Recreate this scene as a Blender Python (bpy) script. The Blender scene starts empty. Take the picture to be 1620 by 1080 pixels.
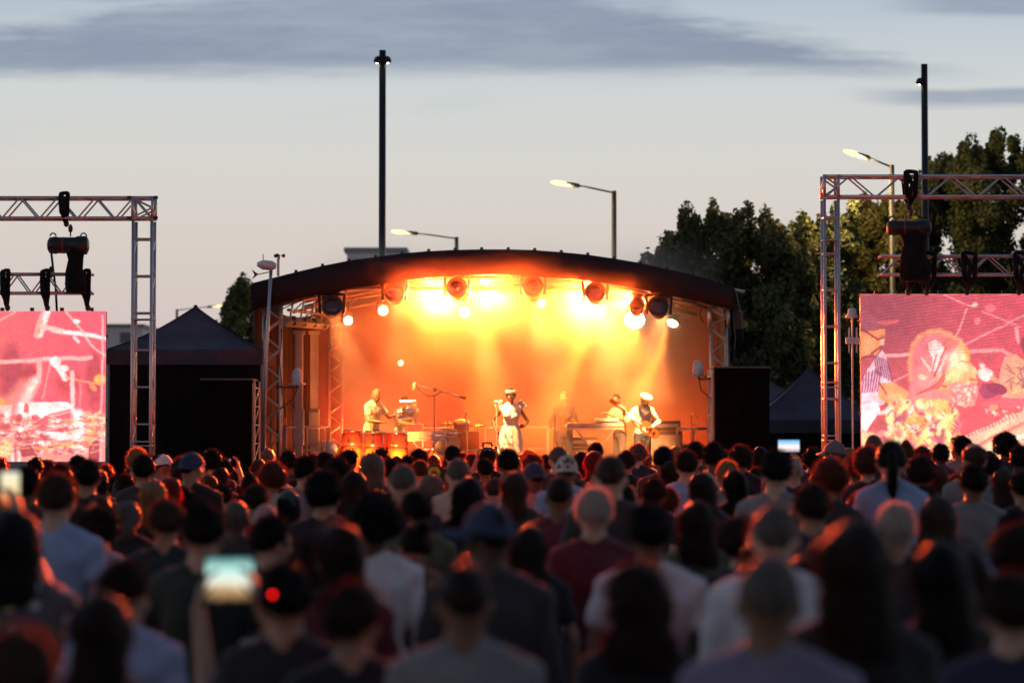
import bpy, math, random
import numpy as np
from mathutils import Vector, Matrix, Euler, noise as mnoise

random.seed(7)
SC = bpy.context.scene
COL = SC.collection
PI = math.pi
R = math.radians

# ------------------------------------------------------------------ camera
F = 3825.0
TH = math.atan(144.0 / F)
CZ = 2.02
cam_d = bpy.data.cameras.new('camera')
cam_d.lens = 85.0
cam_d.sensor_width = 36.0
cam_d.clip_start = 0.2
cam_d.clip_end = 3000.0
cam_d.dof.use_dof = True
cam_d.dof.focus_distance = 36.0
cam_d.dof.aperture_fstop = 1.6
cam = bpy.data.objects.new('camera', cam_d)
COL.objects.link(cam)
cam.location = (0, 0, CZ)
cam.rotation_euler = (PI / 2 + TH, 0, 0)
SC.camera = cam

# ------------------------------------------------------------------ view / render settings
SC.render.engine = 'CYCLES'
SC.view_settings.view_transform = 'Standard'
SC.view_settings.look = 'None'
SC.view_settings.gamma = 1.0
SC.view_settings.exposure = 0.0
SC.view_settings.use_curve_mapping = False
cy = SC.cycles
cy.use_denoising = True
try:
    cy.denoiser = 'OPENIMAGEDENOISE'
    cy.denoising_input_passes = 'RGB_ALBEDO_NORMAL'
except Exception:
    pass
cy.max_bounces = 5
cy.diffuse_bounces = 2
cy.glossy_bounces = 2
cy.transmission_bounces = 4
cy.volume_bounces = 1
cy.transparent_max_bounces = 8
cy.volume_step_rate = 2.0
cy.volume_max_steps = 96
cy.sample_clamp_indirect = 4.0
cy.caustics_reflective = False
cy.caustics_refractive = False


def lin(r, g, b):
    f = lambda c: (c / 255 / 12.92) if c / 255 <= 0.04045 else ((c / 255 + 0.055) / 1.055) ** 2.4
    return (f(r), f(g), f(b), 1.0)


# ------------------------------------------------------------------ node helper
class NT:
    def __init__(s, tree):
        s.t = tree
        s.t.nodes.clear()

    def n(s, typ, **kw):
        nd = s.t.nodes.new(typ)
        for k, v in kw.items():
            setattr(nd, k, v)
        return nd

    def l(s, a, b):
        s.t.links.new(a, b)

    def put(s, sock, v):
        if hasattr(v, 'is_output'):
            s.l(v, sock)
        else:
            sock.default_value = v

    def m(s, op, a, b=0.0, c=0.0, clamp=False):
        nd = s.n('ShaderNodeMath', operation=op)
        nd.use_clamp = clamp
        s.put(nd.inputs[0], a)
        s.put(nd.inputs[1], b)
        if len(nd.inputs) > 2:
            s.put(nd.inputs[2], c)
        return nd.outputs[0]

    def noise(s, vec, scale=5, detail=3, rough=.5, out='Fac'):
        nd = s.n('ShaderNodeTexNoise')
        if vec is not None:
            s.l(vec, nd.inputs['Vector'])
        nd.inputs['Scale'].default_value = scale
        nd.inputs['Detail'].default_value = detail
        nd.inputs['Roughness'].default_value = rough
        return nd.outputs[out]

    def mapping(s, vec, scale=(1, 1, 1), loc=(0, 0, 0)):
        nd = s.n('ShaderNodeMapping')
        s.l(vec, nd.inputs['Vector'])
        nd.inputs['Scale'].default_value = scale
        nd.inputs['Location'].default_value = loc
        return nd.outputs[0]

    def mix(s, f, a, b):
        nd = s.n('ShaderNodeMix', data_type='RGBA')
        s.put(nd.inputs[0], f)
        s.put(nd.inputs[6], a)
        s.put(nd.inputs[7], b)
        return nd.outputs[2]

    def ramp(s, f, stops, interp='LINEAR'):
        nd = s.n('ShaderNodeValToRGB')
        nd.color_ramp.interpolation = interp
        e = nd.color_ramp.elements
        e[0].position, e[0].color = stops[0]
        e[1].position, e[1].color = stops[-1]
        for p, c in stops[1:-1]:
            x = e.new(p)
            x.color = c
        s.l(f, nd.inputs[0])
        return nd.outputs[0]

    def sstep(s, v, a, b):
        nd = s.n('ShaderNodeMapRange', interpolation_type='SMOOTHSTEP')
        s.put(nd.inputs['Value'], v)
        nd.inputs['From Min'].default_value = a
        nd.inputs['From Max'].default_value = b
        return nd.outputs[0]


# ------------------------------------------------------------------ world: dusk sky
world = bpy.data.worlds.new('World')
SC.world = world
world.use_nodes = True
W = NT(world.node_tree)
tc = W.n('ShaderNodeTexCoord')
sep = W.n('ShaderNodeSeparateXYZ')
W.l(tc.outputs['Generated'], sep.inputs[0])
gx, gy, gz = sep.outputs
el = W.m('MULTIPLY', gz, 1.0)
g = W.ramp(W.m('ADD', W.m('MULTIPLY', el, 0.5), 0.02), [
    (0.0, lin(150, 135, 130)), (0.02, lin(203, 184, 181)), (0.045, lin(217, 203, 197)), (0.062, lin(220, 211, 203)),
    (0.074, lin(219, 216, 209)), (0.090, lin(211, 216, 216)), (0.108, lin(186, 200, 211)), (0.2, lin(132, 156, 190)),
    (0.52, lin(70, 92, 132))])
# long flat evening clouds, in direction space (azimuth u, elevation v)
ysafe = W.m('MAXIMUM', W.m('ABSOLUTE', gy), 0.15)
u = W.m('DIVIDE', gx, ysafe)
v = W.m('DIVIDE', gz, ysafe)
comb = W.n('ShaderNodeCombineXYZ')
W.l(W.m('MULTIPLY', u, 7.0), comb.inputs[0])
W.l(W.m('MULTIPLY', v, 85.0), comb.inputs[1])
W.l(gy, comb.inputs[2])
nz = W.noise(comb.outputs[0], 1.0, 5, .55)
nz2 = W.noise(W.mapping(comb.outputs[0], (.5, .35, 1), (3, 7, 0)), 1.0, 3, .5)
dn = W.m('MULTIPLY', W.m('SUBTRACT', nz, 0.5), 0.016)


def streak(v0, half, u0, u1, soft=.06):
    a = W.m('ABSOLUTE', W.m('SUBTRACT', W.m('ADD', v, dn), v0))
    band = W.m('SUBTRACT', 1.0, W.sstep(a, half * .35, half))
    m1 = W.sstep(u, u0, u0 + soft)
    m2 = W.m('SUBTRACT', 1.0, W.sstep(u, u1 - soft, u1))
    return W.m('MULTIPLY', band, W.m('MULTIPLY', m1, m2))


nf_ = W.noise(W.mapping(comb.outputs[0], (4, 2.4, 1), (1, 2, 0)), 1.0, 7, .68)
dn2 = W.m('ADD', W.m('MULTIPLY', dn, .8), W.m('MULTIPLY', W.m('SUBTRACT', nf_, .5), .013))
top_r = W.m('MULTIPLY_ADD', W.m('SUBTRACT', .145, u), .21, .1565)
top_l = W.m('MULTIPLY_ADD', W.m('ADD', u, .21), .16, .1675)
topc = W.m('SUBTRACT', W.m('ADD', v, W.m('MULTIPLY', dn2, 1.3)), W.m('MINIMUM', top_r, top_l))
c1 = W.m('MULTIPLY', W.sstep(W.m('ADD', v, W.m('MULTIPLY', dn2, .75)), .1450, .1555), W.m('SUBTRACT', 1.0, W.sstep(topc, -.006, .007)))
c2 = W.m('MULTIPLY', streak(.1395, .0055, .13, .6, .05), .8)
c3 = W.m('MULTIPLY', streak(.1790, .0065, .14, .8, .05), .8)
c4 = W.m('MULTIPLY', streak(.1850, .006, -.4, .05, .10), .6)
wis = W.m('MULTIPLY', W.sstep(nz2, .46, .72), W.m('MULTIPLY', W.sstep(v, .095, .15), .42))
cm = W.m('MAXIMUM', W.m('MAXIMUM', c1, c2), W.m('MAXIMUM', c3, c4))
cm = W.m('MAXIMUM', cm, wis)
high = W.m('MULTIPLY', W.sstep(W.noise(comb.outputs[0], .35, 4, .6), .45, .7), W.m('MULTIPLY', W.sstep(gz, .17, .3), .5))
cm = W.m('MAXIMUM', cm, high, clamp=True)
skycol = W.mix(W.m('MULTIPLY', cm, .84), g, W.mix(W.sstep(W.m('ADD', W.m('MULTIPLY', nz2, .6), W.m('MULTIPLY', nf_, .4)), .38, .62), lin(130, 144, 168), lin(155, 167, 184)))
# the sky opposite the afterglow is dimmer
skycol = W.mix(W.m('MULTIPLY', W.sstep(gy, .55, -.6), .55), skycol, (.022, .021, .026, 1))
bg = W.n('ShaderNodeBackground')
W.l(skycol, bg.inputs[0])
bg.inputs[1].default_value = .97
wo = W.n('ShaderNodeOutputWorld')
W.l(bg.outputs[0], wo.inputs[0])

# the last light of the set sun, low from behind on the side of the drum screen
sl = bpy.data.lights.new('sun', 'SUN')
sl.energy = 0.12
sl.angle = R(12)
sl.color = (1, .72, .55)
so = bpy.data.objects.new('sun', sl)
so.rotation_euler = (R(84), 0, R(-60))
COL.objects.link(so)


# ------------------------------------------------------------------ helpers
def P(x, y, d):
    """photo pixel + distance along +Y -> world point"""
    uu = (x - 810) / F
    vv = (540 - y) / F
    s = d / (math.cos(TH) - vv * math.sin(TH))
    return Vector((uu * s, d, CZ + s * (math.sin(TH) + vv * math.cos(TH))))


class MB:
    def __init__(s):
        s.v = []
        s.f = []

    def add(s, vs, fs):
        o = len(s.v)
        s.v += [tuple(p) for p in vs]
        s.f += [tuple(i + o for i in f) for f in fs]
        return s

    def box(s, c, size, rot=None, bev=0.0):
        hx, hy, hz = size[0] / 2, size[1] / 2, size[2] / 2
        if bev <= 0:
            vs = [Vector((x * hx, y * hy, z * hz)) for z in (-1, 1) for y in (-1, 1) for x in (-1, 1)]
            fs = [(0, 2, 3, 1), (4, 5, 7, 6), (0, 1, 5, 4), (2, 6, 7, 3), (0, 4, 6, 2), (1, 3, 7, 5)]
        else:
            b = min(bev, hx * .9, hy * .9, hz * .9)
            vs = []
            prof = [(-hz, 1), (-hz + b, 0), (hz - b, 0), (hz, 1)]
            for z, ins in prof:
                i = b if ins else 0
                ring = []
                X, Y = hx - i, hy - i
                for px, py in ((-X + b, -Y), (X - b, -Y), (X, -Y + b), (X, Y - b), (X - b, Y), (-X + b, Y), (-X, Y - b), (-X, -Y + b)):
                    ring.append(Vector((px, py, z)))
                vs += ring
            fs = [tuple(range(7, -1, -1)), tuple(range(24, 32))]
            for k in range(3):
                for j in range(8):
                    a = k * 8 + j
                    c2_ = k * 8 + (j + 1) % 8
                    fs.append((a, c2_, c2_ + 8, a + 8))
        if rot is not None:
            M = rot if isinstance(rot, Matrix) else Euler(rot).to_matrix()
            vs = [M @ q for q in vs]
        c = Vector(c)
        return s.add([q + c for q in vs], fs)

    def tube(s, pts, r, n=8, caps=True):
        pts = [Vector(p) for p in pts]
        rr = r if isinstance(r, (list, tuple)) else [r] * len(pts)
        vs, fs = [], []
        prev = None
        for i, p in enumerate(pts):
            if i == 0:
                t = pts[1] - pts[0]
            elif i == len(pts) - 1:
                t = pts[-1] - pts[-2]
            else:
                t = (pts[i + 1] - pts[i]).normalized() + (pts[i] - pts[i - 1]).normalized()
            t = t.normalized() if t.length > 1e-9 else Vector((0, 0, 1))
            if prev is None:
                a = Vector((1, 0, 0)) if abs(t.x) < .9 else Vector((0, 1, 0))
                a = (a - t * a.dot(t)).normalized()
            else:
                a = prev - t * prev.dot(t)
                a = a.normalized() if a.length > 1e-6 else t.orthogonal().normalized()
            prev = a
            b = t.cross(a)
            for k in range(n):
                an = 2 * PI * k / n
                vs.append(p + (a * math.cos(an) + b * math.sin(an)) * rr[i])
        for i in range(len(pts) - 1):
            for k in range(n):
                k2 = (k + 1) % n
                fs.append((i * n + k, i * n + k2, (i + 1) * n + k2, (i + 1) * n + k))
        if caps:
            fs.append(tuple(range(n - 1, -1, -1)))
            fs.append(tuple((len(pts) - 1) * n + k for k in range(n)))
        return s.add(vs, fs)

    def loft(s, secs, n=16):
        """secs: (center, rx, ry) stacked roughly along z, closed ends"""
        vs, fs = [], []
        for c, rx, ry in secs:
            c = Vector(c)
            for k in range(n):
                an = 2 * PI * k / n
                vs.append(c + Vector((math.cos(an) * rx, math.sin(an) * ry, 0)))
        for i in range(len(secs) - 1):
            for k in range(n):
                k2 = (k + 1) % n
                fs.append((i * n + k, i * n + k2, (i + 1) * n + k2, (i + 1) * n + k))
        fs.append(tuple(range(n - 1, -1, -1)))
        fs.append(tuple((len(secs) - 1) * n + k for k in range(n)))
        return s.add(vs, fs)

    def ell(s, c, r, rot=None, seg=12, rings=8):
        if not isinstance(r, (list, tuple)):
            r = (r, r, r)
        vs = [Vector((0, 0, -r[2]))]
        for i in range(1, rings):
            ph = -PI / 2 + PI * i / rings
            for k in range(seg):
                an = 2 * PI * k / seg
                vs.append(Vector((math.cos(ph) * math.cos(an) * r[0], math.cos(ph) * math.sin(an) * r[1], math.sin(ph) * r[2])))
        vs.append(Vector((0, 0, r[2])))
        fs = []
        for k in range(seg):
            fs.append((0, 1 + (k + 1) % seg, 1 + k))
        for i in range(rings - 2):
            for k in range(seg):
                k2 = (k + 1) % seg
                a = 1 + i * seg
                fs.append((a + k, a + k2, a + seg + k2, a + seg + k))
        t = len(vs) - 1
        a = 1 + (rings - 2) * seg
        for k in range(seg):
            fs.append((a + k, a + (k + 1) % seg, t))
        if rot is not None:
            M = rot if isinstance(rot, Matrix) else Euler(rot).to_matrix()
            vs = [M @ q for q in vs]
        c = Vector(c)
        return s.add([q + c for q in vs], fs)

    def lathe(s, prof, n=20, M=None):
        """prof: (r, z) list"""
        vs, fs = [], []
        for r_, z in prof:
            for k in range(n):
                an = 2 * PI * k / n
                vs.append(Vector((math.cos(an) * r_, math.sin(an) * r_, z)))
        for i in range(len(prof) - 1):
            for k in range(n):
                k2 = (k + 1) % n
                fs.append((i * n + k, i * n + k2, (i + 1) * n + k2, (i + 1) * n + k))
        fs.append(tuple(range(n - 1, -1, -1)))
        fs.append(tuple((len(prof) - 1) * n + k for k in range(n)))
        if M is not None:
            vs = [M @ q for q in vs]
        return s.add(vs, fs)

    def caps(s, a, b, ra, rb, n=10):
        a, b = Vector(a), Vector(b)
        s.tube([a, b], [ra, rb], n)
        s.ell(a, ra, seg=n, rings=6)
        s.ell(b, rb, seg=n, rings=6)
        return s

    def xf(s, M):
        s.v = [tuple(M @ Vector(p)) for p in s.v]
        return s

    def mesh(s, name='mesh', smooth=False):
        me = bpy.data.meshes.new(name)
        me.from_pydata(s.v, [], s.f)
        me.update()
        if smooth:
            me.polygons.foreach_set('use_smooth', [True] * len(me.polygons))
        return me


def obj(name, mb, mat=None, parent=None, loc=None, rot=None, smooth=False):
    me = mb.mesh(name, smooth) if isinstance(mb, MB) else mb
    o = bpy.data.objects.new(name, me)
    COL.objects.link(o)
    if len(me.materials) == 0:
        me.materials.append(None)
    if mat is not None:
        o.material_slots[0].link = 'OBJECT'
        o.material_slots[0].material = mat
    if parent is not None:
        o.parent = parent
    if loc is not None:
        o.location = loc
    if rot is not None:
        o.rotation_euler = rot
    return o


def tag(o, label=None, cat=None, group=None, kind=None):
    if label:
        o['label'] = label
    if cat:
        o['category'] = cat
    if group:
        o['group'] = group
    if kind:
        o['kind'] = kind
    return o


def thing(name, label, cat, loc=(0, 0, 0), rz=0.0, group=None):
    o = bpy.data.objects.new(name, None)
    COL.objects.link(o)
    o.location = loc
    o.rotation_euler = (0, 0, rz)
    return tag(o, label, cat, group)


def part_empty(name, parent, loc=(0, 0, 0), rot=(0, 0, 0)):
    o = bpy.data.objects.new(name, None)
    COL.objects.link(o)
    o.parent = parent
    o.location = loc
    o.rotation_euler = rot
    return o


def copy_tree(o, parent=None):
    c = o.copy()
    COL.objects.link(c)
    c.parent = parent
    for ch in list(o.children):
        copy_tree(ch, c)
    return c


def remesh(mb, voxel, smooth=2, name='mesh'):
    me = mb.mesh('tmp')
    o = bpy.data.objects.new('tmp', me)
    COL.objects.link(o)
    m = o.modifiers.new('r', 'REMESH')
    m.mode = 'VOXEL'
    m.voxel_size = voxel
    if smooth:
        s2 = o.modifiers.new('s', 'SMOOTH')
        s2.factor = .5
        s2.iterations = smooth
    dg = bpy.context.evaluated_depsgraph_get()
    me2 = bpy.data.meshes.new_from_object(o.evaluated_get(dg))
    me2.name = name
    bpy.data.objects.remove(o)
    bpy.data.meshes.remove(me)
    me2.polygons.foreach_set('use_smooth', [True] * len(me2.polygons))
    return me2


_mats = {}


def mat(name, col, rough=.6, metal=0.0, var=.15, scale=6.0, bump=0.0, bscale=40.0, coord='Object', stretch=(1, 1, 1), sheen=0.0, trans=0.0, spec=None, island=0.0):
    if name in _mats:
        return _mats[name]
    m = bpy.data.materials.new(name)
    m.use_nodes = True
    T = NT(m.node_tree)
    out = T.n('ShaderNodeOutputMaterial')
    b = T.n('ShaderNodeBsdfPrincipled')
    t = T.n('ShaderNodeTexCoord')
    vec = t.outputs[coord]
    if stretch != (1, 1, 1):
        vec = T.mapping(vec, stretch)
    if len(col) == 3:
        col = (*col, 1)
    nf = T.noise(vec, scale, 4, .6)
    fac = T.sstep(nf, .3, .7)
    c0 = tuple(min(1, c * (1 - var)) for c in col[:3]) + (1,)
    c1_ = tuple(min(1, c * (1 + var)) for c in col[:3]) + (1,)
    cc = T.mix(fac, c0, c1_)
    if island:
        gi = T.n('ShaderNodeNewGeometry')
        h = T.n('ShaderNodeHueSaturation')
        T.l(T.m('MULTIPLY_ADD', gi.outputs['Random Per Island'], 2 * island, 1 - island), h.inputs['Value'])
        T.l(T.m('MULTIPLY_ADD', gi.outputs['Random Per Island'], .05, .475), h.inputs['Hue'])
        T.l(cc, h.inputs['Color'])
        cc = h.outputs[0]
    T.l(cc, b.inputs['Base Color'])
    b.inputs['Metallic'].default_value = metal
    T.l(T.m('MULTIPLY_ADD', nf, .25, max(.02, rough - .12), clamp=True), b.inputs['Roughness'])
    if spec is not None:
        b.inputs['Specular IOR Level'].default_value = spec
    if sheen:
        b.inputs['Sheen Weight'].default_value = sheen
        b.inputs['Sheen Roughness'].default_value = .5
    if bump:
        bn = T.n('ShaderNodeBump')
        bn.inputs['Strength'].default_value = bump
        bn.inputs['Distance'].default_value = .01
        T.l(T.noise(vec, bscale, 3, .6), bn.inputs['Height'])
        T.l(bn.outputs[0], b.inputs['Normal'])
    sh = b.outputs[0]
    if trans:
        tr = T.n('ShaderNodeBsdfTranslucent')
        T.l(T.mix(.5, cc, (min(1, col[0] * 3), min(1, col[1] * 2), min(1, col[2] * 1.5), 1)), tr.inputs[0])
        mx = T.n('ShaderNodeMixShader')
        mx.inputs[0].default_value = trans
        T.l(sh, mx.inputs[1])
        T.l(tr.outputs[0], mx.inputs[2])
        sh = mx.outputs[0]
    T.l(sh, out.inputs[0])
    _mats[name] = m
    return m


def emit(name, col, strength):
    if name in _mats:
        return _mats[name]
    m = bpy.data.materials.new(name)
    m.use_nodes = True
    T = NT(m.node_tree)
    out = T.n('ShaderNodeOutputMaterial')
    e = T.n('ShaderNodeEmission')
    e.inputs[0].default_value = (*col[:3], 1)
    e.inputs[1].default_value = strength
    T.l(e.outputs[0], out.inputs[0])
    _mats[name] = m
    return m


M_ALU = mat('aluminium', (.55, .53, .52), .38, .85, .12, 30, .15, 60)
M_STEEL = mat('painted_steel', (.05, .05, .055), .5, .3, .3, 12, .2, 80)
M_BLACK = mat('black_plastic', (.018, .018, .02), .45, 0, .3, 20, .2, 90)
M_CLOTH = mat('black_cloth', (.012, .012, .014), .85, 0, .35, 5, .5, 12, spec=.15)
M_CHROME = mat('chrome', (.75, .73, .7), .15, 1.0, .05, 30)
M_WHITEP = mat('white_plastic', (.72, .72, .7), .4, 0, .08, 10)
M_GREYP = mat('grey_plastic', (.25, .25, .27), .5, 0, .15, 10)
M_GLASS_DK = mat('dark_lens', (.03, .02, .02), .06, 0, .2, 10, spec=.9)

# ================================================================== ground
gnd = mat('asphalt', (.05, .048, .047), .9, 0, .35, 3, .6, 120)
mb = MB()
mb.add([(-900, -60, 0), (900, -60, 0), (900, 1500, 0), (-900, 1500, 0)], [(0, 1, 2, 3)])
tag(obj('ground', mb, gnd), kind='structure')
mb = MB()
mb.add([(-60, 62, .004), (60, 62, .004), (60, 64.5, .004), (-60, 64.5, .004)], [(0, 1, 2, 3)])
tag(obj('path', mb, mat('paving', (.22, .21, .2), .85, 0, .2, 2, .4, 60)), kind='structure')

# ================================================================== far building and skyline
M_RENDERW = mat('haze_pale_render', (.85, .76, .74), .85, 0, .06, .3)  # distance haze is put into this wall colour, lifted toward the sky
M_WIN = mat('far_window', (.16, .15, .17), .2, 0, .2, 1)


def far_block(label, x0, x1, ytop, Y, storeys, depth=14, mw=M_RENDERW):
    a = P(x0, ytop, Y)
    b = P(x1, ytop, Y)
    w = b.x - a.x
    h = a.z
    t = thing('apartment_block', label, 'building', ((a.x + b.x) / 2, Y + depth / 2, 0))
    obj('wall', MB().box((0, 0, h / 2), (w, depth, h)), mw, t)
    obj('parapet', MB().box((0, 0, h + .2), (w + .5, depth + .5, .4)), M_GREYP, t)
    n = max(2, int(w / 3.4))
    win = MB().box((0, 0, 0), (1.5, .12, 1.5)).mesh('window')
    sh = h / storeys
    for i in range(n):
        for k in range(max(0, storeys - 3), storeys):
            obj('window', win, M_WIN, t, ((i + .5) * w / n - w / 2, -depth / 2 - .03, (k + .55) * sh))
    return t


far_block('pale flat-roofed apartment block rising just behind the stage roof', 549, 640, 399, 210, 6)
far_block('low hazy office block far behind the gap beside the drum-picture screen', 120, 225, 517, 330, 5)

# ================================================================== trees
leaf_m = mat('tree_leaves', (.10, .115, .045), .65, 0, .4, 1.2, trans=.22, island=.4, spec=.25)
leaf_lamplit = mat('tree_leaves_lamplit', (.13, .12, .04), .6, 0, .4, 1.4, trans=.3, island=.4, spec=.25)  # street-lamp warmth on one tree, put into the leaf colour
bark_m = mat('bark', (.06, .045, .035), .9, 0, .3, 8, .8, 30, stretch=(1, 1, .3))


def tree(label, cx, Y, outline, name='broadleaf_tree', zlow=1.2, nleaf=40000, depth=3.2, m=leaf_m, seed=1, ls=.088):
    rng = np.random.default_rng(seed)
    pts = [P(x, y + 18, Y) for x, y in outline]
    xs = np.array([p.x for p in pts])
    zs = np.array([p.z for p in pts])
    c = P(cx, 684, Y)
    t = thing(name, label, 'tree', (c.x, Y, 0), 0, 'trees behind the stage')
    # clumps: upright spindle-shaped sprays under the outline
    K = int(120 * (xs[-1] - xs[0]) * (zs.max() - zlow) / 30)
    cl = []
    while len(cl) < K:
        x = rng.uniform(xs[0], xs[-1])
        top = np.interp(x, xs, zs)
        z = zlow + (top - zlow) * rng.uniform(0, 1) ** .75
        wx = (x - (xs[0] + xs[-1]) / 2) / ((xs[-1] - xs[0]) / 2)
        y = rng.uniform(-1, 1) * depth * math.sqrt(max(.08, 1 - wx * wx * .8)) * (1 - .35 * (z - zlow) / (zs.max() - zlow))
        r = rng.uniform(.26, .58)
        if z + r * 1.1 > top:
            z = top - r * 1.1
        cl.append((x, y, z, r, r * rng.uniform(1.0, 1.6)))
    # shoots that make the ragged top
    for i in range(int((xs[-1] - xs[0]) * 11)):
        x = rng.uniform(xs[0], xs[-1])
        top = np.interp(x, xs, zs)
        hh = rng.uniform(.22, .62)
        cl.append((x, rng.uniform(-1, 1) * depth * .5, top - hh * .3 + rng.uniform(-.3, .25), hh * .34 + .03, hh))
    per = max(8, nleaf // len(cl))
    C = np.array(cl)
    wgt = C[:, 3] ** 1.4
    cnt = np.maximum(6, (wgt / wgt.sum() * nleaf)).astype(int)
    idx = np.repeat(np.arange(len(cl)), cnt)
    N = len(idx)
    d = rng.normal(size=(N, 3))
    d /= np.linalg.norm(d, axis=1)[:, None]
    rad = rng.uniform(.25, 1, N) ** .45 * (1 + .25 * rng.random(N) ** 4)
    pos = C[idx, :3] + d * rad[:, None] * np.stack([C[idx, 3], C[idx, 3], C[idx, 4]], 1)
    pos[:, 0] -= c.x
    # leaf = folded quad
    nrm = d + rng.normal(size=(N, 3)) * .7
    nrm /= np.linalg.norm(nrm, axis=1)[:, None]
    upv = rng.normal(size=(N, 3)) * .8 + np.array([0, 0, -.4])
    a = np.cross(nrm, upv)
    a /= np.linalg.norm(a, axis=1)[:, None] + 1e-6
    b = np.cross(nrm, a)
    s = (ls * rng.uniform(.6, 1.35, N))[:, None]
    V = np.empty((N, 4, 3))
    V[:, 0] = pos - b * s * .75
    V[:, 1] = pos + a * s * .55 + nrm * s * .18
    V[:, 2] = pos + b * s * .9
    V[:, 3] = pos - a * s * .55 + nrm * s * .12
    V = V.reshape(-1, 3)
    me = bpy.data.meshes.new('crown')
    me.vertices.add(len(V))
    me.vertices.foreach_set('co', V.ravel())
    me.loops.add(N * 4)
    me.loops.foreach_set('vertex_index', np.arange(N * 4, dtype=np.int32))
    me.polygons.add(N)
    me.polygons.foreach_set('loop_start', np.arange(0, N * 4, 4, dtype=np.int32))
    me.polygons.foreach_set('loop_total', np.full(N, 4, dtype=np.int32))
    me.update()
    obj('crown', me, m, t)
    H = zs.max()
    tr = MB()
    tr.tube([(0, 0, 0), (.05, 0, 1.2), (-.03, .05, 2.4), (0, 0, H * .55), (.02, 0, H * .85)], [.24, .2, .17, .1, .03], 10)
    obj('trunk', tr, bark_m, t, smooth=True)
    for k in range(9):
        z0 = 1.6 + k * (H * .6 - 1.6) / 9
        an = k * 2.4
        ln = min(2.4, (xs[-1] - xs[0]) * .33) * (1 - k * .06)
        e = Vector((math.cos(an) * ln, math.sin(an) * ln, z0 + ln * .7))
        obj('limb', MB().tube([(0, 0, z0), (e.x * .5, e.y * .5, z0 + ln * .25), e], [.09, .06, .02], 6), bark_m, t, smooth=True)
    return t


tree('dark broad tree directly behind the stage roof end, topmost shoots ragged', 1140, 66,
     [(1008, 425), (1020, 405), (1042, 398), (1058, 372), (1075, 345), (1100, 340), (1125, 331), (1150, 345), (1168, 336), (1185, 352), (1210, 340), (1225, 368), (1245, 378), (1256, 395), (1275, 405)], nleaf=95000, seed=3)
tree('slender green tree between the round dark tree and the slim truss tower', 1290, 69,
     [(1235, 400), (1250, 372), (1266, 352), (1280, 345), (1300, 342), (1318, 328), (1345, 325)], nleaf=55000, seed=5, depth=2.2)
tree('yellow-green tree lit warmly by the street lamp above the slim truss tower', 1385, 73,
     [(1318, 385), (1334, 350), (1352, 330), (1368, 318), (1384, 326), (1402, 312), (1420, 318), (1440, 300), (1460, 290)], nleaf=70000, seed=7, m=leaf_lamplit, depth=2.6)
tree('tallest dark tree rising behind the face-picture screen truss', 1560, 75,
     [(1448, 300), (1462, 262), (1478, 248), (1492, 246), (1506, 250), (1520, 222), (1534, 226), (1544, 236), (1560, 206), (1570, 220), (1588, 218), (1602, 240), (1620, 232), (1650, 226), (1690, 250), (1730, 290)], nleaf=125000, seed=9, depth=3.6)
tree('small dark tree between the gazebo and the stage roof corner', 382, 84,
     [(352, 500), (360, 455), (368, 442), (384, 440), (398, 446), (412, 462), (424, 500)], nleaf=26000, seed=11, depth=1.8)

tw = tree('low dark tree belt far behind', 1360, 98,
          [(1000, 520), (1060, 480), (1120, 470), (1200, 455), (1290, 450), (1380, 440), (1470, 430), (1560, 430), (1660, 430), (1760, 470)], 'far_tree_belt', nleaf=60000, seed=21, depth=2.2, ls=.30, zlow=.6)
for ch in list(tw.children):
    if ch.name.split('.')[0] == 'crown':
        belt = ch
belt.parent = None
belt.location = tw.location
belt.name = 'distant_foliage'
tag(belt, kind='stuff')
for ch in list(tw.children):
    bpy.data.objects.remove(ch)
bpy.data.objects.remove(tw)

# ================================================================== poles and street lamps
M_POLE = mat('dark_pole_paint', (.025, .022, .024), .45, .4, .2, 3, .1, 60)
M_LAMPPOLE = mat('galvanised_pole', (.05, .048, .045), .55, .5, .2, 4, .1, 60)
E_LAMP = emit('street_lamp_glow', (1, .60, .22), 3.2)
E_SPOT = emit('small_spot_glow', (1, .85, .5), 8)


def tall_pole(label, x, ytop, ycol, Y, sides=(-1, 1)):
    b = P(x, 684, Y)
    H = P(x, ytop, Y).z
    zc = P(x, ycol, Y).z
    t = thing('floodlight_column', label, 'pole', (b.x, Y, 0), 0, 'tall dark floodlight columns')
    obj('pole', MB().tube([(0, 0, 0), (0, 0, H * .5), (0, 0, H)], [.095, .085, .08], 14), M_POLE, t, smooth=True)
    obj('base_plate', MB().box((0, 0, .02), (.4, .4, .04)), M_POLE, t)
    for s in sides:
        obj('spotlight', MB().lathe([(.02, .14), (.08, .1), (.1, 0), (.085, -.03)], 12, Matrix.Translation((s * .12, 0, zc)) @ Matrix.Rotation(s * -.25, 4, 'Y')), M_POLE, t, smooth=True)
        obj('bulb', MB().ell((s * .125, 0, zc - .03), (.03, .03, .02)), E_SPOT, t)
    return t


tall_pole('tall dark column standing behind the stage roof, topped by two small spotlights', 604, 80, 98, 57)
tall_pole('tall dark column behind the face-picture screen truss, one spotlight bracket', 1466, 102, 132, 59, (-1,))


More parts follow.
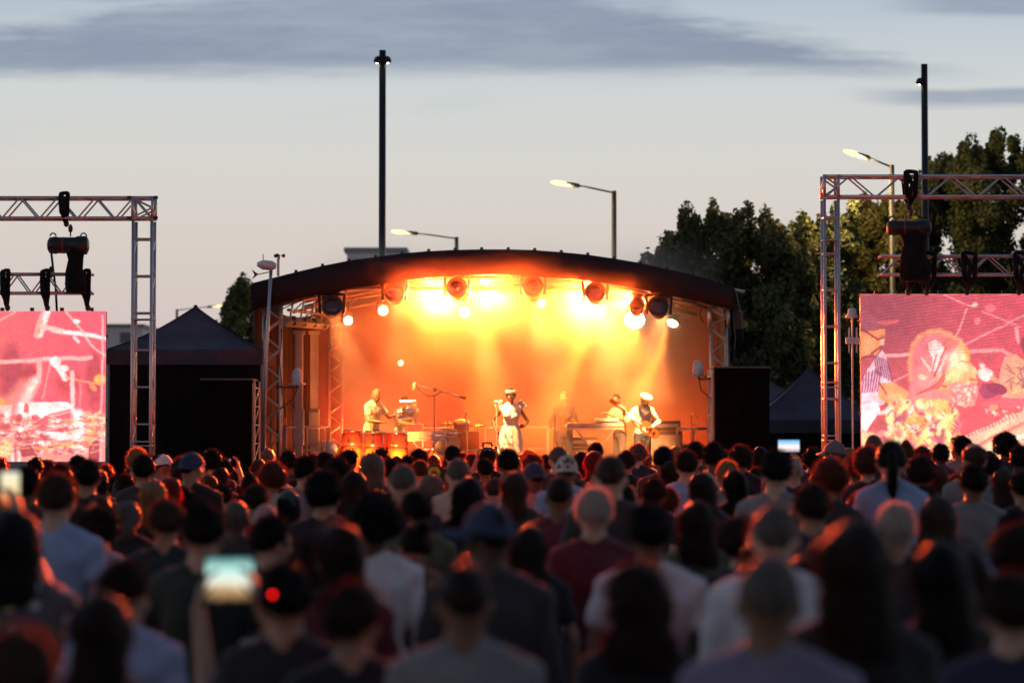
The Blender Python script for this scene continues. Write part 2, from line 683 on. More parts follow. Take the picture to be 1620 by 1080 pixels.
def street_lamp(label, xp, yp, xl, yl, Y, hw=1.0, power=500):
    b = P(xp, 684, Y)
    top = P(xp, yp, Y)
    lp = P(xl, yl, Y)
    t = thing('street_lamp', label, 'street lamp', (b.x, Y, 0), 0, 'lit street lamps behind the stage')
    dx = lp.x - b.x
    dz = lp.z - top.z
    s = 1 if dx > 0 else -1
    obj('pole', MB().tube([(0, 0, 0), (0, 0, 1.2), (0, 0, 1.21), (0, 0, top.z)], [.12, .12, .085, .075], 12), M_LAMPPOLE, t, smooth=True)
    obj('arm', MB().tube([(0, 0, top.z - .06), (dx * .5, 0, top.z + dz * .5), (dx * .72, 0, top.z + dz * .75)], .028, 8), M_LAMPPOLE, t, smooth=True)
    rot = Matrix.Rotation(-math.atan2(dz, abs(dx)) * s, 4, 'Y')
    M = Matrix.Translation((dx * .78, 0, top.z + dz * .8))
    hd = MB().loft([((0, 0, -.26), .03, .03), ((0, 0, -.2), .07, .08), ((0, 0, 0), .075, .12), ((0, 0, .17), .06, .11), ((0, 0, .2), .02, .05)], 12)
    hd.xf(M @ rot @ Matrix.Rotation(s * PI / 2, 4, 'Y'))
    obj('lamp_housing', hd, M_LAMPPOLE, t, smooth=True)
    bl = MB().ell((0, 0, 0), (.30 * hw, .12, .075))
    bl.xf(Matrix.Translation((dx, 0, lp.z)) @ rot)
    obj('lamp_glass', bl, E_LAMP, t, smooth=True)
    ld = bpy.data.lights.new('street_light', 'POINT')
    ld.energy = power
    ld.color = (1, .66, .28)
    ld.shadow_soft_size = .12
    lo = bpy.data.objects.new('street_light', ld)
    COL.objects.link(lo)
    lo.parent = t
    lo.location = (dx, -.1, lp.z - .25)
    return t


street_lamp('lit street lamp above the stage roof, its arm reaching over the keyboard player', 972, 302, 886, 290, 75)
street_lamp('lit street lamp close beside the tall dark column, lowest over the roof', 722, 375, 631, 367, 93)
street_lamp('lit street lamp over the slim truss tower, before the trees', 1413, 261, 1350, 243, 67.5, 1.0, 1150)
street_lamp('small distant lit street lamp between the gazebo peak and the small tree', 279, 489, 350, 484, 140)

# ================================================================== gazebos
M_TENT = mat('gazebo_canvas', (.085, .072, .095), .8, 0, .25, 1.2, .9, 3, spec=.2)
M_TENTW = mat('gazebo_wall', (.014, .009, .011), .85, 0, .3, 1.5, .8, 3, spec=.12)  # red stage light on the dark walls is tinted into this colour


def gazebo(label, x0, x1, Y, yeave, yapex, walls=True, depth=None):
    a, b = P(x0, yeave, Y), P(x1, yeave, Y)
    w = b.x - a.x
    dp = depth or w
    ze = a.z
    za = P((x0 + x1) / 2, yapex, Y + dp / 2).z
    t = thing('gazebo', label, 'gazebo', ((a.x + b.x) / 2, Y + dp / 2, 0))
    h = w / 2
    hd = dp / 2
    # four concave roof slopes with a seam rib along each hip
    cors = [(-h, -hd), (h, -hd), (h, hd), (-h, hd)]
    NS = 10
    for k in range(4):
        c0, c1_ = Vector((*cors[k], 0)), Vector((*cors[(k + 1) % 4], 0))
        mbp = MB()
        vs, fs = [], []
        for i in range(NS + 1):
            f = i / NS
            for j in range(NS + 1):
                g2 = j / NS
                p = c0.lerp(c1_, g2) * (1 - f)
                sag = -math.sin(f * PI) * .10 * (za - ze) - math.sin(g2 * PI) * math.sin(f * PI) * .05
                vs.append((p.x, p.y, ze + (za - ze) * f + sag + .012 * math.sin(g2 * 23 + k) * (1 - f)))
        for i in range(NS):
            for j in range(NS):
                o = i * (NS + 1) + j
                fs.append((o, o + 1, o + NS + 2, o + NS + 1))
        mbp.add(vs, fs)
        obj('roof_panel', mbp, M_TENT, t, smooth=True)
        ribs = [(c0.x * (1 - f), c0.y * (1 - f), ze + (za - ze) * f - math.sin(f * PI) * .10 * (za - ze) + .012) for f in [i / NS for i in range(NS + 1)]]
        obj('hip_seam', MB().tube(ribs, .014, 5), M_TENT, t)
        # scalloped drop
        mid = (c0 + c1_) / 2
        L = (c1_ - c0).length
        an = math.atan2(c1_.y - c0.y, c1_.x - c0.x)
        vs, fs = [], []
        nn = 16
        for i in range(nn + 1):
            x = -L / 2 + L * i / nn
            for z in (0, -.28):
                vs.append((x, .012 * math.sin(i * 2.1) + (-.02), z))
        for i in range(nn):
            fs.append((2 * i, 2 * i + 1, 2 * i + 3, 2 * i + 2))
        vm = MB().add(vs, fs).xf(Matrix.Translation((mid.x, mid.y, ze)) @ Matrix.Rotation(an, 4, 'Z'))
        obj('valance', vm, M_TENT, t)
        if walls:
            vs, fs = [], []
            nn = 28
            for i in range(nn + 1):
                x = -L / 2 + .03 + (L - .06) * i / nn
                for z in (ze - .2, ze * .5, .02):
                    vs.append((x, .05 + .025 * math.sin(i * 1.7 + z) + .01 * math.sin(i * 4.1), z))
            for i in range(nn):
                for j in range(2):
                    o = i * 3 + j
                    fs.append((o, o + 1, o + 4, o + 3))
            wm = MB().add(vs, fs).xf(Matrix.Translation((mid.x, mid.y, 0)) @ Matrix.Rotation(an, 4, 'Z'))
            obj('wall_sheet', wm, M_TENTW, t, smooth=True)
        obj('leg', MB().box((c0.x * .985, c0.y * .985, ze / 2), (.04, .04, ze)), M_GREYP, t)
    obj('peak_cap', MB().lathe([(.05, -.04), (.04, .03), (.01, .05)], 10, Matrix.Translation((0, 0, za))), M_TENT, t)
    return t


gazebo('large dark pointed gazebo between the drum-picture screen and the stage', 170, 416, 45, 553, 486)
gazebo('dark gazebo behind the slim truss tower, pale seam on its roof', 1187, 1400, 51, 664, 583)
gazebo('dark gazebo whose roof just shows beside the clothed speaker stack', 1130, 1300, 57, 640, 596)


# ================================================================== truss builder
def truss(parent, name, p0, p1, w, h, bay, r=.022, mat_=None, side_diag=True, front='zig', n=8):
    """box truss from p0 to p1: chords and every brace a piece of its own. w along the horizontal side vector, h along the other"""
    mat_ = mat_ or M_ALU
    p0, p1 = Vector(p0), Vector(p1)
    e = part_empty(name, parent)
    t = (p1 - p0)
    L = t.length
    t.normalize()
    if abs(t.z) > .7:
        a, b = Vector((1, 0, 0)), Vector((0, 1, 0))
    else:
        b = Vector((0, 0, 1))
        a = t.cross(b).normalized()
        b = a.cross(t).normalized() * (1 if a.cross(t).z > 0 else -1)
    M = Matrix((a, b, t)).transposed().to_4x4()
    M.translation = p0
    ch = MB().tube([(0, 0, 0), (0, 0, L)], r, n).mesh('chord', True)
    cnr = [(-w / 2, -h / 2), (w / 2, -h / 2), (w / 2, h / 2), (-w / 2, h / 2)]
    for cx_, cy_ in cnr:
        o = obj('chord', ch, mat_, e)
        o.matrix_local = M @ Matrix.Translation((cx_, cy_, 0))
    nb = max(1, round(L / bay))
    bl = L / nb
    rb = r * .62
    cache = {}

    def brace(q0, q1):
        d = Vector(q1) - Vector(q0)
        k = round(d.length, 3)
        if k not in cache:
            cache[k] = MB().tube([(0, 0, 0), (0, 0, d.length)], rb, 6, False).mesh('brace', True)
        o = obj('brace', cache[k], mat_, e)
        o.matrix_local = M @ Matrix.Translation(q0) @ d.to_track_quat('Z', 'Y').to_matrix().to_4x4()
    for f in range(4):
        c0, c1_ = cnr[f], cnr[(f + 1) % 4]
        if f in (2, 3):
            c0, c1_ = c1_, c0
        wide = (f % 2 == 0)
        style = front if wide else ('zig' if side_diag else 'rung')
        for i in range(nb):
            z0, z1 = i * bl, (i + 1) * bl
            if style == 'zig':
                zm = (z0 + z1) / 2
                brace((*c0, z0 + r), (*c1_, zm))
                brace((*c1_, zm), (*c0, z1 - r))
            else:
                brace((*c0, z0 + bl * .5), (*c1_, z0 + bl * .5))
    return e


def plates(parent, pts, w, h):
    for p in pts:
        obj('corner_block', MB().box(p, (w, w * 1.05, h), bev=.01), M_ALU, parent)


# ================================================================== concert stage
DK = 1.10
YF, YB = 45.0, 51.0
S0 = Vector((-.3, YF, 0))
stage = thing('concert_stage', 'covered concert stage with arched dark roof glowing orange inside', 'stage', S0)
M_ROOF = mat('roof_canvas', (.028, .022, .025), .75, 0, .25, .8, .35, 3, spec=.15)
M_ROOFIN = mat('roof_lining', (.10, .07, .06), .8, 0, .12, 1, .2, 6)
M_DRAPE = mat('stage_drape', (.13, .09, .08), .9, 0, .12, .6, .4, 3)
M_DRAPED = mat('side_drape', (.045, .022, .02), .9, 0, .2, 2, .6, 3, stretch=(3, 3, .4))
M_DECK = mat('stage_deck', (.05, .045, .045), .6, 0, .3, 4, .2, 50)


def SP(x, y, d):
    return P(x, y, d) - S0


top_px = [(400, 449), (440, 439), (468, 432), (510, 422), (551, 414), (609, 406), (640, 402), (674, 399), (715, 397), (758, 396), (800, 396), (842, 397), (883, 400), (926, 404), (968, 410), (1010, 417), (1054, 427), (1090, 435), (1122, 443), (1160, 456)]
low_px = [(400, 492), (440, 481), (468, 474), (510, 465), (551, 457), (609, 449), (640, 444), (674, 440), (715, 437), (758, 435), (800, 435), (842, 437), (883, 440), (926, 444), (968, 450), (1010, 457), (1054, 466), (1090, 474), (1122, 482), (1160, 491)]
T0 = [SP(x, y, YF) for x, y in top_px]
L0 = [SP(x, y, YF) for x, y in low_px]
n = len(T0)
mb = MB()  # roof skin, a solid sheet 6 m deep
vs = []
for k, (dy, dz) in enumerate(((-.02, .0), (YB - YF + .3, .0), (YB - YF + .3, -.06), (-.02, -.06))):
    vs += [p + Vector((0, dy, dz)) for p in T0]
fs = []
for k in range(4):
    k2 = (k + 1) % 4
    for i in range(n - 1):
        fs.append((k * n + i, k2 * n + i, k2 * n + i + 1, k * n + i + 1))
fs += [(0, n, 2 * n, 3 * n), (n - 1, 4 * n - 1, 3 * n - 1, 2 * n - 1)]
obj('roof', mb.add(vs, fs), M_ROOF, stage, smooth=False)
mb = MB()  # front valance hanging from the roof edge
vs = [p + Vector((0, -.05, .015)) for p in T0] + [p + Vector((0, -.05 + .02 * math.sin(i * 1.9), 0)) for i, p in enumerate(L0)]
vs += [p + Vector((0, -.02, 0)) for p in L0] + [p + Vector((0, -.025, .015)) for p in T0]
fs = []
for k in range(4):
    k2 = (k + 1) % 4
    for i in range(n - 1):
        fs.append((k * n + i, k2 * n + i, k2 * n + i + 1, k * n + i + 1))
obj('front_valance', mb.add(vs, fs), M_ROOF, stage, smooth=True)
mb = MB()  # pale lining under the roof
vs = [p + Vector((0, .1, -.16)) for p in T0[1:-1]] + [p + Vector((0, YB - YF, -.16)) for p in T0[1:-1]]
k = n - 2
obj('roof_lining', mb.add(vs, [(i, i + k, i + k + 1, i + 1) for i in range(k - 1)]), M_ROOFIN, stage, smooth=True)
for side, i in ((-1, 0), (1, n - 1)):  # gable returns
    a, b = T0[i], L0[i]
    mb = MB()
    mb.box(((a.x + .02 * side), (YB - YF) / 2, (a.z + b.z) / 2), (.03, YB - YF, a.z - b.z))
    obj('side_valance', mb, M_ROOF, stage)
bm_ = MB().tube([(0, 0, 0), (0, 0, .06)], .03, 8).mesh('roof_bolt')
for x in range(468, 1150, 42):
    zt = np.interp(x, [q[0] for q in top_px], [q[1] for q in top_px])
    obj('roof_bolt', bm_, M_STEEL, stage, SP(x, zt, YF) + Vector((0, .03, 0)))

# roof arches and inner bars
for yy in (.35, 3.0, 5.6):
    for dz in (-.25, -.5):
        pts = [p + Vector((0, yy, dz)) for p in T0[1:-1]]
        obj('roof_arch_tube', MB().tube(pts, .028, 8), M_ALU, stage, smooth=True)
    pts = T0[1:-1]
    for i in range(len(pts) - 1):
        a = pts[i] + Vector((0, yy, -.25 if i % 2 else -.5))
        b = pts[i + 1] + Vector((0, yy, -.5 if i % 2 else -.25))
        obj('roof_arch_brace', MB().tube([a, b], .014, 6), M_ALU, stage)

# backdrop and side drapes with folds
xl, xr = P(498, 600, YB).x - S0.x, P(1136, 600, YB).x - S0.x


def drape(name, a, b, z0, z1, m, folds=26, amp=.05):
    a, b = Vector((*a, 0)), Vector((*b, 0))
    d = (b - a)
    nrm = Vector((-d.y, d.x, 0)).normalized()
    N = folds * 6
    vs, fs = [], []
    for i in range(N + 1):
        f = i / N
        p = a.lerp(b, f) + nrm * (amp * math.sin(f * folds * 2 * PI) + amp * .5 * math.sin(f * folds * 1.3 * 2 * PI + 1))
        for zz in (z0, (z0 + z1) / 2, z1):
            q = a.lerp(b, f).lerp(p, 1.15 if zz == z0 else .8)
            vs.append((q.x, q.y, zz))
    for i in range(N):
        for j in range(2):
            o = i * 3 + j
            fs.append((o, o + 3, o + 4, o + 1))
    return obj(name, MB().add(vs, fs), m, stage, smooth=True)


drape('backdrop', (xl, YB - YF), (xr, YB - YF), DK, 5.25, M_DRAPE, 9, .03)
drape('side_drape', (P(404, 600, 45.6).x - S0.x, .6), (xl, YB - YF - .03), DK, 4.35, M_DRAPED, 16, .05)
drape('side_drape', (P(1153, 600, 45.4).x - S0.x, .4), (P(1136, 600, YB).x - S0.x, YB - YF - .03), DK, 4.35, M_DRAPED, 16, .05)
# deck of boards and the skirt
dx0, dx1 = P(412, 700, YF).x - S0.x, P(1156, 700, YF).x - S0.x
nb = 8
bd = MB().box((0, 0, 0), ((dx1 - dx0) / nb - .008, 1.49, .12), bev=.006).mesh('deck_board')
for i in range(nb):
    for j in range(4):
        obj('deck_board', bd, M_DECK, stage, (dx0 + (i + .5) * (dx1 - dx0) / nb, .75 + j * 1.5, DK - .06))
obj('deck_skirt', MB().box(((dx0 + dx1) / 2, -.03, (DK - .13) / 2), (dx1 - dx0, .04, DK - .13)), M_CLOTH, stage)
for i in range(5):
    for j in range(4):
        obj('deck_leg', MB().box((dx0 + .2 + i * (dx1 - dx0 - .4) / 4, .2 + j * 1.8, (DK - .12) / 2), (.07, .07, DK - .12)), M_STEEL, stage)

# towers
fl = SP(431, 600, YF + .2)
truss(stage, 'front_tower', (fl.x, .2, 0), (fl.x, .2, SP(431, 483, YF + .2).z), .31, .31, .55, .024)
fr = SP(1137, 600, YF + .25)
truss(stage, 'front_tower', (fr.x, .25, 0), (fr.x, .25, SP(1137, 518, YF + .2).z), .28, .31, .5, .024)
truss(stage, 'tower_head', (fr.x, .25, SP(1137, 517, YF + .2).z), (fr.x, .25, SP(1137, 486, YF + .2).z), .34, .34, .35, .024)
rl = SP(531, 600, YB - .7)
truss(stage, 'rear_tower', (rl.x, YB - .7 - YF, DK), (rl.x, YB - .7 - YF, SP(531, 528, YB - .7).z + .9), .27, .27, .45, .02)
# grey square posts of the wing with their head beam
M_POST = mat('pale_post', (.48, .45, .43), .6, .2, .1, 5, .1, 60)
for px, yy in ((473, 46.6), (497, 47.6)):
    c = SP(px, 600, yy)
    zt = SP(px, 526, yy).z
    obj('wing_post', MB().box((c.x, c.y, (DK + zt) / 2), (.15, .15, zt - DK), bev=.01), M_POST, stage)
    obj('post_collar', MB().box((c.x, c.y, zt), (.22, .22, .08), bev=.01), M_POST, stage)
    obj('post_sleeve', MB().box((c.x, c.y, SP(px, 655, yy).z - .25), (.2, .2, .7), bev=.01), M_POST, stage)
a, b = SP(451, 508, 45.9), SP(516, 514, 48)
obj('head_beam', MB().tube([a, b], .10, 4), M_POST, stage)
obj('head_beam', MB().tube([a + Vector((.05, .1, .22)), b + Vector((0, 0, .2))], .03, 8), M_ALU, stage)
for f in (.2, .45, .7, .95):
    c = a.lerp(b, f)
    obj('beam_clamp', MB().box(c + Vector((0, -.12, .02)), (.12, .12, .18), bev=.02), M_STEEL, stage)
for f in (.1, .35, .6, .85):
    c = a.lerp(b, f)
    obj('beam_strut', MB().tube([c, c + Vector((.08, 0, .42))], .02, 6), M_ALU, stage)


# hand rails
def rail(pts, drops):
    e = part_empty('hand_rail', stage)
    obj('rail_tube', MB().tube(pts, .024, 8), M_POST, e, smooth=True)
    obj('rail_tube', MB().tube([Vector(p) - Vector((0, 0, .45)) for p in pts], .018, 8), M_POST, e, smooth=True)
    for p in drops:
        obj('rail_post', MB().tube([p, (p[0], p[1], DK)], .024, 8), M_POST, e)


for x0, x1, y in ((449, 522, 675), (668, 866, 675), (1071, 1122, 678)):
    yy = 50.2 if x0 > 600 and x0 < 1000 else 46.9
    p, q = SP(x0, y, yy), SP(x1, y, yy)
    rail([p, q], [p, p.lerp(q, .5), q])
p = SP(452, 676, 45.8)
rail([p, SP(513, 675, 49)], [p, SP(513, 675, 49)])

# hanging chain hoist, cables and bracket at the roof end
e = part_empty('roof_hoist', stage)
p = SP(1166, 470, 45.6)
obj('motor', MB().box(p + Vector((0, 0, -.45)), (.22, .22, .42), bev=.05), M_BLACK, e)
obj('chain_bag', MB().loft([(p + Vector((0, 0, -.95)), .05, .05), (p + Vector((0, 0, -.8)), .12, .1), (p + Vector((0, 0, -.62)), .11, .1)], 10), M_CLOTH, e, smooth=True)
obj('sling', MB().tube([p + Vector((-.05, 0, .15)), p + Vector((.03, 0, -.2)), p + Vector((0, 0, -.3))], .025, 6), M_STEEL, e)
obj('ratchet_bar', MB().tube([SP(1152, 457, 45.3), SP(1178, 462, 45.3)], .035, 8), M_ALU, e)
for k, (ax, ay, bx_, by_) in enumerate(((1150, 480, 1150, 570), (1157, 470, 1159, 600), (1146, 490, 1153, 690))):
    q0, q1 = SP(ax, ay, 45.3), SP(bx_, by_, 45.3)
    obj('cable', MB().tube([q0, q0.lerp(q1, .5) + Vector((.06, 0, 0)), q1], .014, 6), M_BLACK, stage, smooth=True)
for k, (ax, ay, bx_, by_) in enumerate(((1111, 486, 1113, 510), (420, 500, 417, 700), (446, 520, 452, 660), (448, 488, 498, 468))):
    q0, q1 = SP(ax, ay, 45.05), SP(bx_, by_, 45.05)
    obj('cable', MB().tube([q0, q0.lerp(q1, .35) + Vector((-.07, -.03, -.02)), q0.lerp(q1, .7) + Vector((-.04, 0, 0)), q1], .012, 6), M_BLACK, stage, smooth=True)


# ================================================================== small masts and antennas
def dome_lamp(label, x, y, Y, side):
    c = P(x, y, Y)
    t = thing('dome_antenna', label, 'antenna', c, 0)
    obj('dome', MB().lathe([(.085, -.14), (.1, -.1), (.095, .02), (.075, .1), (.03, .14)], 16), M_WHITEP, t, smooth=True)
    obj('plate', MB().lathe([(.16, -.17), (.17, -.155), (.16, -.145)], 16), M_WHITEP, t)
    obj('arm', MB().tube([(0, 0, -.17), (side * .02, 0, -.22), (side * .38, 0, -.20)], .018, 6), M_STEEL, t)
    obj('cable', MB().tube([(.02, 0, -.2), (side * .06, 0, -.42), (side * .15, 0, -.5), (side * .32, 0, -.62)], .012, 6), M_BLACK, t, smooth=True)
    return t


dome_lamp('white dome antenna on an arm before the pale wing posts', 470, 594, 45.0, -1)
dome_lamp('white dome antenna on an arm beside the clothed speaker stack', 1104, 581, 45.0, 1)

t = thing('weather_station', 'white weather station with cup anemometer on a thin pole above the stage tower', 'weather station', P(414, 684, 44.7) * 1)
base = t.location.copy()
topp = P(429, 424, 44.7) - base
obj('pole', MB().tube([(0, 0, -base.z), (topp.x * .5, 0, topp.z * .5), topp], .032, 10), M_ALU, t, smooth=True)
sb = MB().loft([((0, 0, -.13), .05, .06), ((0, 0, -.05), .09, .10), ((0, 0, .12), .09, .1), ((0, 0, .22), .04, .05)], 12)
sb.xf(Matrix.Translation(topp + Vector((-.04, 0, .05))) @ Matrix.Rotation(R(-84), 4, 'Y'))
obj('sensor_body', sb, M_WHITEP, t, smooth=True)
obj('fin', MB().box(topp + Vector((.13, 0, .02)), (.05, .04, .34), bev=.01), M_WHITEP, t)
obj('spike', MB().tube([topp + Vector((-.15, 0, .1)), topp + Vector((-.15, 0, .26))], .008, 5), M_STEEL, t)
an = part_empty('anemometer', t, topp + Vector((.14, 0, .2)))
obj('hub', MB().tube([(0, 0, -.04), (0, 0, .05)], .02, 8), M_BLACK, an)
for k in range(3):
    aa = k * 2.09 + .3
    obj('cup', MB().ell((.09 * math.cos(aa), .09 * math.sin(aa), .03), .035, seg=8, rings=6), M_BLACK, an)
    obj('spoke', MB().tube([(0, 0, .03), (.09 * math.cos(aa), .09 * math.sin(aa), .03)], .006, 5), M_BLACK, an)
va = part_empty('wind_vane', t, topp + Vector((-.22, 0, -.12)))
obj('vane_rod', MB().tube([(.2, 0, .05), (-.04, 0, 0)], .01, 5), M_BLACK, va)
obj('vane_tail', MB().add([(-.02, 0, 0), (-.14, -.004, .09), (-.09, -.004, 0), (-.13, -.004, -.09), (-.02, .006, .01), (-.14, .006, .095), (-.09, .006, .005), (-.13, .006, -.085)], [(0, 1, 2), (0, 2, 3), (4, 6, 5), (4, 7, 6), (0, 4, 5, 1), (1, 5, 6, 2), (2, 6, 7, 3), (3, 7, 4, 0)]), M_BLACK, va)

t = thing('sensor_mast', 'thin mast with white capped lamp and pale box beside the face-picture screen', 'mast', (P(1349, 684, 38.4).x, 38.4, 0))
bx = t.location.x
zz = lambda y: P(1349, y, 38.4).z
obj('pole', MB().tube([(0, 0, 0), (0, 0, zz(503))], .015, 8), M_ALU, t)
for s in (-.05, .07):
    obj('side_rod', MB().tube([(s, 0, zz(558)), (s, 0, zz(518))], .012, 6), M_ALU, t)
obj('junction_box', MB().box((.0, -.03, zz(539)), (.22, .06, .11), bev=.01), M_WHITEP, t)
obj('lamp_cap', MB().lathe([(.10, 0), (.11, .02), (.075, .05), (.065, .14), (.03, .16)], 16, Matrix.Translation((0, 0, zz(503)))), M_WHITEP, t, smooth=True)

# ================================================================== clothed speaker stacks
M_GRILLE = mat('speaker_cloth', (.006, .004, .0045), .9, 0, .3, 3, .6, 10, spec=.06)


def speaker_stack(label, x0, x1, ytop, Y, frame_side):
    a, b = P(x0, ytop, Y), P(x1, ytop, Y)
    w, h = b.x - a.x, a.z
    t = thing('speaker_stack', label, 'speaker', ((a.x + b.x) / 2, Y, 0))
    obj('cabinet', MB().box((0, .45, h * .5 - .02), (w - .04, .86, h - .06), bev=.02), M_BLACK, t)
    vs, fs = [], []
    nn = 18
    for i in range(nn + 1):
        x = -w / 2 + w * i / nn
        for j, z in enumerate((h - .03, h * .66, h * .33, .02)):
            vs.append((x, -.015 - .006 * math.sin(i * 1.3 + j * 2), z))
    for i in range(nn):
        for j in range(3):
            o = i * 4 + j
            fs.append((o, o + 1, o + 5, o + 4))
    obj('front_scrim', MB().add(vs, fs), M_GRILLE, t, smooth=True)
    obj('top_cover', MB().box((0, .43, h), (w + .03, .96, .03), bev=.008), mat('top_cover', (.12, .11, .12), .5), t)
    s = frame_side
    obj('frame_upright', MB().tube([(s * (w / 2 + .04), 0, 0), (s * (w / 2 + .04), 0, h - .02)], .02, 6), M_ALU, t)
    obj('frame_upright', MB().tube([(s * (w / 2 + .04), .86, 0), (s * (w / 2 + .04), .86, h - .02)], .02, 6), M_ALU, t)
    for k in range(9):
        z = .15 + k * (h - .3) / 8
        obj('frame_rung', MB().tube([(s * (w / 2 + .04), 0, z), (s * (w / 2 + .04), .86, z)], .014, 6), M_ALU, t)
        if k < 8:
            obj('frame_brace', MB().tube([(s * (w / 2 + .04), 0, z), (s * (w / 2 + .04), .86, z + (h - .3) / 8)], .01, 5), M_ALU, t)
    return t


speaker_stack('black clothed speaker stack before the large gazebo, lit frame on its stage side', 318, 399, 600, 43.6, 1)
speaker_stack('black clothed speaker stack in front of the stage tower by the trombone', 1130, 1217, 581, 44.3, -1)


# ================================================================== screens and gantries
def paint(w, h):
    return np.zeros((h, w, 3), np.float32)


def _grid(img):
    h, w, _ = img.shape
    return np.meshgrid(np.linspace(0, 1, w), np.linspace(0, 1, h))


def blend(img, m, col):
    m = np.clip(m, 0, 1)[..., None]
    img[:] = img * (1 - m) + np.array(col, np.float32) * m


def p_ell(img, cx, cy_, rx, ry, col, rot=0, soft=.12, asp=1.8):
    H0, W0, _ = img.shape
    rm = max(rx * asp, ry) * (1 + soft)
    xa, xb = int(max(0, (cx - rm / asp) * W0 - 1)), int(min(W0, (cx + rm / asp) * W0 + 3))
    ya, yb = int(max(0, (cy_ - rm) * H0 - 1)), int(min(H0, (cy_ + rm) * H0 + 3))
    if xb <= xa or yb <= ya:
        return
    X, Y = np.meshgrid(np.arange(xa, xb) / (W0 - 1), np.arange(ya, yb) / (H0 - 1))
    img = img[ya:yb, xa:xb]
    dx, dy = (X - cx) * asp, (Y - cy_)
    c, s = math.cos(rot), math.sin(rot)
    q = np.sqrt(((dx * c + dy * s) / (rx * asp)) ** 2 + ((-dx * s + dy * c) / ry) ** 2)
    blend(img, (1 - q) / soft + .5, col)


def p_line(img, x0, y0, x1, y1, wd, col, soft=.003, asp=1.8):
    H0, W0, _ = img.shape
    g_ = wd + soft * 2
    xa, xb = int(max(0, (min(x0, x1) - g_) * W0 - 1)), int(min(W0, (max(x0, x1) + g_) * W0 + 3))
    ya, yb = int(max(0, (min(y0, y1) - g_) * H0 - 1)), int(min(H0, (max(y0, y1) + g_) * H0 + 3))
    if xb <= xa or yb <= ya:
        return
    X, Y = np.meshgrid(np.arange(xa, xb) / (W0 - 1), np.arange(ya, yb) / (H0 - 1))
    img = img[ya:yb, xa:xb]
    ax, ay, bx_, by_ = x0 * asp, y0, x1 * asp, y1
    px, py = X * asp - ax, Y - ay
    vx, vy = bx_ - ax, by_ - ay
    t_ = np.clip((px * vx + py * vy) / (vx * vx + vy * vy), 0, 1)
    d = np.hypot(px - vx * t_, py - vy * t_)
    blend(img, (wd - d) / soft * .5 + .5, col)


def p_poly(img, pts, col, soft=.004):
    X, Y = _grid(img)
    inside = np.zeros(X.shape, bool)
    n_ = len(pts)
    for i in range(n_):
        x0, y0 = pts[i]
        x1, y1 = pts[(i + 1) % n_]
        c = ((y0 > Y) != (y1 > Y))
        with np.errstate(divide='ignore', invalid='ignore'):
            xi = (x1 - x0) * (Y - y0) / ((y1 - y0) if y1 != y0 else 1e-9) + x0
        inside ^= c & (X < xi)
    blend(img, inside.astype(np.float32), col)


def blotches(img, box, n_, size, cols, rng, asp=1.8):
    for i in range(n_):
        x, y = rng.uniform(box[0], box[2]), rng.uniform(box[1], box[3])
        s = rng.uniform(.5, 1.5) * size
        p_ell(img, x, y, s * rng.uniform(.4, 1.3) / asp, s * rng.uniform(.4, 1.1), cols[rng.integers(len(cols))], rng.uniform(0, 3), .5)


def blur(a, k):
    for _ in range(k):
        a = (a + np.roll(a, 1, 0) + np.roll(a, -1, 0) + np.roll(a, 1, 1) + np.roll(a, -1, 1)) / 5
    return a


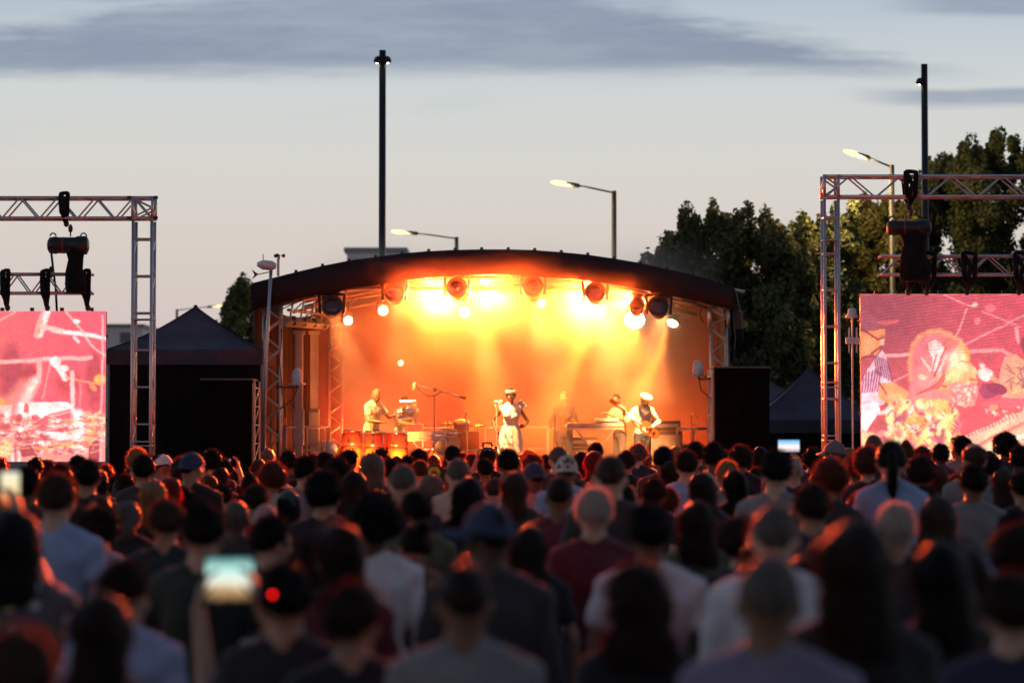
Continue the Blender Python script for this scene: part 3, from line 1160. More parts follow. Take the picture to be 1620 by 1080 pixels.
def face_picture():
    # coordinates: x 0..1 across, y 0..1 down; made from measured places on the visible 58 percent
    W_, H_ = 900, 520
    img = paint(W_, H_)
    rng = np.random.default_rng(4)
    X, Y = _grid(img)
    sx, sy = 1 / 455.0, 1 / 262.0   # photo pixels -> picture units
    Xp = lambda x: (x - 1361) * sx
    Yp = lambda y: (y - 465) * sy
    base = np.stack([.66 + .28 * X + .1 * Y, .20 + .08 * Y, .27 + .06 * X], -1)
    img[:] = base
    blend(img, np.clip(.8 - np.hypot((X - Xp(1400)) * 2.4, (Y - Yp(485)) * 1.2) * 1.7, 0, .55), (.32, .12, .2))
    wht, pnk = (1, .88, .85), (.98, .62, .66)
    L = lambda x0, y0, x1, y1, w, c, so=.003: p_line(img, Xp(x0), Yp(y0), Xp(x1), Yp(y1), w, c, so)
    E = lambda x, y, rx, ry, c, rot=0, soft=.15: p_ell(img, Xp(x), Yp(y), rx * sx, ry * sy, c, rot, soft)
    # poles, mic arms, rail
    L(1492, 465, 1535, 484, .004, pnk)
    L(1552, 492, 1612, 517, .004, pnk)
    L(1529, 488, 1512, 533, .005, pnk)
    L(1524, 545, 1640, 490, .005, pnk)
    E(1541, 482, 5, 4, wht)
    E(1565, 487, 9, 7, (.95, .4, .5))
    E(1545, 507, 5, 6, (.95, .45, .55), .5)
    L(1400, 563, 1440, 560, .011, (.95, .72, .7))
    L(1532, 555, 1585, 553, .011, pnk)
    L(1585, 553, 1598, 562, .011, pnk)
    L(1412, 602, 1440, 590, .004, pnk)
    L(1607, 520, 1610, 540, .012, (.95, .7, .7))
    Q = lambda pts, c: p_poly(img, [(Xp(a), Yp(b)) for a, b in pts], c)
    # left figure: cap, face, glasses, striped shirt, forearm
    Q([(1361, 524), (1400, 520), (1401, 532), (1399, 540), (1392, 552), (1384, 562), (1376, 566), (1361, 568)], (.95, .55, .26))
    Q([(1361, 500), (1380, 498), (1402, 506), (1403, 516), (1390, 519), (1361, 521)], (.50, .20, .28))
    Q([(1385, 508), (1423, 505), (1420, 511), (1398, 515)], (.88, .28, .30))
    E(1374, 545, 12, 14, (1, .66, .36), 0, .8)
    E(1396, 540, 4, 7, (1, .82, .62), .2, .5)
    L(1361, 519, 1388, 536, .005, (.32, .06, .10))
    L(1388, 536, 1399, 532, .005, (.32, .06, .10))
    L(1378, 558, 1396, 546, .006, (.40, .10, .12))
    L(1361, 566, 1380, 562, .010, (.45, .14, .2))
    Q([(1361, 605), (1372, 582), (1384, 565), (1396, 552), (1401, 562), (1404, 585), (1411, 605), (1406, 620), (1395, 640), (1361, 648)], (.98, .84, .88))
    for k in range(7):
        L(1381 + k * 3.6, 562 + 1.5 * k, 1385 + k * 4.0, 590 + 2 * k, .0042, (.38, .14, .34))
    for k in range(7):
        L(1365 + k * 4.5, 592 - k * 2, 1362 + k * 4.2, 620, .0042, (.42, .15, .36))
    Q([(1390, 605), (1412, 604), (1434, 618), (1448, 626), (1432, 645), (1412, 641), (1388, 630)], (.99, .66, .32))
    E(1418, 628, 16, 7, (1, .80, .45), .2, .7)
    L(1389, 604, 1400, 622, .006, (.55, .18, .3))
    Q([(1361, 640), (1386, 636), (1391, 648), (1382, 664), (1372, 680), (1361, 690)], (1, .96, .97))
    L(1386, 654, 1412, 650, .012, wht)
    # head wrap
    Q([(1432, 632), (1438, 612), (1438, 575), (1441, 546), (1451, 532), (1469, 523), (1486, 521), (1504, 527), (1519, 536), (1530, 548), (1512, 560), (1503, 575), (1492, 592), (1478, 612), (1458, 626)], (.94, .47, .48))
    for k, (x, y, rx, ry) in enumerate(((1452, 560, 10, 26), (1462, 600, 14, 16), (1500, 540, 12, 8))):
        E(x, y, rx, ry, ((.90, .42, .46), (.97, .58, .55), (.92, .44, .38))[k], .3, .7)
    for a, b in (((1439, 600), (1438, 572)), ((1438, 572), (1442, 545)), ((1442, 545), (1453, 532)), ((1453, 532), (1470, 524)), ((1470, 524), (1487, 522)), ((1487, 522), (1504, 528)), ((1504, 528), (1520, 538))):
        L(*a, *b, .010, (1, .68, .38), .012)
    # brow, cheek, nose, mouth, beard
    Q([(1519, 537), (1528, 546), (1533, 558), (1534, 574), (1543, 585), (1546, 591), (1542, 595), (1545, 602), (1544, 609), (1546, 622), (1541, 636), (1524, 643), (1506, 634), (1495, 617), (1489, 597), (1500, 576), (1508, 558)], (1, .76, .40))
    Q([(1526, 546), (1533, 558), (1534, 573), (1528, 570), (1523, 556)], (.93, .62, .16))
    E(1512, 572, 15, 20, (1, .97, .82), .2, .8)
    E(1508, 592, 12, 12, (1, .90, .62), 0, .7)
    E(1527, 583, 9, 5, (1, .93, .68), .5, .6)
    E(1538, 587, 6, 5, (1, .82, .55), .3, .5)
    L(1519, 571, 1531, 573, .004, (.80, .42, .2))
    L(1533, 601, 1545, 602, .005, (.70, .25, .25))
    Q([(1500, 606), (1514, 604), (1526, 608), (1534, 606), (1545, 610), (1547, 624), (1541, 637), (1524, 645), (1507, 635), (1498, 620)], (.93, .58, .52))
    blotches(img, (Xp(1502), Yp(608), Xp(1543), Yp(640)), 120, .010, [(1, .80, .68), (.82, .40, .40), (1, .90, .82), (.88, .52, .44)], rng)
    # neck and ear
    Q([(1478, 612), (1490, 600), (1497, 618), (1508, 636), (1506, 650), (1478, 646), (1466, 630)], (.97, .62, .36))
    E(1487, 600, 6, 9, (1, .84, .58), .2, .5)
    L(1483, 608, 1496, 611, .005, (.45, .12, .12))
    # white leaf on the wrap and its folds
    Q([(1466, 543), (1480, 536), (1491, 545), (1495, 556), (1487, 572), (1477, 588), (1472, 584), (1474, 566), (1468, 556)], (1, .95, .92))
    L(1457, 568, 1471, 586, .008, (1, .88, .82))
    L(1497, 560, 1482, 592, .010, (1, .86, .80))
    L(1482, 592, 1470, 606, .007, (1, .72, .62))
    L(1496, 548, 1476, 596, .0045, (.72, .22, .26))
    L(1473, 588, 1481, 560, .004, (.78, .30, .34))
    E(1458, 596, 7, 4, (1, .86, .66), 0, .3)
    Q([(1428, 632), (1440, 628), (1460, 621), (1478, 607), (1492, 588), (1494, 598), (1482, 616), (1462, 629), (1440, 636)], (.88, .32, .28))
    L(1440, 630, 1478, 609, .003, (.55, .10, .12))
    E(1557, 592, 12, 11, wht, 0, .2)
    E(1552, 578, 5, 4, (1, .85, .85), 0, .5)
    L(1567, 597, 1590, 610, .014, (.98, .62, .45))
    Q([(1552, 606), (1580, 608), (1586, 624), (1556, 632), (1548, 620)], (.55, .16, .30))
    # flowered shirt
    p_poly(img, [(Xp(1400), Yp(690)), (Xp(1412), Yp(650)), (Xp(1440), Yp(628)), (Xp(1478), Yp(615)), (Xp(1500), Yp(625)), (Xp(1515), Yp(655)), (Xp(1522), Yp(740)), (Xp(1395), Yp(740))], (.93, .55, .52))
    blotches(img, (Xp(1405), Yp(635), Xp(1512), Yp(735)), 420, .026, [(1, .85, .42), (1, .93, .6), (.98, .72, .3), (.85, .4, .5), (1, .95, .85), (.72, .28, .4)], rng)
    # second player at the far side, shirt with lines
    p_poly(img, [(Xp(1578), Yp(600)), (Xp(1588), Yp(565)), (Xp(1605), Yp(560)), (Xp(1650), Yp(590)), (Xp(1650), Yp(635)), (Xp(1585), Yp(630))], (.93, .66, .48))
    for k in range(22):
        L(1584 + rng.uniform(0, 60), 568 + rng.uniform(0, 50), 1584 + rng.uniform(0, 60), 575 + rng.uniform(0, 50), .0028, [(.55, .2, .2), (1, .85, .4), (.4, .3, .35)][k % 3])
    E(1630, 545, 16, 18, (.45, .12, .2))
    E(1575, 615, 18, 9, (.45, .1, .22), .3)
    # drum rim, keys, flare at the bottom
    p_poly(img, [(Xp(1548), Yp(638)), (Xp(1590), Yp(630)), (Xp(1700), Yp(632)), (Xp(1700), Yp(648)), (Xp(1560), Yp(645))], (.93, .32, .38))
    blotches(img, (Xp(1560), Yp(643), Xp(1640), Yp(660)), 50, .014, [(1, .9, .8), (.98, .6, .4), (.8, .3, .3)], rng)
    p_poly(img, [(Xp(1520), Yp(690)), (Xp(1600), Yp(655)), (Xp(1816), Yp(600)), (Xp(1816), Yp(740)), (Xp(1500), Yp(740))], (1, .82, .66))
    for k in range(16):
        L(1522 + k * 5.5, 686 - k * 2.2, 1525 + k * 5.5, 692 - k * 2.2, .0035, (.72, .22, .35))
    L(1540, 705, 1640, 660, .010, (.97, .5, .35))
    L(1560, 715, 1660, 668, .012, (1, .96, .85))
    blotches(img, (Xp(1361), Yp(680), Xp(1430), Yp(735)), 50, .03, [(1, .9, .7), (1, .8, .5), (.97, .6, .5)], rng)
    blotches(img, (Xp(1650), Yp(480), Xp(1810), Yp(720)), 60, .06, [(.95, .4, .45), (.8, .2, .3), (1, .7, .5)], rng)
    for k in range(60):
        x, y = rng.uniform(1408, 1512), rng.uniform(640, 720)
        L(x, y, x + rng.uniform(-8, 8), y + rng.uniform(3, 10), .003, [(.62, .25, .30), (.72, .34, .2)][k % 2])
    img[:] = blur(img, 2)
    # fine beat pattern of the pixel grid
    mo = .5 + .5 * np.sin((Y * 52 + X * 14 + .4 * np.sin(X * 9)) * 2 * PI)
    wgt = np.clip(.75 - Y * 1.3, 0, .5)
    img *= (1 - wgt * .5 * mo)[..., None]
    img *= (.9 + .1 * rng.random((H_, W_)))[..., None]
    return img


def drum_picture():
    W_, H_ = 900, 520
    img = paint(W_, H_)
    rng = np.random.default_rng(8)
    X, Y = _grid(img)
    sx, sy = 1 / 425.0, 1 / 238.0
    Xp = lambda x: 1 - (168 - x) * sx
    Yp = lambda y: (y - 492) * sy
    img[:] = np.stack([.92 - .05 * Y, .27 + .05 * np.sin(X * 5), .30 + .03 * X], -1)
    L = lambda x0, y0, x1, y1, w, c, so=.006: p_line(img, Xp(x0), Yp(y0), Xp(x1), Yp(y1), w, c, so)
    E = lambda x, y, rx, ry, c, rot=0, soft=.3: p_ell(img, Xp(x), Yp(y), rx * sx, ry * sy, c, rot, soft)
    wht, pnk = (1, .95, .94), (1, .66, .66)
    # dark figures behind
    E(18, 590, 18, 45, (.60, .12, .2), 0, .5)
    E(45, 595, 13, 20, (.62, .10, .16), .3, .5)
    E(150, 600, 14, 45, (.68, .13, .2), 0, .5)
    E(110, 605, 20, 22, (.78, .16, .2), 0, .5)
    E(-60, 600, 60, 60, (.7, .14, .2), 0, .5)
    L(0, 505, 24, 493, .006, pnk)
    # microphone and boom
    L(72, 494, 61, 528, .030, pnk)
    L(74, 494, 64, 528, .018, wht)
    L(60, 526, 66, 508, .010, (.98, .6, .4))
    L(66, 516, 98, 523, .018, (1, .8, .78))
    L(102, 524, 168, 534, .014, wht)
    L(118, 533, 124, 540, .010, wht)
    pts = [(105, 493), (118, 508), (130, 524), (146, 546), (160, 558), (170, 563)]
    for a, b in zip(pts[:-1], pts[1:]):
        L(*a, *b, .007, (1, .78, .76))
    E(121, 507, 5, 4, wht)
    # rail
    L(-200, 575, 0, 573, .013, pnk)
    L(0, 573, 143, 565, .014, (1, .72, .7))
    L(62, 574, 62, 595, .018, (1, .7, .68))
    L(80, 572, 68, 630, .008, (.95, .5, .5))
    E(88, 572, 9, 8, wht)
    L(88, 572, 104, 598, .020, wht)
    E(102, 583, 8, 6, (1, .9, .88))
    L(106, 596, 150, 606, .007, (1, .6, .4))
    E(159, 600, 9, 9, (1, .72, .22), .4)
    E(148, 612, 8, 4, (.99, .5, .25), .8)
    L(115, 590, 116, 650, .016, (1, .86, .86))
    L(128, 606, 128, 640, .007, (.98, .5, .55))
    # sticks, blurred
    L(42, 610, -10, 665, .045, (.97, .48, .44), .03)
    L(56, 602, 30, 655, .034, (1, .88, .84), .02)
    L(36, 650, 8, 700, .022, wht, .01)
    E(0, 635, 14, 6, (1, .62, .2), .6)
    # white drum skins and hardware
    p_poly(img, [(Xp(30), Yp(637)), (Xp(105), Yp(635)), (Xp(122), Yp(646)), (Xp(85), Yp(652)), (Xp(52), Yp(672)), (Xp(46), Yp(668))], wht)
    p_poly(img, [(Xp(-110), Yp(650)), (Xp(20), Yp(640)), (Xp(20), Yp(665)), (Xp(-110), Yp(680))], (1, .8, .75))
    E(42, 650, 4, 12, (.85, .25, .3))
    p_poly(img, [(Xp(-200), Yp(680)), (Xp(168), Yp(668)), (Xp(168), Yp(735)), (Xp(-200), Yp(735))], (.98, .58, .50))
    blotches(img, (Xp(-120), Yp(655), Xp(150), Yp(715)), 330, .022, [wht, (1, .8, .75), (.9, .3, .36), (1, .7, .5), (.75, .2, .26)], rng)
    for k in range(9):
        L(85, 655 + k * 5, 122, 650 + k * 6, .004, [(1, .9, .85), (.85, .25, .3)][k % 2])
    L(124, 655, 126, 708, .042, wht, .015)
    L(60, 708, 150, 700, .010, (1, .72, .3))
    E(100, 690, 30, 6, wht, .15)
    E(150, 668, 16, 10, (1, .72, .35), .3)
    blotches(img, (Xp(140), Yp(650), Xp(168), Yp(690)), 50, .022, [(1, .75, .4), (1, .9, .7), (.9, .35, .3)], rng)
    p_poly(img, [(Xp(10), Yp(722)), (Xp(45), Yp(700)), (Xp(62), Yp(722))], (.55, .1, .16))
    E(8, 710, 14, 14, (1, .9, .6))
    E(27, 722, 9, 16, (1, .86, .82))
    L(27, 700, 27, 730, .010, (.75, .3, .35))
    L(163, 500, 161, 735, .007, (1, .74, .76))
    p_poly(img, [(Xp(142), Yp(705)), (Xp(159), Yp(690)), (Xp(159), Yp(735)), (Xp(142), Yp(735))], (.55, .12, .2))
    blotches(img, (0, .3, .55, 1), 90, .06, [(1, .6, .5), (.9, .3, .35), (1, .85, .75)], rng)
    for k in range(150):
        x, y = rng.uniform(-60, 160), rng.uniform(655, 716)
        L(x, y, x + rng.uniform(-22, 22), y + rng.uniform(-4, 4), .0035, [(.70, .16, .24), (1, .93, .9), (.62, .18, .22), (1, .7, .4)][k % 4])
    img[:] = blur(img, 2)
    img *= (.92 + .08 * rng.random((H_, W_)))[..., None]
    mo = .5 + .5 * np.sin(X * 95 * 2 * PI)
    img *= (1 - .06 * mo)[..., None]
    return img


def organic(img, seed, base, veil=.16):
    h, w, _ = img.shape
    rng = np.random.default_rng(seed)

    def field(n_, amp):
        g_ = rng.normal(size=(n_, int(n_ * 1.7)))
        yy, xx = np.linspace(0, n_ - 1.001, h), np.linspace(0, int(n_ * 1.7) - 1.001, w)
        y0, x0 = yy.astype(int), xx.astype(int)
        fy, fx = (yy - y0)[:, None], (xx - x0)[None]
        fy, fx = fy * fy * (3 - 2 * fy), fx * fx * (3 - 2 * fx)
        a = g_[y0][:, x0] * (1 - fx) + g_[y0][:, x0 + 1] * fx
        b = g_[y0 + 1][:, x0] * (1 - fx) + g_[y0 + 1][:, x0 + 1] * fx
        return (a * (1 - fy) + b * fy) * amp
    dy = field(14, 1.6) + field(40, .7) + field(110, .5)
    dx = field(14, 1.6) + field(40, .7) + field(110, .5)
    Y, X = np.mgrid[0:h, 0:w]
    img = img[np.clip((Y + dy).astype(int), 0, h - 1), np.clip((X + dx).astype(int), 0, w - 1)]
    tone = 1 + field(30, .05) + field(90, .06) + rng.normal(size=(h, w)) * .07
    img = img * tone[..., None]
    glow = blur(np.clip(img - .75, 0, 1), 24)
    img = np.clip(img, 0, 1) ** .85
    img = img * (1 - veil) + np.array(base) * veil + glow * .9
    return np.clip(blur(img, 1), 0, 1)


def screen_mat(name, arr, strength):
    h, w, _ = arr.shape
    im = bpy.data.images.new(name, w, h, alpha=False)
    a = np.ones((h, w, 4), np.float32)
    a[..., :3] = np.clip(arr[::-1], 0, 1)
    im.pixels.foreach_set(a.ravel())
    im.update()
    im.pack()
    m = bpy.data.materials.new(name)
    m.use_nodes = True
    T = NT(m.node_tree)
    out = T.n('ShaderNodeOutputMaterial')
    e = T.n('ShaderNodeEmission')
    tx = T.n('ShaderNodeTexImage')
    tx.image = im
    uv = T.n('ShaderNodeTexCoord')
    T.l(uv.outputs['UV'], tx.inputs[0])
    T.l(tx.outputs[0], e.inputs[0])
    e.inputs[1].default_value = strength
    T.l(e.outputs[0], out.inputs[0])
    return m


def led_screen(label, x0, x1, ytop, ybot, Y, m):
    a, b = P(x0, ytop, Y), P(x1, ytop, Y)
    zb = P(x0, ybot, Y).z
    w, h = b.x - a.x, a.z - zb
    t = thing('led_screen', label, 'screen', ((a.x + b.x) / 2, Y, zb))
    me = bpy.data.meshes.new('display')
    me.from_pydata([(-w / 2, 0, 0), (w / 2, 0, 0), (w / 2, 0, h), (-w / 2, 0, h)], [], [(0, 1, 2, 3)])
    uv = me.uv_layers.new()
    for i, c in enumerate(((0, 0), (1, 0), (1, 1), (0, 1))):
        uv.data[i].uv = c
    obj('display', me, m, t)
    nx, nz_ = 9, 5
    cab = MB().box((0, .055, 0), (w / nx - .004, .1, h / nz_ - .004), bev=.01).mesh('cabinet')
    for i in range(nx):
        for k in range(nz_):
            obj('cabinet', cab, M_BLACK, t, (-w / 2 + (i + .5) * w / nx, 0, (k + .5) * h / nz_))
    for i in range(nx):
        obj('hanging_bracket', MB().box((-w / 2 + (i + .5) * w / nx, .05, h + .03), (.06, .06, .06)), M_STEEL, t)
    for k in (1, 3):
        for s in (-1, 1):
            obj('corner_latch', MB().ell((s * (w / 2 + .012), .04, h * k / 3.6), (.02, .03, .03), seg=8, rings=6), M_STEEL, t)
    return t


led_screen('wide screen showing pink close-up of drumsticks and white drum skins', -257, 168, 492, 730, 40.9, screen_mat('drum_picture', organic(drum_picture(), 3, (1, .62, .59), .37), 1.25))
led_screen('wide screen showing a bearded singer in side view with a patterned head wrap', 1361, 1816, 465, 727, 38.3, screen_mat('face_picture', organic(face_picture(), 5, (1, .58, .58), .34), 1.25))


def hoist(label, x, ytop, ybot, yhook, Y, half, sack_w, sack_x=0, wrap_y=None):
    """electric chain hoist: lying motor drum, chain bag below, hook and chain above"""
    c = P(x, (ytop + ybot) / 2, Y)
    r = (P(x, ytop, Y).z - P(x, ybot, Y).z) / 2
    t = thing('chain_hoist', label, 'hoist', c)
    hw = half
    prof = [(r * .55, -hw), (r * .9, -hw + .03), (r, -hw * .6), (r * .92, -hw * .5), (r * .92, hw * .35), (r * 1.05, hw * .45), (r * 1.05, hw * .9), (r * .6, hw)]
    obj('motor_drum', MB().lathe(prof, 18, Matrix.Rotation(PI / 2, 4, 'Y')), M_BLACK, t, smooth=True)
    obj('red_band', MB().lathe([(r * .95, -.02), (r * .95, .0)], 18, Matrix.Translation((-hw * .2, 0, 0)) @ Matrix.Rotation(PI / 2, 4, 'Y')), mat('red_paint', (.35, .03, .03), .4), t)
    for s in (-1, 1):
        pts = [(s * hw * .75 + .05 * math.cos(a_), 0, r * .9 + .05 * math.sin(a_) + .02) for a_ in [i * PI / 6 for i in range(7)]]
        obj('handle', MB().tube(pts, .012, 6), M_BLACK, t)
    zh = P(x, yhook, Y).z - c.z
    obj('chain', MB().tube([(sack_x * .3, 0, r), (sack_x * .3, 0, zh)], .012, 6), M_STEEL, t)
    obj('hook', MB().lathe([(.01, -.07), (.035, -.04), (.04, .02), (.015, .07)], 8, Matrix.Translation((sack_x * .3, 0, zh - .05))), M_STEEL, t, smooth=True)
    zb = P(x, wrap_y, Y).z - c.z
    w = sack_w / 2
    sk = MB().loft([((sack_x, 0, zb), w * 1.05, .10), ((sack_x + .01, 0, zb * .8), w * 1.2, .13), ((sack_x - .01, 0, zb * .55), w * .95, .12), ((sack_x, 0, zb * .3), w * .85, .10), ((sack_x, 0, -r * .4), w * 1.1, .12)], 16)
    for i, q in enumerate(sk.v):
        sk.v[i] = (q[0] + .012 * math.sin(i * 1.7), q[1] + .015 * math.sin(i * 2.3), q[2])
    obj('chain_bag', sk, M_CLOTH, t, smooth=True)
    return t


def sling(label, x, y0, y1, Y, group='round slings holding the screen bars', w=.05):
    a, b = P(x, y0, Y), P(x, y1, Y)
    t = thing('round_sling', label, 'sling', b, 0, group)
    h = a.z - b.z
    lo = MB()
    pts = [(-w * 1.1, -.2, h * .95), (-w * 1.0, -.22, h * .7), (-w * .9, -.2, h * .4), (0, -.05, h * .12)]
    lo.tube(pts, [.036, .042, .038, .026], 7)
    pts = [(w * 1.1, -.2, h * .95), (w * .9, -.22, h * .65), (w * .9, -.2, h * .35), (0, -.05, h * .1)]
    lo.tube(pts, [.036, .042, .038, .026], 7)
    lo.tube([(-w * 1.1, -.2, h * .95), (-w * .5, -.05, h), (w * .5, -.05, h), (w * 1.1, -.2, h * .95)], .034, 7)
    lo.tube([(-w * .8, -.22, h * .9), (w * .2, -.24, h * .62), (-w * .3, -.22, h * .35), (0, -.1, h * .1)], .036, 7)
    lo.tube([(-w, .2, h * .95), (-w * .5, .2, h * .3), (0, .02, h * .08)], .02, 6)
    obj('strap', lo, M_CLOTH, t, smooth=True)
    obj('shackle', MB().lathe([(.02, -.02), (.045, .01), (.045, .05), (.02, .09)], 8), M_STEEL, t, smooth=True)
    return t


# drum-picture side
YL = 40.3
z_top, z_bot = P(230, 314, YL).z, P(230, 346, YL).z
zc, hh = (z_top + z_bot) / 2, (z_top - z_bot)
xt = P(227, 500, YL).x
g1 = thing('truss_gantry', 'aluminium goal-shaped truss around the drum-picture screen', 'truss', (xt, YL, 0))
truss(g1, 'tower', (0, 0, 0), (0, 0, z_bot - .04), .31, .34, .62, .027, front='rung')
for z in (.9, 1.8, 1.87, 3.9):
    obj('connector_plate', MB().box((0, 0, z), (.37, .40, .02), bev=.005), M_ALU, g1)
truss(g1, 'beam', (.16, 0, zc), (-7.4, 0, zc), .34, hh, .62, .025)
truss(g1, 'corner_joint', (0, 0, z_bot - .02), (0, 0, z_top + .02), .33, .36, .36, .026)
for x in (-.19, .19):
    for z in (z_top, z_bot):
        obj('pin', MB().box((x * 1.15, -.17, z), (.07, .05, .05)), M_STEEL, g1)
truss(g1, 'tower', (-7.2, 0, 0), (-7.2, 0, z_bot - .04), .31, .34, .62, .027, front='rung')
for x in (0, -7.2):
    obj('base_plate', MB().box((x, 0, .01), (.8, .8, .02)), M_STEEL, g1)
zc2 = (P(100, 433, 40.6).z + P(100, 463, 40.6).z) / 2
hh2 = P(100, 433, 40.6).z - P(100, 463, 40.6).z
x2 = P(144, 450, 40.6).x
t = thing('screen_bar', 'short truss bar hung above the drum-picture screen', 'truss', (x2, 40.75, zc2))
truss(t, 'bar', (0, 0, 0), (-4.1, 0, 0), .28, hh2, .52, .022)
hoist('black chain hoist with a bag hung before the drum-picture screen bar', 108, 374, 402, 357, 40.3, .34, .30, .12, 464)
sling('black sling knotted round the upper beam above the chain hoist', 105, 306, 357, 40.3, w=.055)
for x, lb in ((12, 'leftmost of the black slings over the drum-picture screen'), (75, 'middle black sling over the drum-picture screen, beside a hanging cable'), (139, 'black sling at the stage-side end of the drum-picture screen bar')):
    sling(lb, x, 428, 490, 40.7)
t = thing('power_cable', 'black cable looping down behind the drum-picture screen hoist', 'cable', P(85, 480, 41.0))
b0 = t.location.copy()
obj('cable_run', MB().tube([P(81, 398, 40.9) - b0, P(84, 425, 40.9) - b0, P(88, 455, 41.05) - b0, P(90, 492, 41.1) - b0], .02, 6), M_BLACK, t, smooth=True)
obj('cable_clip', MB().ell(P(81, 430, 40.9) - b0, (.05, .04, .10), seg=8, rings=6), M_BLACK, t, smooth=True)

# face-picture side
YR = 37.5
z_top, z_bot = P(1313, 280, YR).z, P(1313, 312, YR).z
zc, hh = (z_top + z_bot) / 2, (z_top - z_bot)
xt = P(1314, 500, YR).x
g2 = thing('truss_gantry', 'aluminium goal-shaped truss around the face-picture screen, slim ladder tower', 'truss', (xt, YR, 0))
truss(g2, 'tower', (0, 0, 0), (0, 0, z_bot - .04), .215, .30, .55, .025, front='rung', side_diag=False)
for z in (1.0, 1.9, 2.55, 2.72, 2.80, 5.0):
    obj('connector_plate', MB().box((0, 0, z), (.26, .34, .018), bev=.005), M_ALU, g2)
truss(g2, 'beam', (-.1, 0, zc), (7.0, 0, zc), .30, hh, .80, .023)
truss(g2, 'corner_joint', (0, 0, z_bot - .02), (0, 0, z_top + .02), .215, .32, .36, .026)
truss(g2, 'tower', (6.8, 0, 0), (6.8, 0, z_bot - .04), .215, .30, .55, .025, front='rung', side_diag=False)
for x in (0, 6.8):
    obj('base_plate', MB().box((x, 0, .01), (.8, .8, .02)), M_STEEL, g2)
zc2 = (P(1500, 405, 37.9).z + P(1500, 434, 37.9).z) / 2
hh2 = P(1500, 405, 37.9).z - P(1500, 434, 37.9).z
x2 = P(1393, 420, 37.9).x
t = thing('screen_bar', 'long truss bar hung above the face-picture screen, draped with black cloth', 'truss', (x2, 38.0, zc2))
truss(t, 'bar', (0, 0, 0), (4.1, 0, 0), .26, hh2, .66, .020)
hoist('black chain hoist with long bag before the face-picture screen bar', 1438, 348, 373, 330, 37.5, .34, .42, .08, 445)
sling('black sling knotted round the upper beam before the tall dark column', 1438, 272, 330, 37.5, w=.075)
for x, lb in ((1437, 'black sling over the bearded singer screen, hidden partly by the long bag'), (1466, 'wide black sling beside the long bag over the bearded singer screen'), (1530, 'black sling midway along the bar over the bearded singer screen'), (1612, 'black sling at the frame edge over the bearded singer screen')):
    sling(lb, x, 400, 465, 37.95, w=.09)


# ================================================================== stage lamps
LG = 'lit stage lamps under the arched roof'


def moving_head(label, x, y, Y, tilt=-.35, roll=0.0, sc=1.0, lit=None):
    c = P(x, y, Y)
    t = thing('moving_head_lamp', label, 'stage lamp', c, 0, 'moving head lamps hung along the roof edge')
    t.scale = (sc, sc, sc)
    obj('base', MB().box((0, .02, .34), (.30, .20, .13), bev=.03), M_BLACK, t)
    obj('clamp', MB().tube([(0, .02, .4), (0, .02, .55)], .03, 8), M_STEEL, t)
    yk = MB()
    yk.box((0, .02, .25), (.44, .1, .05), bev=.015)
    for s in (-1, 1):
        yk.box((s * .215, .02, .08), (.05, .13, .36), (0, s * .06, 0), bev=.02)
    obj('yoke', yk, M_BLACK, t)
    M = Matrix.Rotation(PI / 2 + tilt, 4, 'X') @ Matrix.Rotation(roll, 4, 'Y')
    hd = MB().lathe([(.06, -.2), (.13, -.16), (.155, -.06), (.175, .05), (.19, .14), (.185, .17), (.16, .165)], 20, M)
    obj('lamp_head', hd, M_BLACK, t, smooth=True)
    ln = MB().lathe([(.16, .15), (.155, .158), (.08, .175), (.01, .18)], 20, M)
    obj('lens', ln, M_GLASS_DK if lit is None else lit, t, smooth=True)
    rim = MB().lathe([(.188, .15), (.192, .185), (.178, .188), (.165, .16)], 20, M)
    obj('lens_ring', rim, M_STEEL, t, smooth=True)
    return t


for i, (x, y, lb, rl_) in enumerate((
        (525, 488, 'dark moving head lamp nearest the pale wing posts', .1),
        (624, 467, 'dark moving head lamp above the dotted lamp over the percussionist', .05),
        (723, 460, 'dark moving head lamp between the bright lamp pairs, above the boom microphone', .0),
        (843, 458, 'dark moving head lamp just past the singer, near the arch centre', .0),
        (942, 467, 'dark moving head lamp above the brightest slanting beam', -.05),
        (1042, 489, 'dark moving head lamp nearest the stage end by the trombone', -.1))):
    moving_head(lb, x, y, 45.22, -.30, rl_, 1.05)
moving_head('smaller moving head lamp wedged before the last large one, glaring below', 1007, 488, 45.8, -.5, 0, .8)

WARM = (1.0, .10, .01)
GOLD = (1.0, .165, .014)
RED = (1.0, .16, .03)
E_Y = emit('lamp_glow_gold', (1, .66, .22), 30)
E_W = emit('lamp_glow_white', (1, .80, .42), 45)
E_O = emit('lamp_glow_amber', (1, .52, .16), 16)
E_D = emit('led_dot_glow', (1, .74, .42), 16)


def aim(o, d):
    o.rotation_mode = 'QUATERNION'
    o.rotation_quaternion = Vector(d).to_track_quat('-Z', 'Y')


def spot(parent, loc, d, energy, col, size=60, blend_=.6, rad=.06, name='beam_light'):
    ld = bpy.data.lights.new(name, 'SPOT')
    ld.energy = energy
    ld.color = col
    ld.spot_size = R(size)
    ld.spot_blend = blend_
    ld.shadow_soft_size = rad
    o = bpy.data.objects.new(name, ld)
    COL.objects.link(o)
    o.parent = parent
    o.location = loc
    aim(o, d)
    return o


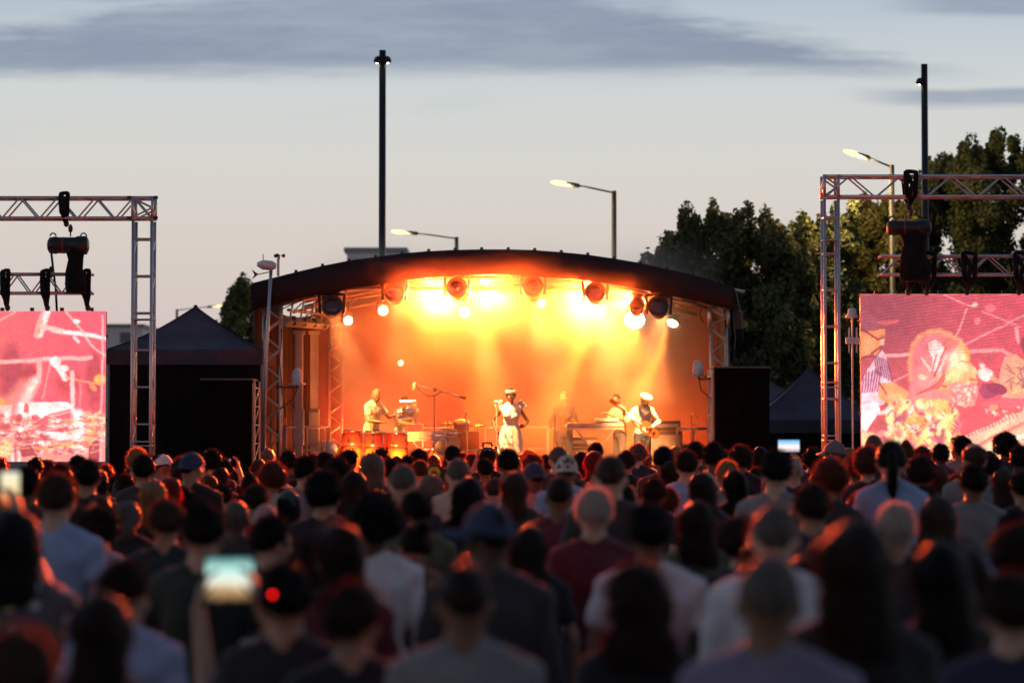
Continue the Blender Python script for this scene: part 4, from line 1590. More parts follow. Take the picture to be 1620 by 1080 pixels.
def par(label, x, y, Y, d, r, e_mat, energy, col, size, dots=False, ln=.22, blend_=.6):
    c = P(x, y, Y)
    t = thing('par_lamp', label, 'stage lamp', c, 0, LG)
    d = Vector(d).normalized()
    q = d.to_track_quat('Z', 'Y').to_matrix().to_4x4()
    can = MB().lathe([(r * .4, -ln), (r * .9, -ln * .8), (r * 1.06, -.02), (r * 1.1, .015), (r * 1.0, .015), (r * .96, -.03)], 18, q)
    obj('can', can, M_BLACK, t, smooth=True)
    yk = MB()
    yk.tube([(-r * 1.15, 0, 0), (-r * 1.15, 0, r * 1.4), (0, .02, r * 1.8), (r * 1.15, 0, r * 1.4), (r * 1.15, 0, 0)], .012, 6)
    yk.tube([(0, .02, r * 1.8), (0, .02, r * 1.8 + .18)], .016, 6)
    obj('bracket', yk, M_STEEL, t)
    if dots:
        obj('lens_plate', MB().lathe([(r * .97, -.012), (r * .97, -.002)], 18, q), M_GREYP, t)
        dm = MB().lathe([(r * .13, 0), (r * .13, .012), (r * .06, .018)], 8).mesh('led')
        for ring, nn in ((0, 1), (.38, 6), (.76, 12)):
            for k in range(nn):
                a_ = 2 * PI * k / nn
                o = obj('led', dm, e_mat, t)
                o.matrix_local = q @ Matrix.Translation((r * ring * math.cos(a_), r * ring * math.sin(a_), 0))
    else:
        obj('lens', MB().lathe([(r * .95, -.01), (r * .8, .02), (r * .3, .045)], 18, q), e_mat, t, smooth=True)
    if energy:
        spot(t, d * .06, d, energy, col, size, blend_, r * .6)
    return t


K = 2.45
FR = (0, -1, -.12)
par('dotted LED lamp at the pale post end of the roof', 551, 507, 47.0, (.0, -1, -.15), .095, E_D, 90 * K, RED, 70, True)
par('dotted LED lamp below the second dark moving head', 606, 491, 46.6, (.05, -1, -.15), .105, E_D, 150 * K, WARM, 60, True)
par('round lit lamp hung over the boom microphone, orange haze below', 688, 485, 49.8, (.05, -1, -.32), .13, E_Y, 900 * K, GOLD, 40)
par('round lit lamp directly below the third dark moving head', 735, 494, 49.2, (.0, -1, -.2), .11, E_Y, 500 * K, WARM, 60)
par('tall bright lamp at the arch centre with a vertical glare', 772, 470, 49.9, (.0, -.8, -.8), .13, E_W, 3500 * K, GOLD, 22)
par('bright lamp hung directly above the tall glare at the arch centre', 768, 445, 49.9, (.0, -1, -.5), .10, E_Y, 250 * K, GOLD, 50)
par('small lit lamp high at the roof lining left of the dark moving heads', 675, 440, 49.6, (.0, -1, -.5), .07, E_Y, 250 * K, GOLD, 70)
par('small lit lamp peeping under the moving head above the singer', 857, 480, 49.5, (.0, -1, -.3), .085, E_Y, 500 * K, GOLD, 60)
par('bright lamp beside the fifth moving head, its haze the widest', 918, 478, 49.8, (-.1, -1, -.45), .13, E_Y, 1000 * K, GOLD, 40)
par('brightest lamp below the fifth moving head, beam slanting down', 941, 490, 49.7, (-.35, -.8, -.75), .17, E_W, 5500 * K, GOLD, 17)
par('wide glaring lamp below the smaller moving head', 1004, 506, 49.6, (-.1, -.9, -.5), .21, E_W, 1400 * K, GOLD, 42)
par('slanting bright lamp nearest the stage end, past the last moving head', 1064, 511, 49.3, (-.45, -.7, -.9), .12, E_W, 5500 * K, GOLD, 14)
par('small dim amber lamp low against the backdrop over the percussionist', 634, 574, 50.6, (.1, -1, .1), .055, E_O, 60 * K, WARM, 90)

# unseen floor washes added behind the band to colour the drape
for i, (x, col, en) in enumerate(((575, (1, .06, .015), 900), (680, (1, .07, .015), 800), (790, (1, .085, .015), 650), (900, (1, .19, .02), 520), (1010, (1, .19, .02), 520), (1085, (1, .10, .02), 330))):
    c = P(x, 684, 50.0)
    t = thing('added_floor_wash', 'added low black floor lamp washing the drape behind the band, number-less twin of its neighbours', 'stage lamp', (c.x, 50.0, DK), 0, 'added floor wash lamps along the backdrop')
    t['label'] = 'added low floor lamp washing the orange backdrop, behind ' + ('the congas', 'the boom microphone stand', 'the singer in white', 'the player in dark clothes', 'the keyboard player', 'the trombone')[i]
    obj('housing', MB().box((0, 0, .1), (.36, .16, .16), (.3, 0, 0), bev=.02), M_BLACK, t)
    obj('foot', MB().box((0, 0, .012), (.3, .2, .02)), M_STEEL, t)
    obj('lens', MB().box((0, .05, .19), (.30, .07, .012), (.3, 0, 0)), emit('added_wash_glow', (1, .4, .08), 10), t)
    spot(t, (0, .08, .25), (0, .5, .9), en, col, 120, .9, .08)

c = P(528, 684, 48.6)  # unseen wash added to light the pale wing posts
t = thing('added_floor_wash', 'added low floor lamp behind the rear truss tower, turned toward the pale wing posts', 'stage lamp', (c.x, 48.6, DK), 0, 'added floor wash lamps along the backdrop')
obj('housing', MB().box((0, 0, .1), (.36, .16, .16), (.3, 0, 0), bev=.02), M_BLACK, t)
obj('foot', MB().box((0, 0, .012), (.3, .2, .02)), M_STEEL, t)
obj('lens', MB().box((0, .05, .19), (.30, .07, .012), (.3, 0, 0)), emit('added_wash_glow', (1, .4, .08), 10), t)
spot(t, (-.05, -.1, .3), (-.45, -.75, .75), 420, (1, .16, .04), 120, .9, .1)

# unseen front light bar added behind the valance to light the band
FB = [(-3.2, .28), (-1.9, .32), (-.6, .36), (.7, .38), (2.0, .40), (3.2, .3)]
bar = thing('added_front_bar', 'slim lamp bar added unseen behind the roof valance, lighting the band', 'lamp bar', (S0.x, YF + .35, 4.72))
obj('pipe', MB().tube([(-3.7, 0, 0), (3.7, 0, 0)], .025, 8), M_ALU, bar)
for i, (x, _) in enumerate(FB):
    obj('can', MB().lathe([(.05, .0), (.08, -.05), (.085, -.2), (.07, -.2)], 14, Matrix.Translation((x, 0, -.04)) @ Matrix.Rotation(.75, 4, 'X')), M_BLACK, bar, smooth=True)
    tx_, ty_ = ((588, 46.55), (640, 47.4), (808, 45.9), (892, 48.2), (981, 47.3), (1016, 46.2))[i]
    tg = P(tx_, 660, ty_)
    org = Vector((S0.x + x, YF + .53, 4.5))
    spot(bar, (x, .18, -.22), tg - org, (7000, 6500, 7500, 7000, 8000, 9500)[i], (1, .31, .075), 34, .8, .05, 'added_front_light')

# unseen footlights added on the stage lip to light congas and players
for i, (x, tx_) in enumerate(((560, 575), (625, 620), (815, 810), (990, 1005))):
    c = P(x, 684, 45.12)
    t = thing('added_footlight', 'small lamp added unseen on the stage lip, tilted up at ' + ('the first conga', 'the brightest conga', 'the lead singer', 'the white-capped guitarist')[i], 'stage lamp', (c.x, 45.12, DK), 0, 'added footlights on the stage lip')
    obj('housing', MB().box((0, 0, .06), (.2, .1, .1), (-.5, 0, 0), bev=.02), M_BLACK, t)
    obj('foot', MB().box((0, 0, .008), (.16, .12, .014)), M_STEEL, t)
    obj('lens', MB().box((0, .05, .09), (.15, .012, .07), (-.5, 0, 0)), emit('added_footlight_glow', (1, .5, .15), 8), t)
    spot(t, (0, .08, .12), P(tx_, 690 if i < 2 else 655, 46.0) - Vector((c.x, 45.2, DK + .12)), 900 if i < 2 else 420, (1, .22, .03) if i < 2 else (1, .42, .12), 75, .9, .05)

# unseen washes added under the arch to give heads their orange rims
for i, (x, col, en) in enumerate(((-1.15, (1, .08, .012), 88000), (-.13, (1, .09, .012), 88000), (1.72, (1, .10, .012), 88000), (2.62, (1, .09, .012), 88000))):
    t = thing('added_crowd_wash', 'added wide wash lamp under the arch facing the crowd, ' + ('over the boom microphone', 'near the arch centre', 'over the keyboard', 'over the white-capped guitarist')[i], 'stage lamp', (S0.x + x, YF + 1.3, 4.66 - .025 * x * x), 0, 'added crowd wash lamps under the arch')
    obj('housing', MB().box((0, 0, 0), (.3, .16, .2), bev=.02), M_BLACK, t)
    obj('lens', MB().box((0, -.083, 0), (.24, .01, .14)), emit('added_crowd_wash_glow', (1, .34, .08), 12), t)
    spot(t, (0, -.12, 0), (-.05 * x, -1, -.07), en, col, 75, .7, .12)


# ================================================================== stage smoke
def smoke():
    x0, x1, y0, y1, z0, z1 = -4.6, 4.45, 43.6, 50.9, 1.05, 6.2
    c = Vector(((x0 + x1) / 2, (y0 + y1) / 2, (z0 + z1) / 2))
    mb = MB().box((0, 0, 0), (x1 - x0, y1 - y0, z1 - z0))
    o = obj('stage_smoke', mb, None, None, c)
    tag(o, 'warm lit smoke filling the stage and drifting over the roof edge', kind='stuff')
    m = bpy.data.materials.new('stage_smoke')
    m.use_nodes = True
    T = NT(m.node_tree)
    out = T.n('ShaderNodeOutputMaterial')
    pv = T.n('ShaderNodeVolumePrincipled')
    pv.inputs['Color'].default_value = (.92, .9, .88, 1)
    pv.inputs['Anisotropy'].default_value = .35
    tc_ = T.n('ShaderNodeTexCoord')
    gm = tc_.outputs['Object']
    sp = T.n('ShaderNodeSeparateXYZ')
    T.l(gm, sp.inputs[0])
    X, Y, Z = sp.outputs
    n1 = T.noise(T.mapping(gm, (1, .8, 1.25)), .75, 3, .55)
    d = T.sstep(n1, .36, .68)
    hx, hy, hz = (x1 - x0) / 2, (y1 - y0) / 2, (z1 - z0) / 2
    ex = T.m('SUBTRACT', 1.0, T.sstep(T.m('ABSOLUTE', X), hx - 2.3, hx - .05))
    # thin in front of the valance, full inside
    ey = T.m('MULTIPLY_ADD', T.sstep(Y, -hy + .5, -hy + 3.3), 1.0, 0)
    ez = T.m('SUBTRACT', 1.0, T.sstep(Z, hz - 1.5, hz - .2))
    ezl = T.m('MULTIPLY_ADD', T.sstep(Z, -hz, -hz + 2.6), .5, .5)
    tot = T.m('MULTIPLY', T.m('MULTIPLY', ex, ey), T.m('MULTIPLY', ez, ezl))
    dd = T.m('MULTIPLY', T.m('MULTIPLY_ADD', d, .85, .25), tot)
    T.l(T.m('MULTIPLY', dd, .19), pv.inputs['Density'])
    T.l(pv.outputs[0], out.inputs['Volume'])
    o.material_slots[0].link = 'OBJECT'
    o.material_slots[0].material = m
    return o


smoke()


# ================================================================== people: one body mesh grown from tapered limbs
SK = {
    'deep': mat('skin_deep', (.075, .038, .024), .5, 0, .1, 20, spec=.4),
    'brown': mat('skin_brown', (.17, .085, .05), .5, 0, .1, 20, spec=.4),
    'tan': mat('skin_tan', (.36, .20, .13), .5, 0, .1, 20, spec=.4),
    'light': mat('skin_light', (.50, .31, .23), .5, 0, .1, 20, spec=.4),
}
HAIRC = {
    'black': (.005, .0035, .0035), 'dark brown': (.024, .011, .007), 'brown': (.06, .034, .02), 'auburn': (.10, .03, .014),
    'blonde': (.26, .17, .08), 'grey': (.13, .115, .10), 'white': (.40, .37, .34), 'red': (.22, .012, .012),
}
HM = {k: mat('hair_' + k.replace(' ', '_'), c, .5, 0, .35, 60, .4, 160, stretch=(1, 1, .15), trans=.42, spec=.2) for k, c in HAIRC.items()}
TOPC = {
    'black': (.010, .008, .009), 'navy': (.014, .018, .042), 'white': (.62, .61, .62), 'pale blue': (.26, .34, .50), 'grey': (.19, .18, .18),
    'charcoal': (.028, .024, .025), 'burgundy': (.11, .012, .022), 'olive': (.08, .085, .045), 'bright blue': (.06, .16, .48),
    'beige': (.42, .34, .26), 'purple-grey': (.17, .14, .20), 'red': (.38, .02, .02), 'dark green': (.018, .028, .02), 'dusty pink': (.40, .20, .19),
}
TM = {k: mat('cloth_' + k.replace(' ', '_').replace('-', '_'), c, .85, 0, .12, 4, .45, 14, sheen=.12) for k, c in TOPC.items()}
M_JEANS = mat('denim', (.03, .04, .07), .85, 0, .2, 10, .3, 90)
M_SHOE = mat('shoe_leather', (.03, .025, .022), .5)


def patterned(name, base, cols, scale):
    m = bpy.data.materials.new(name)
    m.use_nodes = True
    T = NT(m.node_tree)
    out = T.n('ShaderNodeOutputMaterial')
    b = T.n('ShaderNodeBsdfPrincipled')
    t = T.n('ShaderNodeTexCoord')
    vo = T.n('ShaderNodeTexVoronoi')
    T.l(t.outputs['Object'], vo.inputs['Vector'])
    vo.inputs['Scale'].default_value = scale
    sp = T.n('ShaderNodeSeparateColor')
    T.l(vo.outputs['Color'], sp.inputs[0])
    st = [(i / len(cols), (*c, 1)) for i, c in enumerate(cols)]
    r_ = T.ramp(sp.outputs[0], st, 'CONSTANT')
    f = T.sstep(vo.outputs['Distance'], .35, .45)
    T.l(T.mix(f, r_, (*base, 1)), b.inputs['Base Color'])
    b.inputs['Roughness'].default_value = .85
    T.l(b.outputs[0], out.inputs[0])
    return m


TM['floral'] = patterned('cloth_floral', (.10, .07, .09), [(.5, .35, .12), (.45, .42, .4), (.3, .08, .1), (.12, .16, .12)], 16)
TM['patterned'] = patterned('cloth_patterned', (.45, .40, .36), [(.12, .10, .10), (.5, .3, .1), (.2, .05, .05), (.7, .65, .55)], 22)


def hand(mb, w, d, nrm, side=1, curl=.5, s=1.0):
    """palm, four unequal bent fingers and a side thumb, from wrist w along d"""
    w, d, nrm = Vector(w), Vector(d).normalized(), Vector(nrm)
    nrm = (nrm - d * nrm.dot(d)).normalized()
    sd = d.cross(nrm) * side
    M = Matrix((sd, d, nrm)).transposed()
    mb.ell(w + d * .045 * s, (.042 * s, .055 * s, .017 * s), M)
    for off, ln in ((-.032, .062), (-.011, .078), (.011, .084), (.032, .074)):
        a = w + d * .085 * s + sd * off * s
        d1 = (d * math.cos(curl * .7) + nrm * math.sin(curl * .7) + sd * off * 3)
        b = a + d1.normalized() * ln * .5 * s
        d2 = (d * math.cos(curl * 1.9) + nrm * math.sin(curl * 1.9))
        c = b + d2 * ln * .5 * s
        mb.caps(a, b, .0098 * s, .009 * s, 6)
        mb.caps(b, c, .009 * s, .0075 * s, 6)
    a = w + d * .025 * s + sd * .035 * s
    b = a + (sd * .7 + d * .6 + nrm * .25).normalized() * .045 * s
    c = b + (d * .8 + sd * .15 + nrm * (.3 + curl * .4)).normalized() * .03 * s
    mb.caps(a, b, .0125 * s, .0105 * s, 6)
    mb.caps(b, c, .0105 * s, .008 * s, 6)


DEF_ARMS = [((-.235, -.015, 1.15), (-.235, .06, .91), (0, .15, -1), (1, 0, 0), .45), ((.235, -.015, 1.15), (.235, .06, .91), (0, .15, -1), (-1, 0, 0), .45)]


class Fig:
    def __init__(s, arms=None, yaw=0, pitch=0, roll=0, lean=0, female=False, twist=0, legs=None, hands=True):
        s.arms = arms or DEF_ARMS
        s.female = female
        s.hands = hands
        piv = Vector((0, 0, .95))
        s.U = Matrix.Translation(piv) @ Matrix.Rotation(-lean, 4, 'X') @ Matrix.Rotation(twist, 4, 'Z') @ Matrix.Translation(-piv)
        nk = Vector((0, 0, 1.50))
        s.H = s.U @ Matrix.Translation(nk) @ Matrix.Rotation(yaw, 4, 'Z') @ Matrix.Rotation(pitch, 4, 'X') @ Matrix.Rotation(roll, 4, 'Y') @ Matrix.Translation((0, .018, .135))
        s.legs = legs or [(-.10, .01), (.10, .01)]
        s.sh = .155 if female else .178

    def torso(s, mb, g=0.0, z0=.86):
        k = .9 if s.female else 1.0
        hp = 1.06 if s.female else 1.0
        secs = [(.84, .13 * hp, .10), (.90, .165 * hp, .118), (.97, .165 * hp, .12), (1.08, .135 * k, .102), (1.18, .148 * k, .11), (1.29, .168 * k, .122), (1.37, .172 * k, .112), (1.42, .150 * k, .095), (1.455, .10, .075), (1.48, .065, .06)]
        secs = [q for q in secs if q[0] >= z0]
        mb2 = MB().loft([((0, -.008, z), rx + g, ry + g) for z, rx, ry in secs], 18)
        for side in (-1, 1):
            mb2.caps((side * .06, 0, 1.445), (side * s.sh, 0, 1.405), .052 + g, .058 + g)
            mb2.caps((side * s.sh, 0, 1.40), (side * .10, -.01, 1.28), .058 + g, .07 + g)
        if s.female:
            for side in (-1, 1):
                mb2.ell((side * .07, .085, 1.25), (.06 + g, .05 + g, .058 + g))
        if g:
            for side in (-1, 1):
                mb2.caps((side * .045, -.02, 1.485), (side * s.sh * .8, -.01, 1.435), .042 + g * .8, .045 + g)
        mb2.xf(s.U)
        mb.add(mb2.v, mb2.f)

    def arm_pts(s, i):
        e, w, d, n, c = s.arms[i]
        side = (-1, 1)[i]
        sh = s.U @ Vector((side * (s.sh + .005), 0, 1.40))
        return sh, Vector(e), Vector(w), Vector(d), Vector(n), c, side

    def body(s, voxel=.012):
        mb = MB()
        s.torso(mb)
        nk0, nk1 = s.U @ Vector((0, -.012, 1.42)), s.H @ Vector((0, -.025, -.04))
        mb.caps(nk0, nk1, .066 if not s.female else .055, .060 if not s.female else .048, 12)
        tz = MB()
        for side in (-1, 1):
            tz.caps((side * .035, -.02, 1.495), (side * s.sh * .8, -.01, 1.435), .042, .045)
        tz.xf(s.U)
        mb.add(tz.v, tz.f)
        # head
        h = MB()
        h.ell((0, -.008, .022), (.077, .096, .096), seg=18, rings=12)
        h.ell((0, -.03, -.03), (.064, .07, .07), seg=14, rings=10)
        h.ell((0, .018, -.05), (.060, .068, .068), seg=14, rings=10)
        h.ell((0, .062, -.098), (.026, .022, .018))
        h.ell((0, .088, -.022), (.013, .020, .026), (-.35, 0, 0))
        h.ell((0, .100, -.036), (.016, .013, .011))
        h.ell((0, .078, .012), (.055, .016, .012))
        h.ell((0, .078, -.068), (.024, .012, .010))
        for side in (-1, 1):
            h.ell((side * .080, -.006, -.018), (.011, .022, .032), (0, 0, side * .35))
            h.ell((side * .042, .062, -.035), (.026, .022, .022))
        h.xf(s.H)
        mb.add(h.v, h.f)
        for i in (0, 1):
            sh, e, w, d, n, c, side = s.arm_pts(i)
            k = .86 if s.female else 1
            mb.caps(sh, e, .050 * k, .038 * k)
            m_ = e.lerp(w, .3)
            mb.caps(e, m_, .039 * k, .041 * k)
            mb.caps(m_, w, .041 * k, .026 * k)
            if s.hands:
                hand(mb, w, d, n, side, c)
            else:
                mb.ell(w + d.normalized() * .06, (.03, .03, .07))
        for side, (kx, ky) in zip((-1, 1), s.legs):
            hx = side * .088
            mb.caps((hx, 0, .90), (kx, ky + .02, .48), .088, .056)
            mb.caps((kx, ky + .02, .48), (kx, ky - .01, .33), .055, .056)
            mb.caps((kx, ky - .01, .33), (kx * 1.05, ky - .02, .09), .056, .036)
            mb.caps((kx * 1.05, ky - .03, .045), (kx * 1.15, ky + .12, .035), .04, .033)
        return remesh(mb, voxel, 2, 'body')

    def shirt(s, sleeve='short', hem=.86, g=.014, voxel=.016, collar=False):
        mb = MB()
        s.torso(mb, g, hem)
        for i in (0, 1):
            sh, e, w, d, n, c, side = s.arm_pts(i)
            k = .88 if s.female else 1
            if sleeve == 'short':
                q = sh.lerp(e, .62)
                mb.caps(sh, sh.lerp(q, .8), .056 * k + g * .6, .054 * k + g * .6)
                mb.tube([sh, q], [.056 * k + g * .6, .056 * k + g * .8], 12)
            elif sleeve == 'long':
                mb.caps(sh, e, .054 * k + g * .5, .046 * k + g * .5)
                mb.caps(e, e.lerp(w, .9), .046 * k + g * .5, .032 * k + g * .5)
        if collar:
            mb.tube([s.U @ Vector((0, -.015, 1.43)), s.U @ Vector((0, -.012, 1.50))], [.085, .068], 14)
        for j, q in enumerate(mb.v):
            pass
        me = remesh(mb, voxel, 2, 'shirt')
        # soft cloth folds
        n_ = len(me.vertices)
        co = np.empty(n_ * 3)
        me.vertices.foreach_get('co', co)
        co = co.reshape(-1, 3)
        nr = np.empty(n_ * 3)
        me.vertices.foreach_get('normal', nr)
        nr = nr.reshape(-1, 3)
        f = np.sin(co[:, 2] * 38 + np.sin(co[:, 0] * 19) * 2.2 + co[:, 1] * 9) * .0035 + np.sin(co[:, 0] * 31 + co[:, 2] * 17) * .003
        me.vertices.foreach_set('co', (co + nr * f[:, None]).ravel())
        me.update()
        return me

    def trousers(s, g=.012, voxel=.018, flare=0.0, top=.98):
        mb = MB()
        mb.loft([((0, 0, .83), .15, .11), ((0, 0, .90), .172 + g, .12 + g), ((0, 0, top), .16 + g, .118 + g)], 16)
        for side, (kx, ky) in zip((-1, 1), s.legs):
            hx = side * .088
            mb.caps((hx, 0, .90), (kx, ky + .02, .48), .088 + g, .062 + g)
            mb.tube([(kx, ky + .02, .50), (kx * 1.05, ky - .015, .07)], [.062 + g, .05 + g + flare], 12)
        return remesh(mb, voxel, 1, 'trousers')

    def shoes(s):
        mb = MB()
        for side, (kx, ky) in zip((-1, 1), s.legs):
            mb.caps((kx * 1.05, ky - .035, .05), (kx * 1.16, ky + .13, .038), .05, .042)
            mb.box((kx * 1.1, ky + .045, .012), (.095, .27, .024), (0, 0, -side * .08), bev=.01)
        return remesh(mb, .016, 1, 'shoes')

    def eyes(s, root):
        mw, mk = mat('eye_white', (.7, .68, .65), .3), mat('eye_dark', (.01, .008, .006), .2)
        for side in (-1, 1):
            p = s.H @ Vector((side * .031, .083, -.008))
            e = obj('eye', MB().ell((0, 0, 0), (.013, .007, .008)), mw, root, p)
            obj('iris', MB().ell((0, .0045, 0), (.006, .004, .006), seg=8, rings=6), mk, e)
            q = s.H @ Vector((side * .031, .090, .014))
            obj('eyebrow', MB().ell((0, 0, 0), (.017, .005, .004), seg=8, rings=6), mk, root, q)
        q = s.H @ Vector((0, .089, -.068))
        obj('lips', MB().ell((0, 0, 0), (.021, .007, .008), seg=10, rings=6), mat('lip_tone', (.22, .06, .05), .45), root, q)


def sm(a, b, x):
    t = min(1, max(0, (x - a) / (b - a)))
    return t * t * (3 - 2 * t)


def fuzz(mb, me, n_, ln, mode, rng, wd=.0021):
    """loose strands that break the outline"""
    nv = len(me.vertices)
    for _ in range(n_):
        v = me.vertices[rng.randrange(nv)]
        nrm = v.normal
        if mode == 'curl':
            d = (nrm + Vector((rng.gauss(0, .6), rng.gauss(0, .6), rng.gauss(0, .6)))).normalized()
        elif mode == 'down':
            d = (nrm * .45 + Vector((rng.gauss(0, .15), rng.gauss(0, .15), -1))).normalized()
        else:
            d = (nrm + Vector((rng.gauss(0, .35), rng.gauss(0, .35), rng.gauss(0, .3)))).normalized()
        sd = d.orthogonal().normalized()
        L = ln * rng.uniform(.4, 1.3)
        a = Vector(v.co) - nrm * .003
        m_ = a + d * L * .5 + sd * L * .1
        e = a + d * L + sd * L * .3 * rng.uniform(-1, 1)
        mb.add([a - sd * wd, a + sd * wd, m_ + sd * wd * .8, m_ - sd * wd * .8, e], [(0, 1, 2, 3), (3, 2, 4)])


def hair_mesh(style, seed=0):
    """hair in head space: origin at the head centre, face towards +Y"""
    rng = random.Random(seed + 100)
    thick = {'crop': .006, 'short': .018, 'curly': .036, 'afro': .062, 'long': .020, 'wavy': .034, 'pony': .012, 'bun': .013, 'bob': .024, 'balding': .014, 'locs': .024, 'spiky': .022}[style]
    low = {'crop': -.62, 'short': -.70, 'curly': -.70, 'afro': -.62, 'long': -.7, 'wavy': -.7, 'pony': -.42, 'bun': -.42, 'bob': -.7, 'balding': -.62, 'locs': -.6, 'spiky': -.66}[style]
    seg, rings = 30, 20
    vs = []
    A = Vector((.077, .100, .110))
    off = Vector((seed * 3.1, 1.7, .3))
    for i in range(rings + 1):
        ph = -PI / 2 + PI * i / rings
        for k in range(seg):
            an = 2 * PI * k / seg
            nx, ny, nz_ = math.cos(ph) * math.cos(an), math.cos(ph) * math.sin(an), math.sin(ph)
            zl = low + (.60 - low) * sm(-.02, .60, ny)
            if style in ('crop', 'short', 'balding', 'spiky'):
                zl = max(zl, low + .5 * sm(.45, .85, abs(nx)))
            m_ = sm(zl - .07, zl + .10, nz_)
            if style == 'balding':
                m_ *= 1 - sm(.45, .7, nz_ + ny * .35)
            f = mnoise.noise(Vector((nx, ny, nz_)) * (2.2 if style in ('curly', 'afro', 'wavy') else 1.4) + off)
            f2 = mnoise.noise(Vector((nx, ny, nz_)) * (9 if style in ('curly', 'afro', 'locs') else 6.5) + off)
            t = thick * (1 + .5 * f + .62 * f2)
            if style == 'spiky':
                t *= 1 + .8 * max(0, nz_) * abs(mnoise.noise(Vector((nx, ny, nz_)) * 7 + off)) * 3
            if style == 'short':
                t *= .75 + .45 * max(0, nz_)
            if style in ('short', 'crop', 'curly', 'spiky', 'balding', 'afro'):
                t *= .22 + .78 * sm(low + .05, low + (.85 if style != 'afro' else .5), nz_)
            r_ = -.012 + (t + .012) * m_
            tp = 1 - .24 * sm(.05, .9, -nz_)
            vs.append((nx * (A.x + r_) * tp, ny * (A.y + r_) * (1 - .12 * sm(.1, .9, -nz_)) - .006, nz_ * (A.z + r_) + .006))
    fs = []
    for i in range(rings):
        for k in range(seg):
            k2 = (k + 1) % seg
            fs.append((i * seg + k, i * seg + k2, (i + 1) * seg + k2, (i + 1) * seg + k))
    mb = MB().add(vs, fs)
    if style in ('long', 'wavy', 'bob', 'locs'):
        L = {'long': -.42, 'wavy': -.36, 'bob': -.16, 'locs': -.34}[style]
        wv = .022 if style == 'wavy' else .006
        secs = []
        N = 9
        for i in range(N):
            f = i / (N - 1)
            z = .03 + (L - .03) * f
            rx = (.092 + (.034 if style == 'wavy' else .012) * math.sin(f * PI * .9) - .03 * sm(.6, 1, f)) + wv * math.sin(i * 2.4 + seed)
            ry = .060 - .022 * f
            cyy = -.045 - .045 * sm(0, .5, f)
            secs.append(((.006 * math.sin(i * 1.3 + seed), cyy, z), rx * (.9 if seed % 2 else 1.0), ry))
        c = MB().loft(secs[::-1], 22)
        for i, q in enumerate(c.v):
            f2 = mnoise.noise(Vector((q[0] * 40, q[1] * 40, q[2] * 6)) + off)
            c.v[i] = (q[0] * (1 + .10 * f2), q[1] + f2 * .012, q[2])
        mb.add(c.v, c.f)
    if style == 'pony':
        mb.tube([(0, -.10, .05), (0, -.135, .04), (.005, -.15, -.05), (0, -.135, -.16), (.01, -.12, -.25)], [.022, .03, .034, .028, .008], 12)
    if style == 'bun':
        mb.ell((0, -.085, .115), (.045, .045, .042))
    me = remesh(mb, .009 if style not in ('long', 'wavy') else .011, 1 if style in ('curly', 'afro', 'locs', 'spiky') else 2, 'hair')
    # strands joined into the same hair
    fz = MB()
    spec = {'crop': (500, .010, 'out'), 'short': (1500, .028, 'out'), 'curly': (1700, .034, 'curl'), 'afro': (2000, .036, 'curl'), 'long': (1700, .055, 'down'), 'wavy': (1700, .05, 'curl'),
            'pony': (700, .024, 'out'), 'bun': (700, .026, 'curl'), 'bob': (1000, .04, 'down'), 'balding': (400, .016, 'out'), 'locs': (900, .05, 'down'), 'spiky': (900, .04, 'out')}[style]
    fuzz(fz, me, spec[0], spec[1], spec[2], rng)
    nv, nf = len(me.vertices), len(me.polygons)
    co = np.empty(nv * 3, np.float32)
    me.vertices.foreach_get('co', co)
    vv = [tuple(q) for q in co.reshape(-1, 3)]
    ff = [tuple(p.vertices) for p in me.polygons]
    out = bpy.data.meshes.new('hair')
    out.from_pydata(vv + fz.v, [], ff + [tuple(i + nv for i in f) for f in fz.f])
    out.polygons.foreach_set('use_smooth', [True] * nf + [False] * len(fz.f))
    out.update()
    bpy.data.meshes.remove(me)
    return out


def beard_mesh(long_=False):
    mb = MB()
    mb.ell((0, .045, -.085), (.056, .05, .045 if not long_ else .07))
    mb.ell((0, .085, -.058), (.03, .018, .012))
    me = remesh(mb, .009, 1, 'beard')
    return me


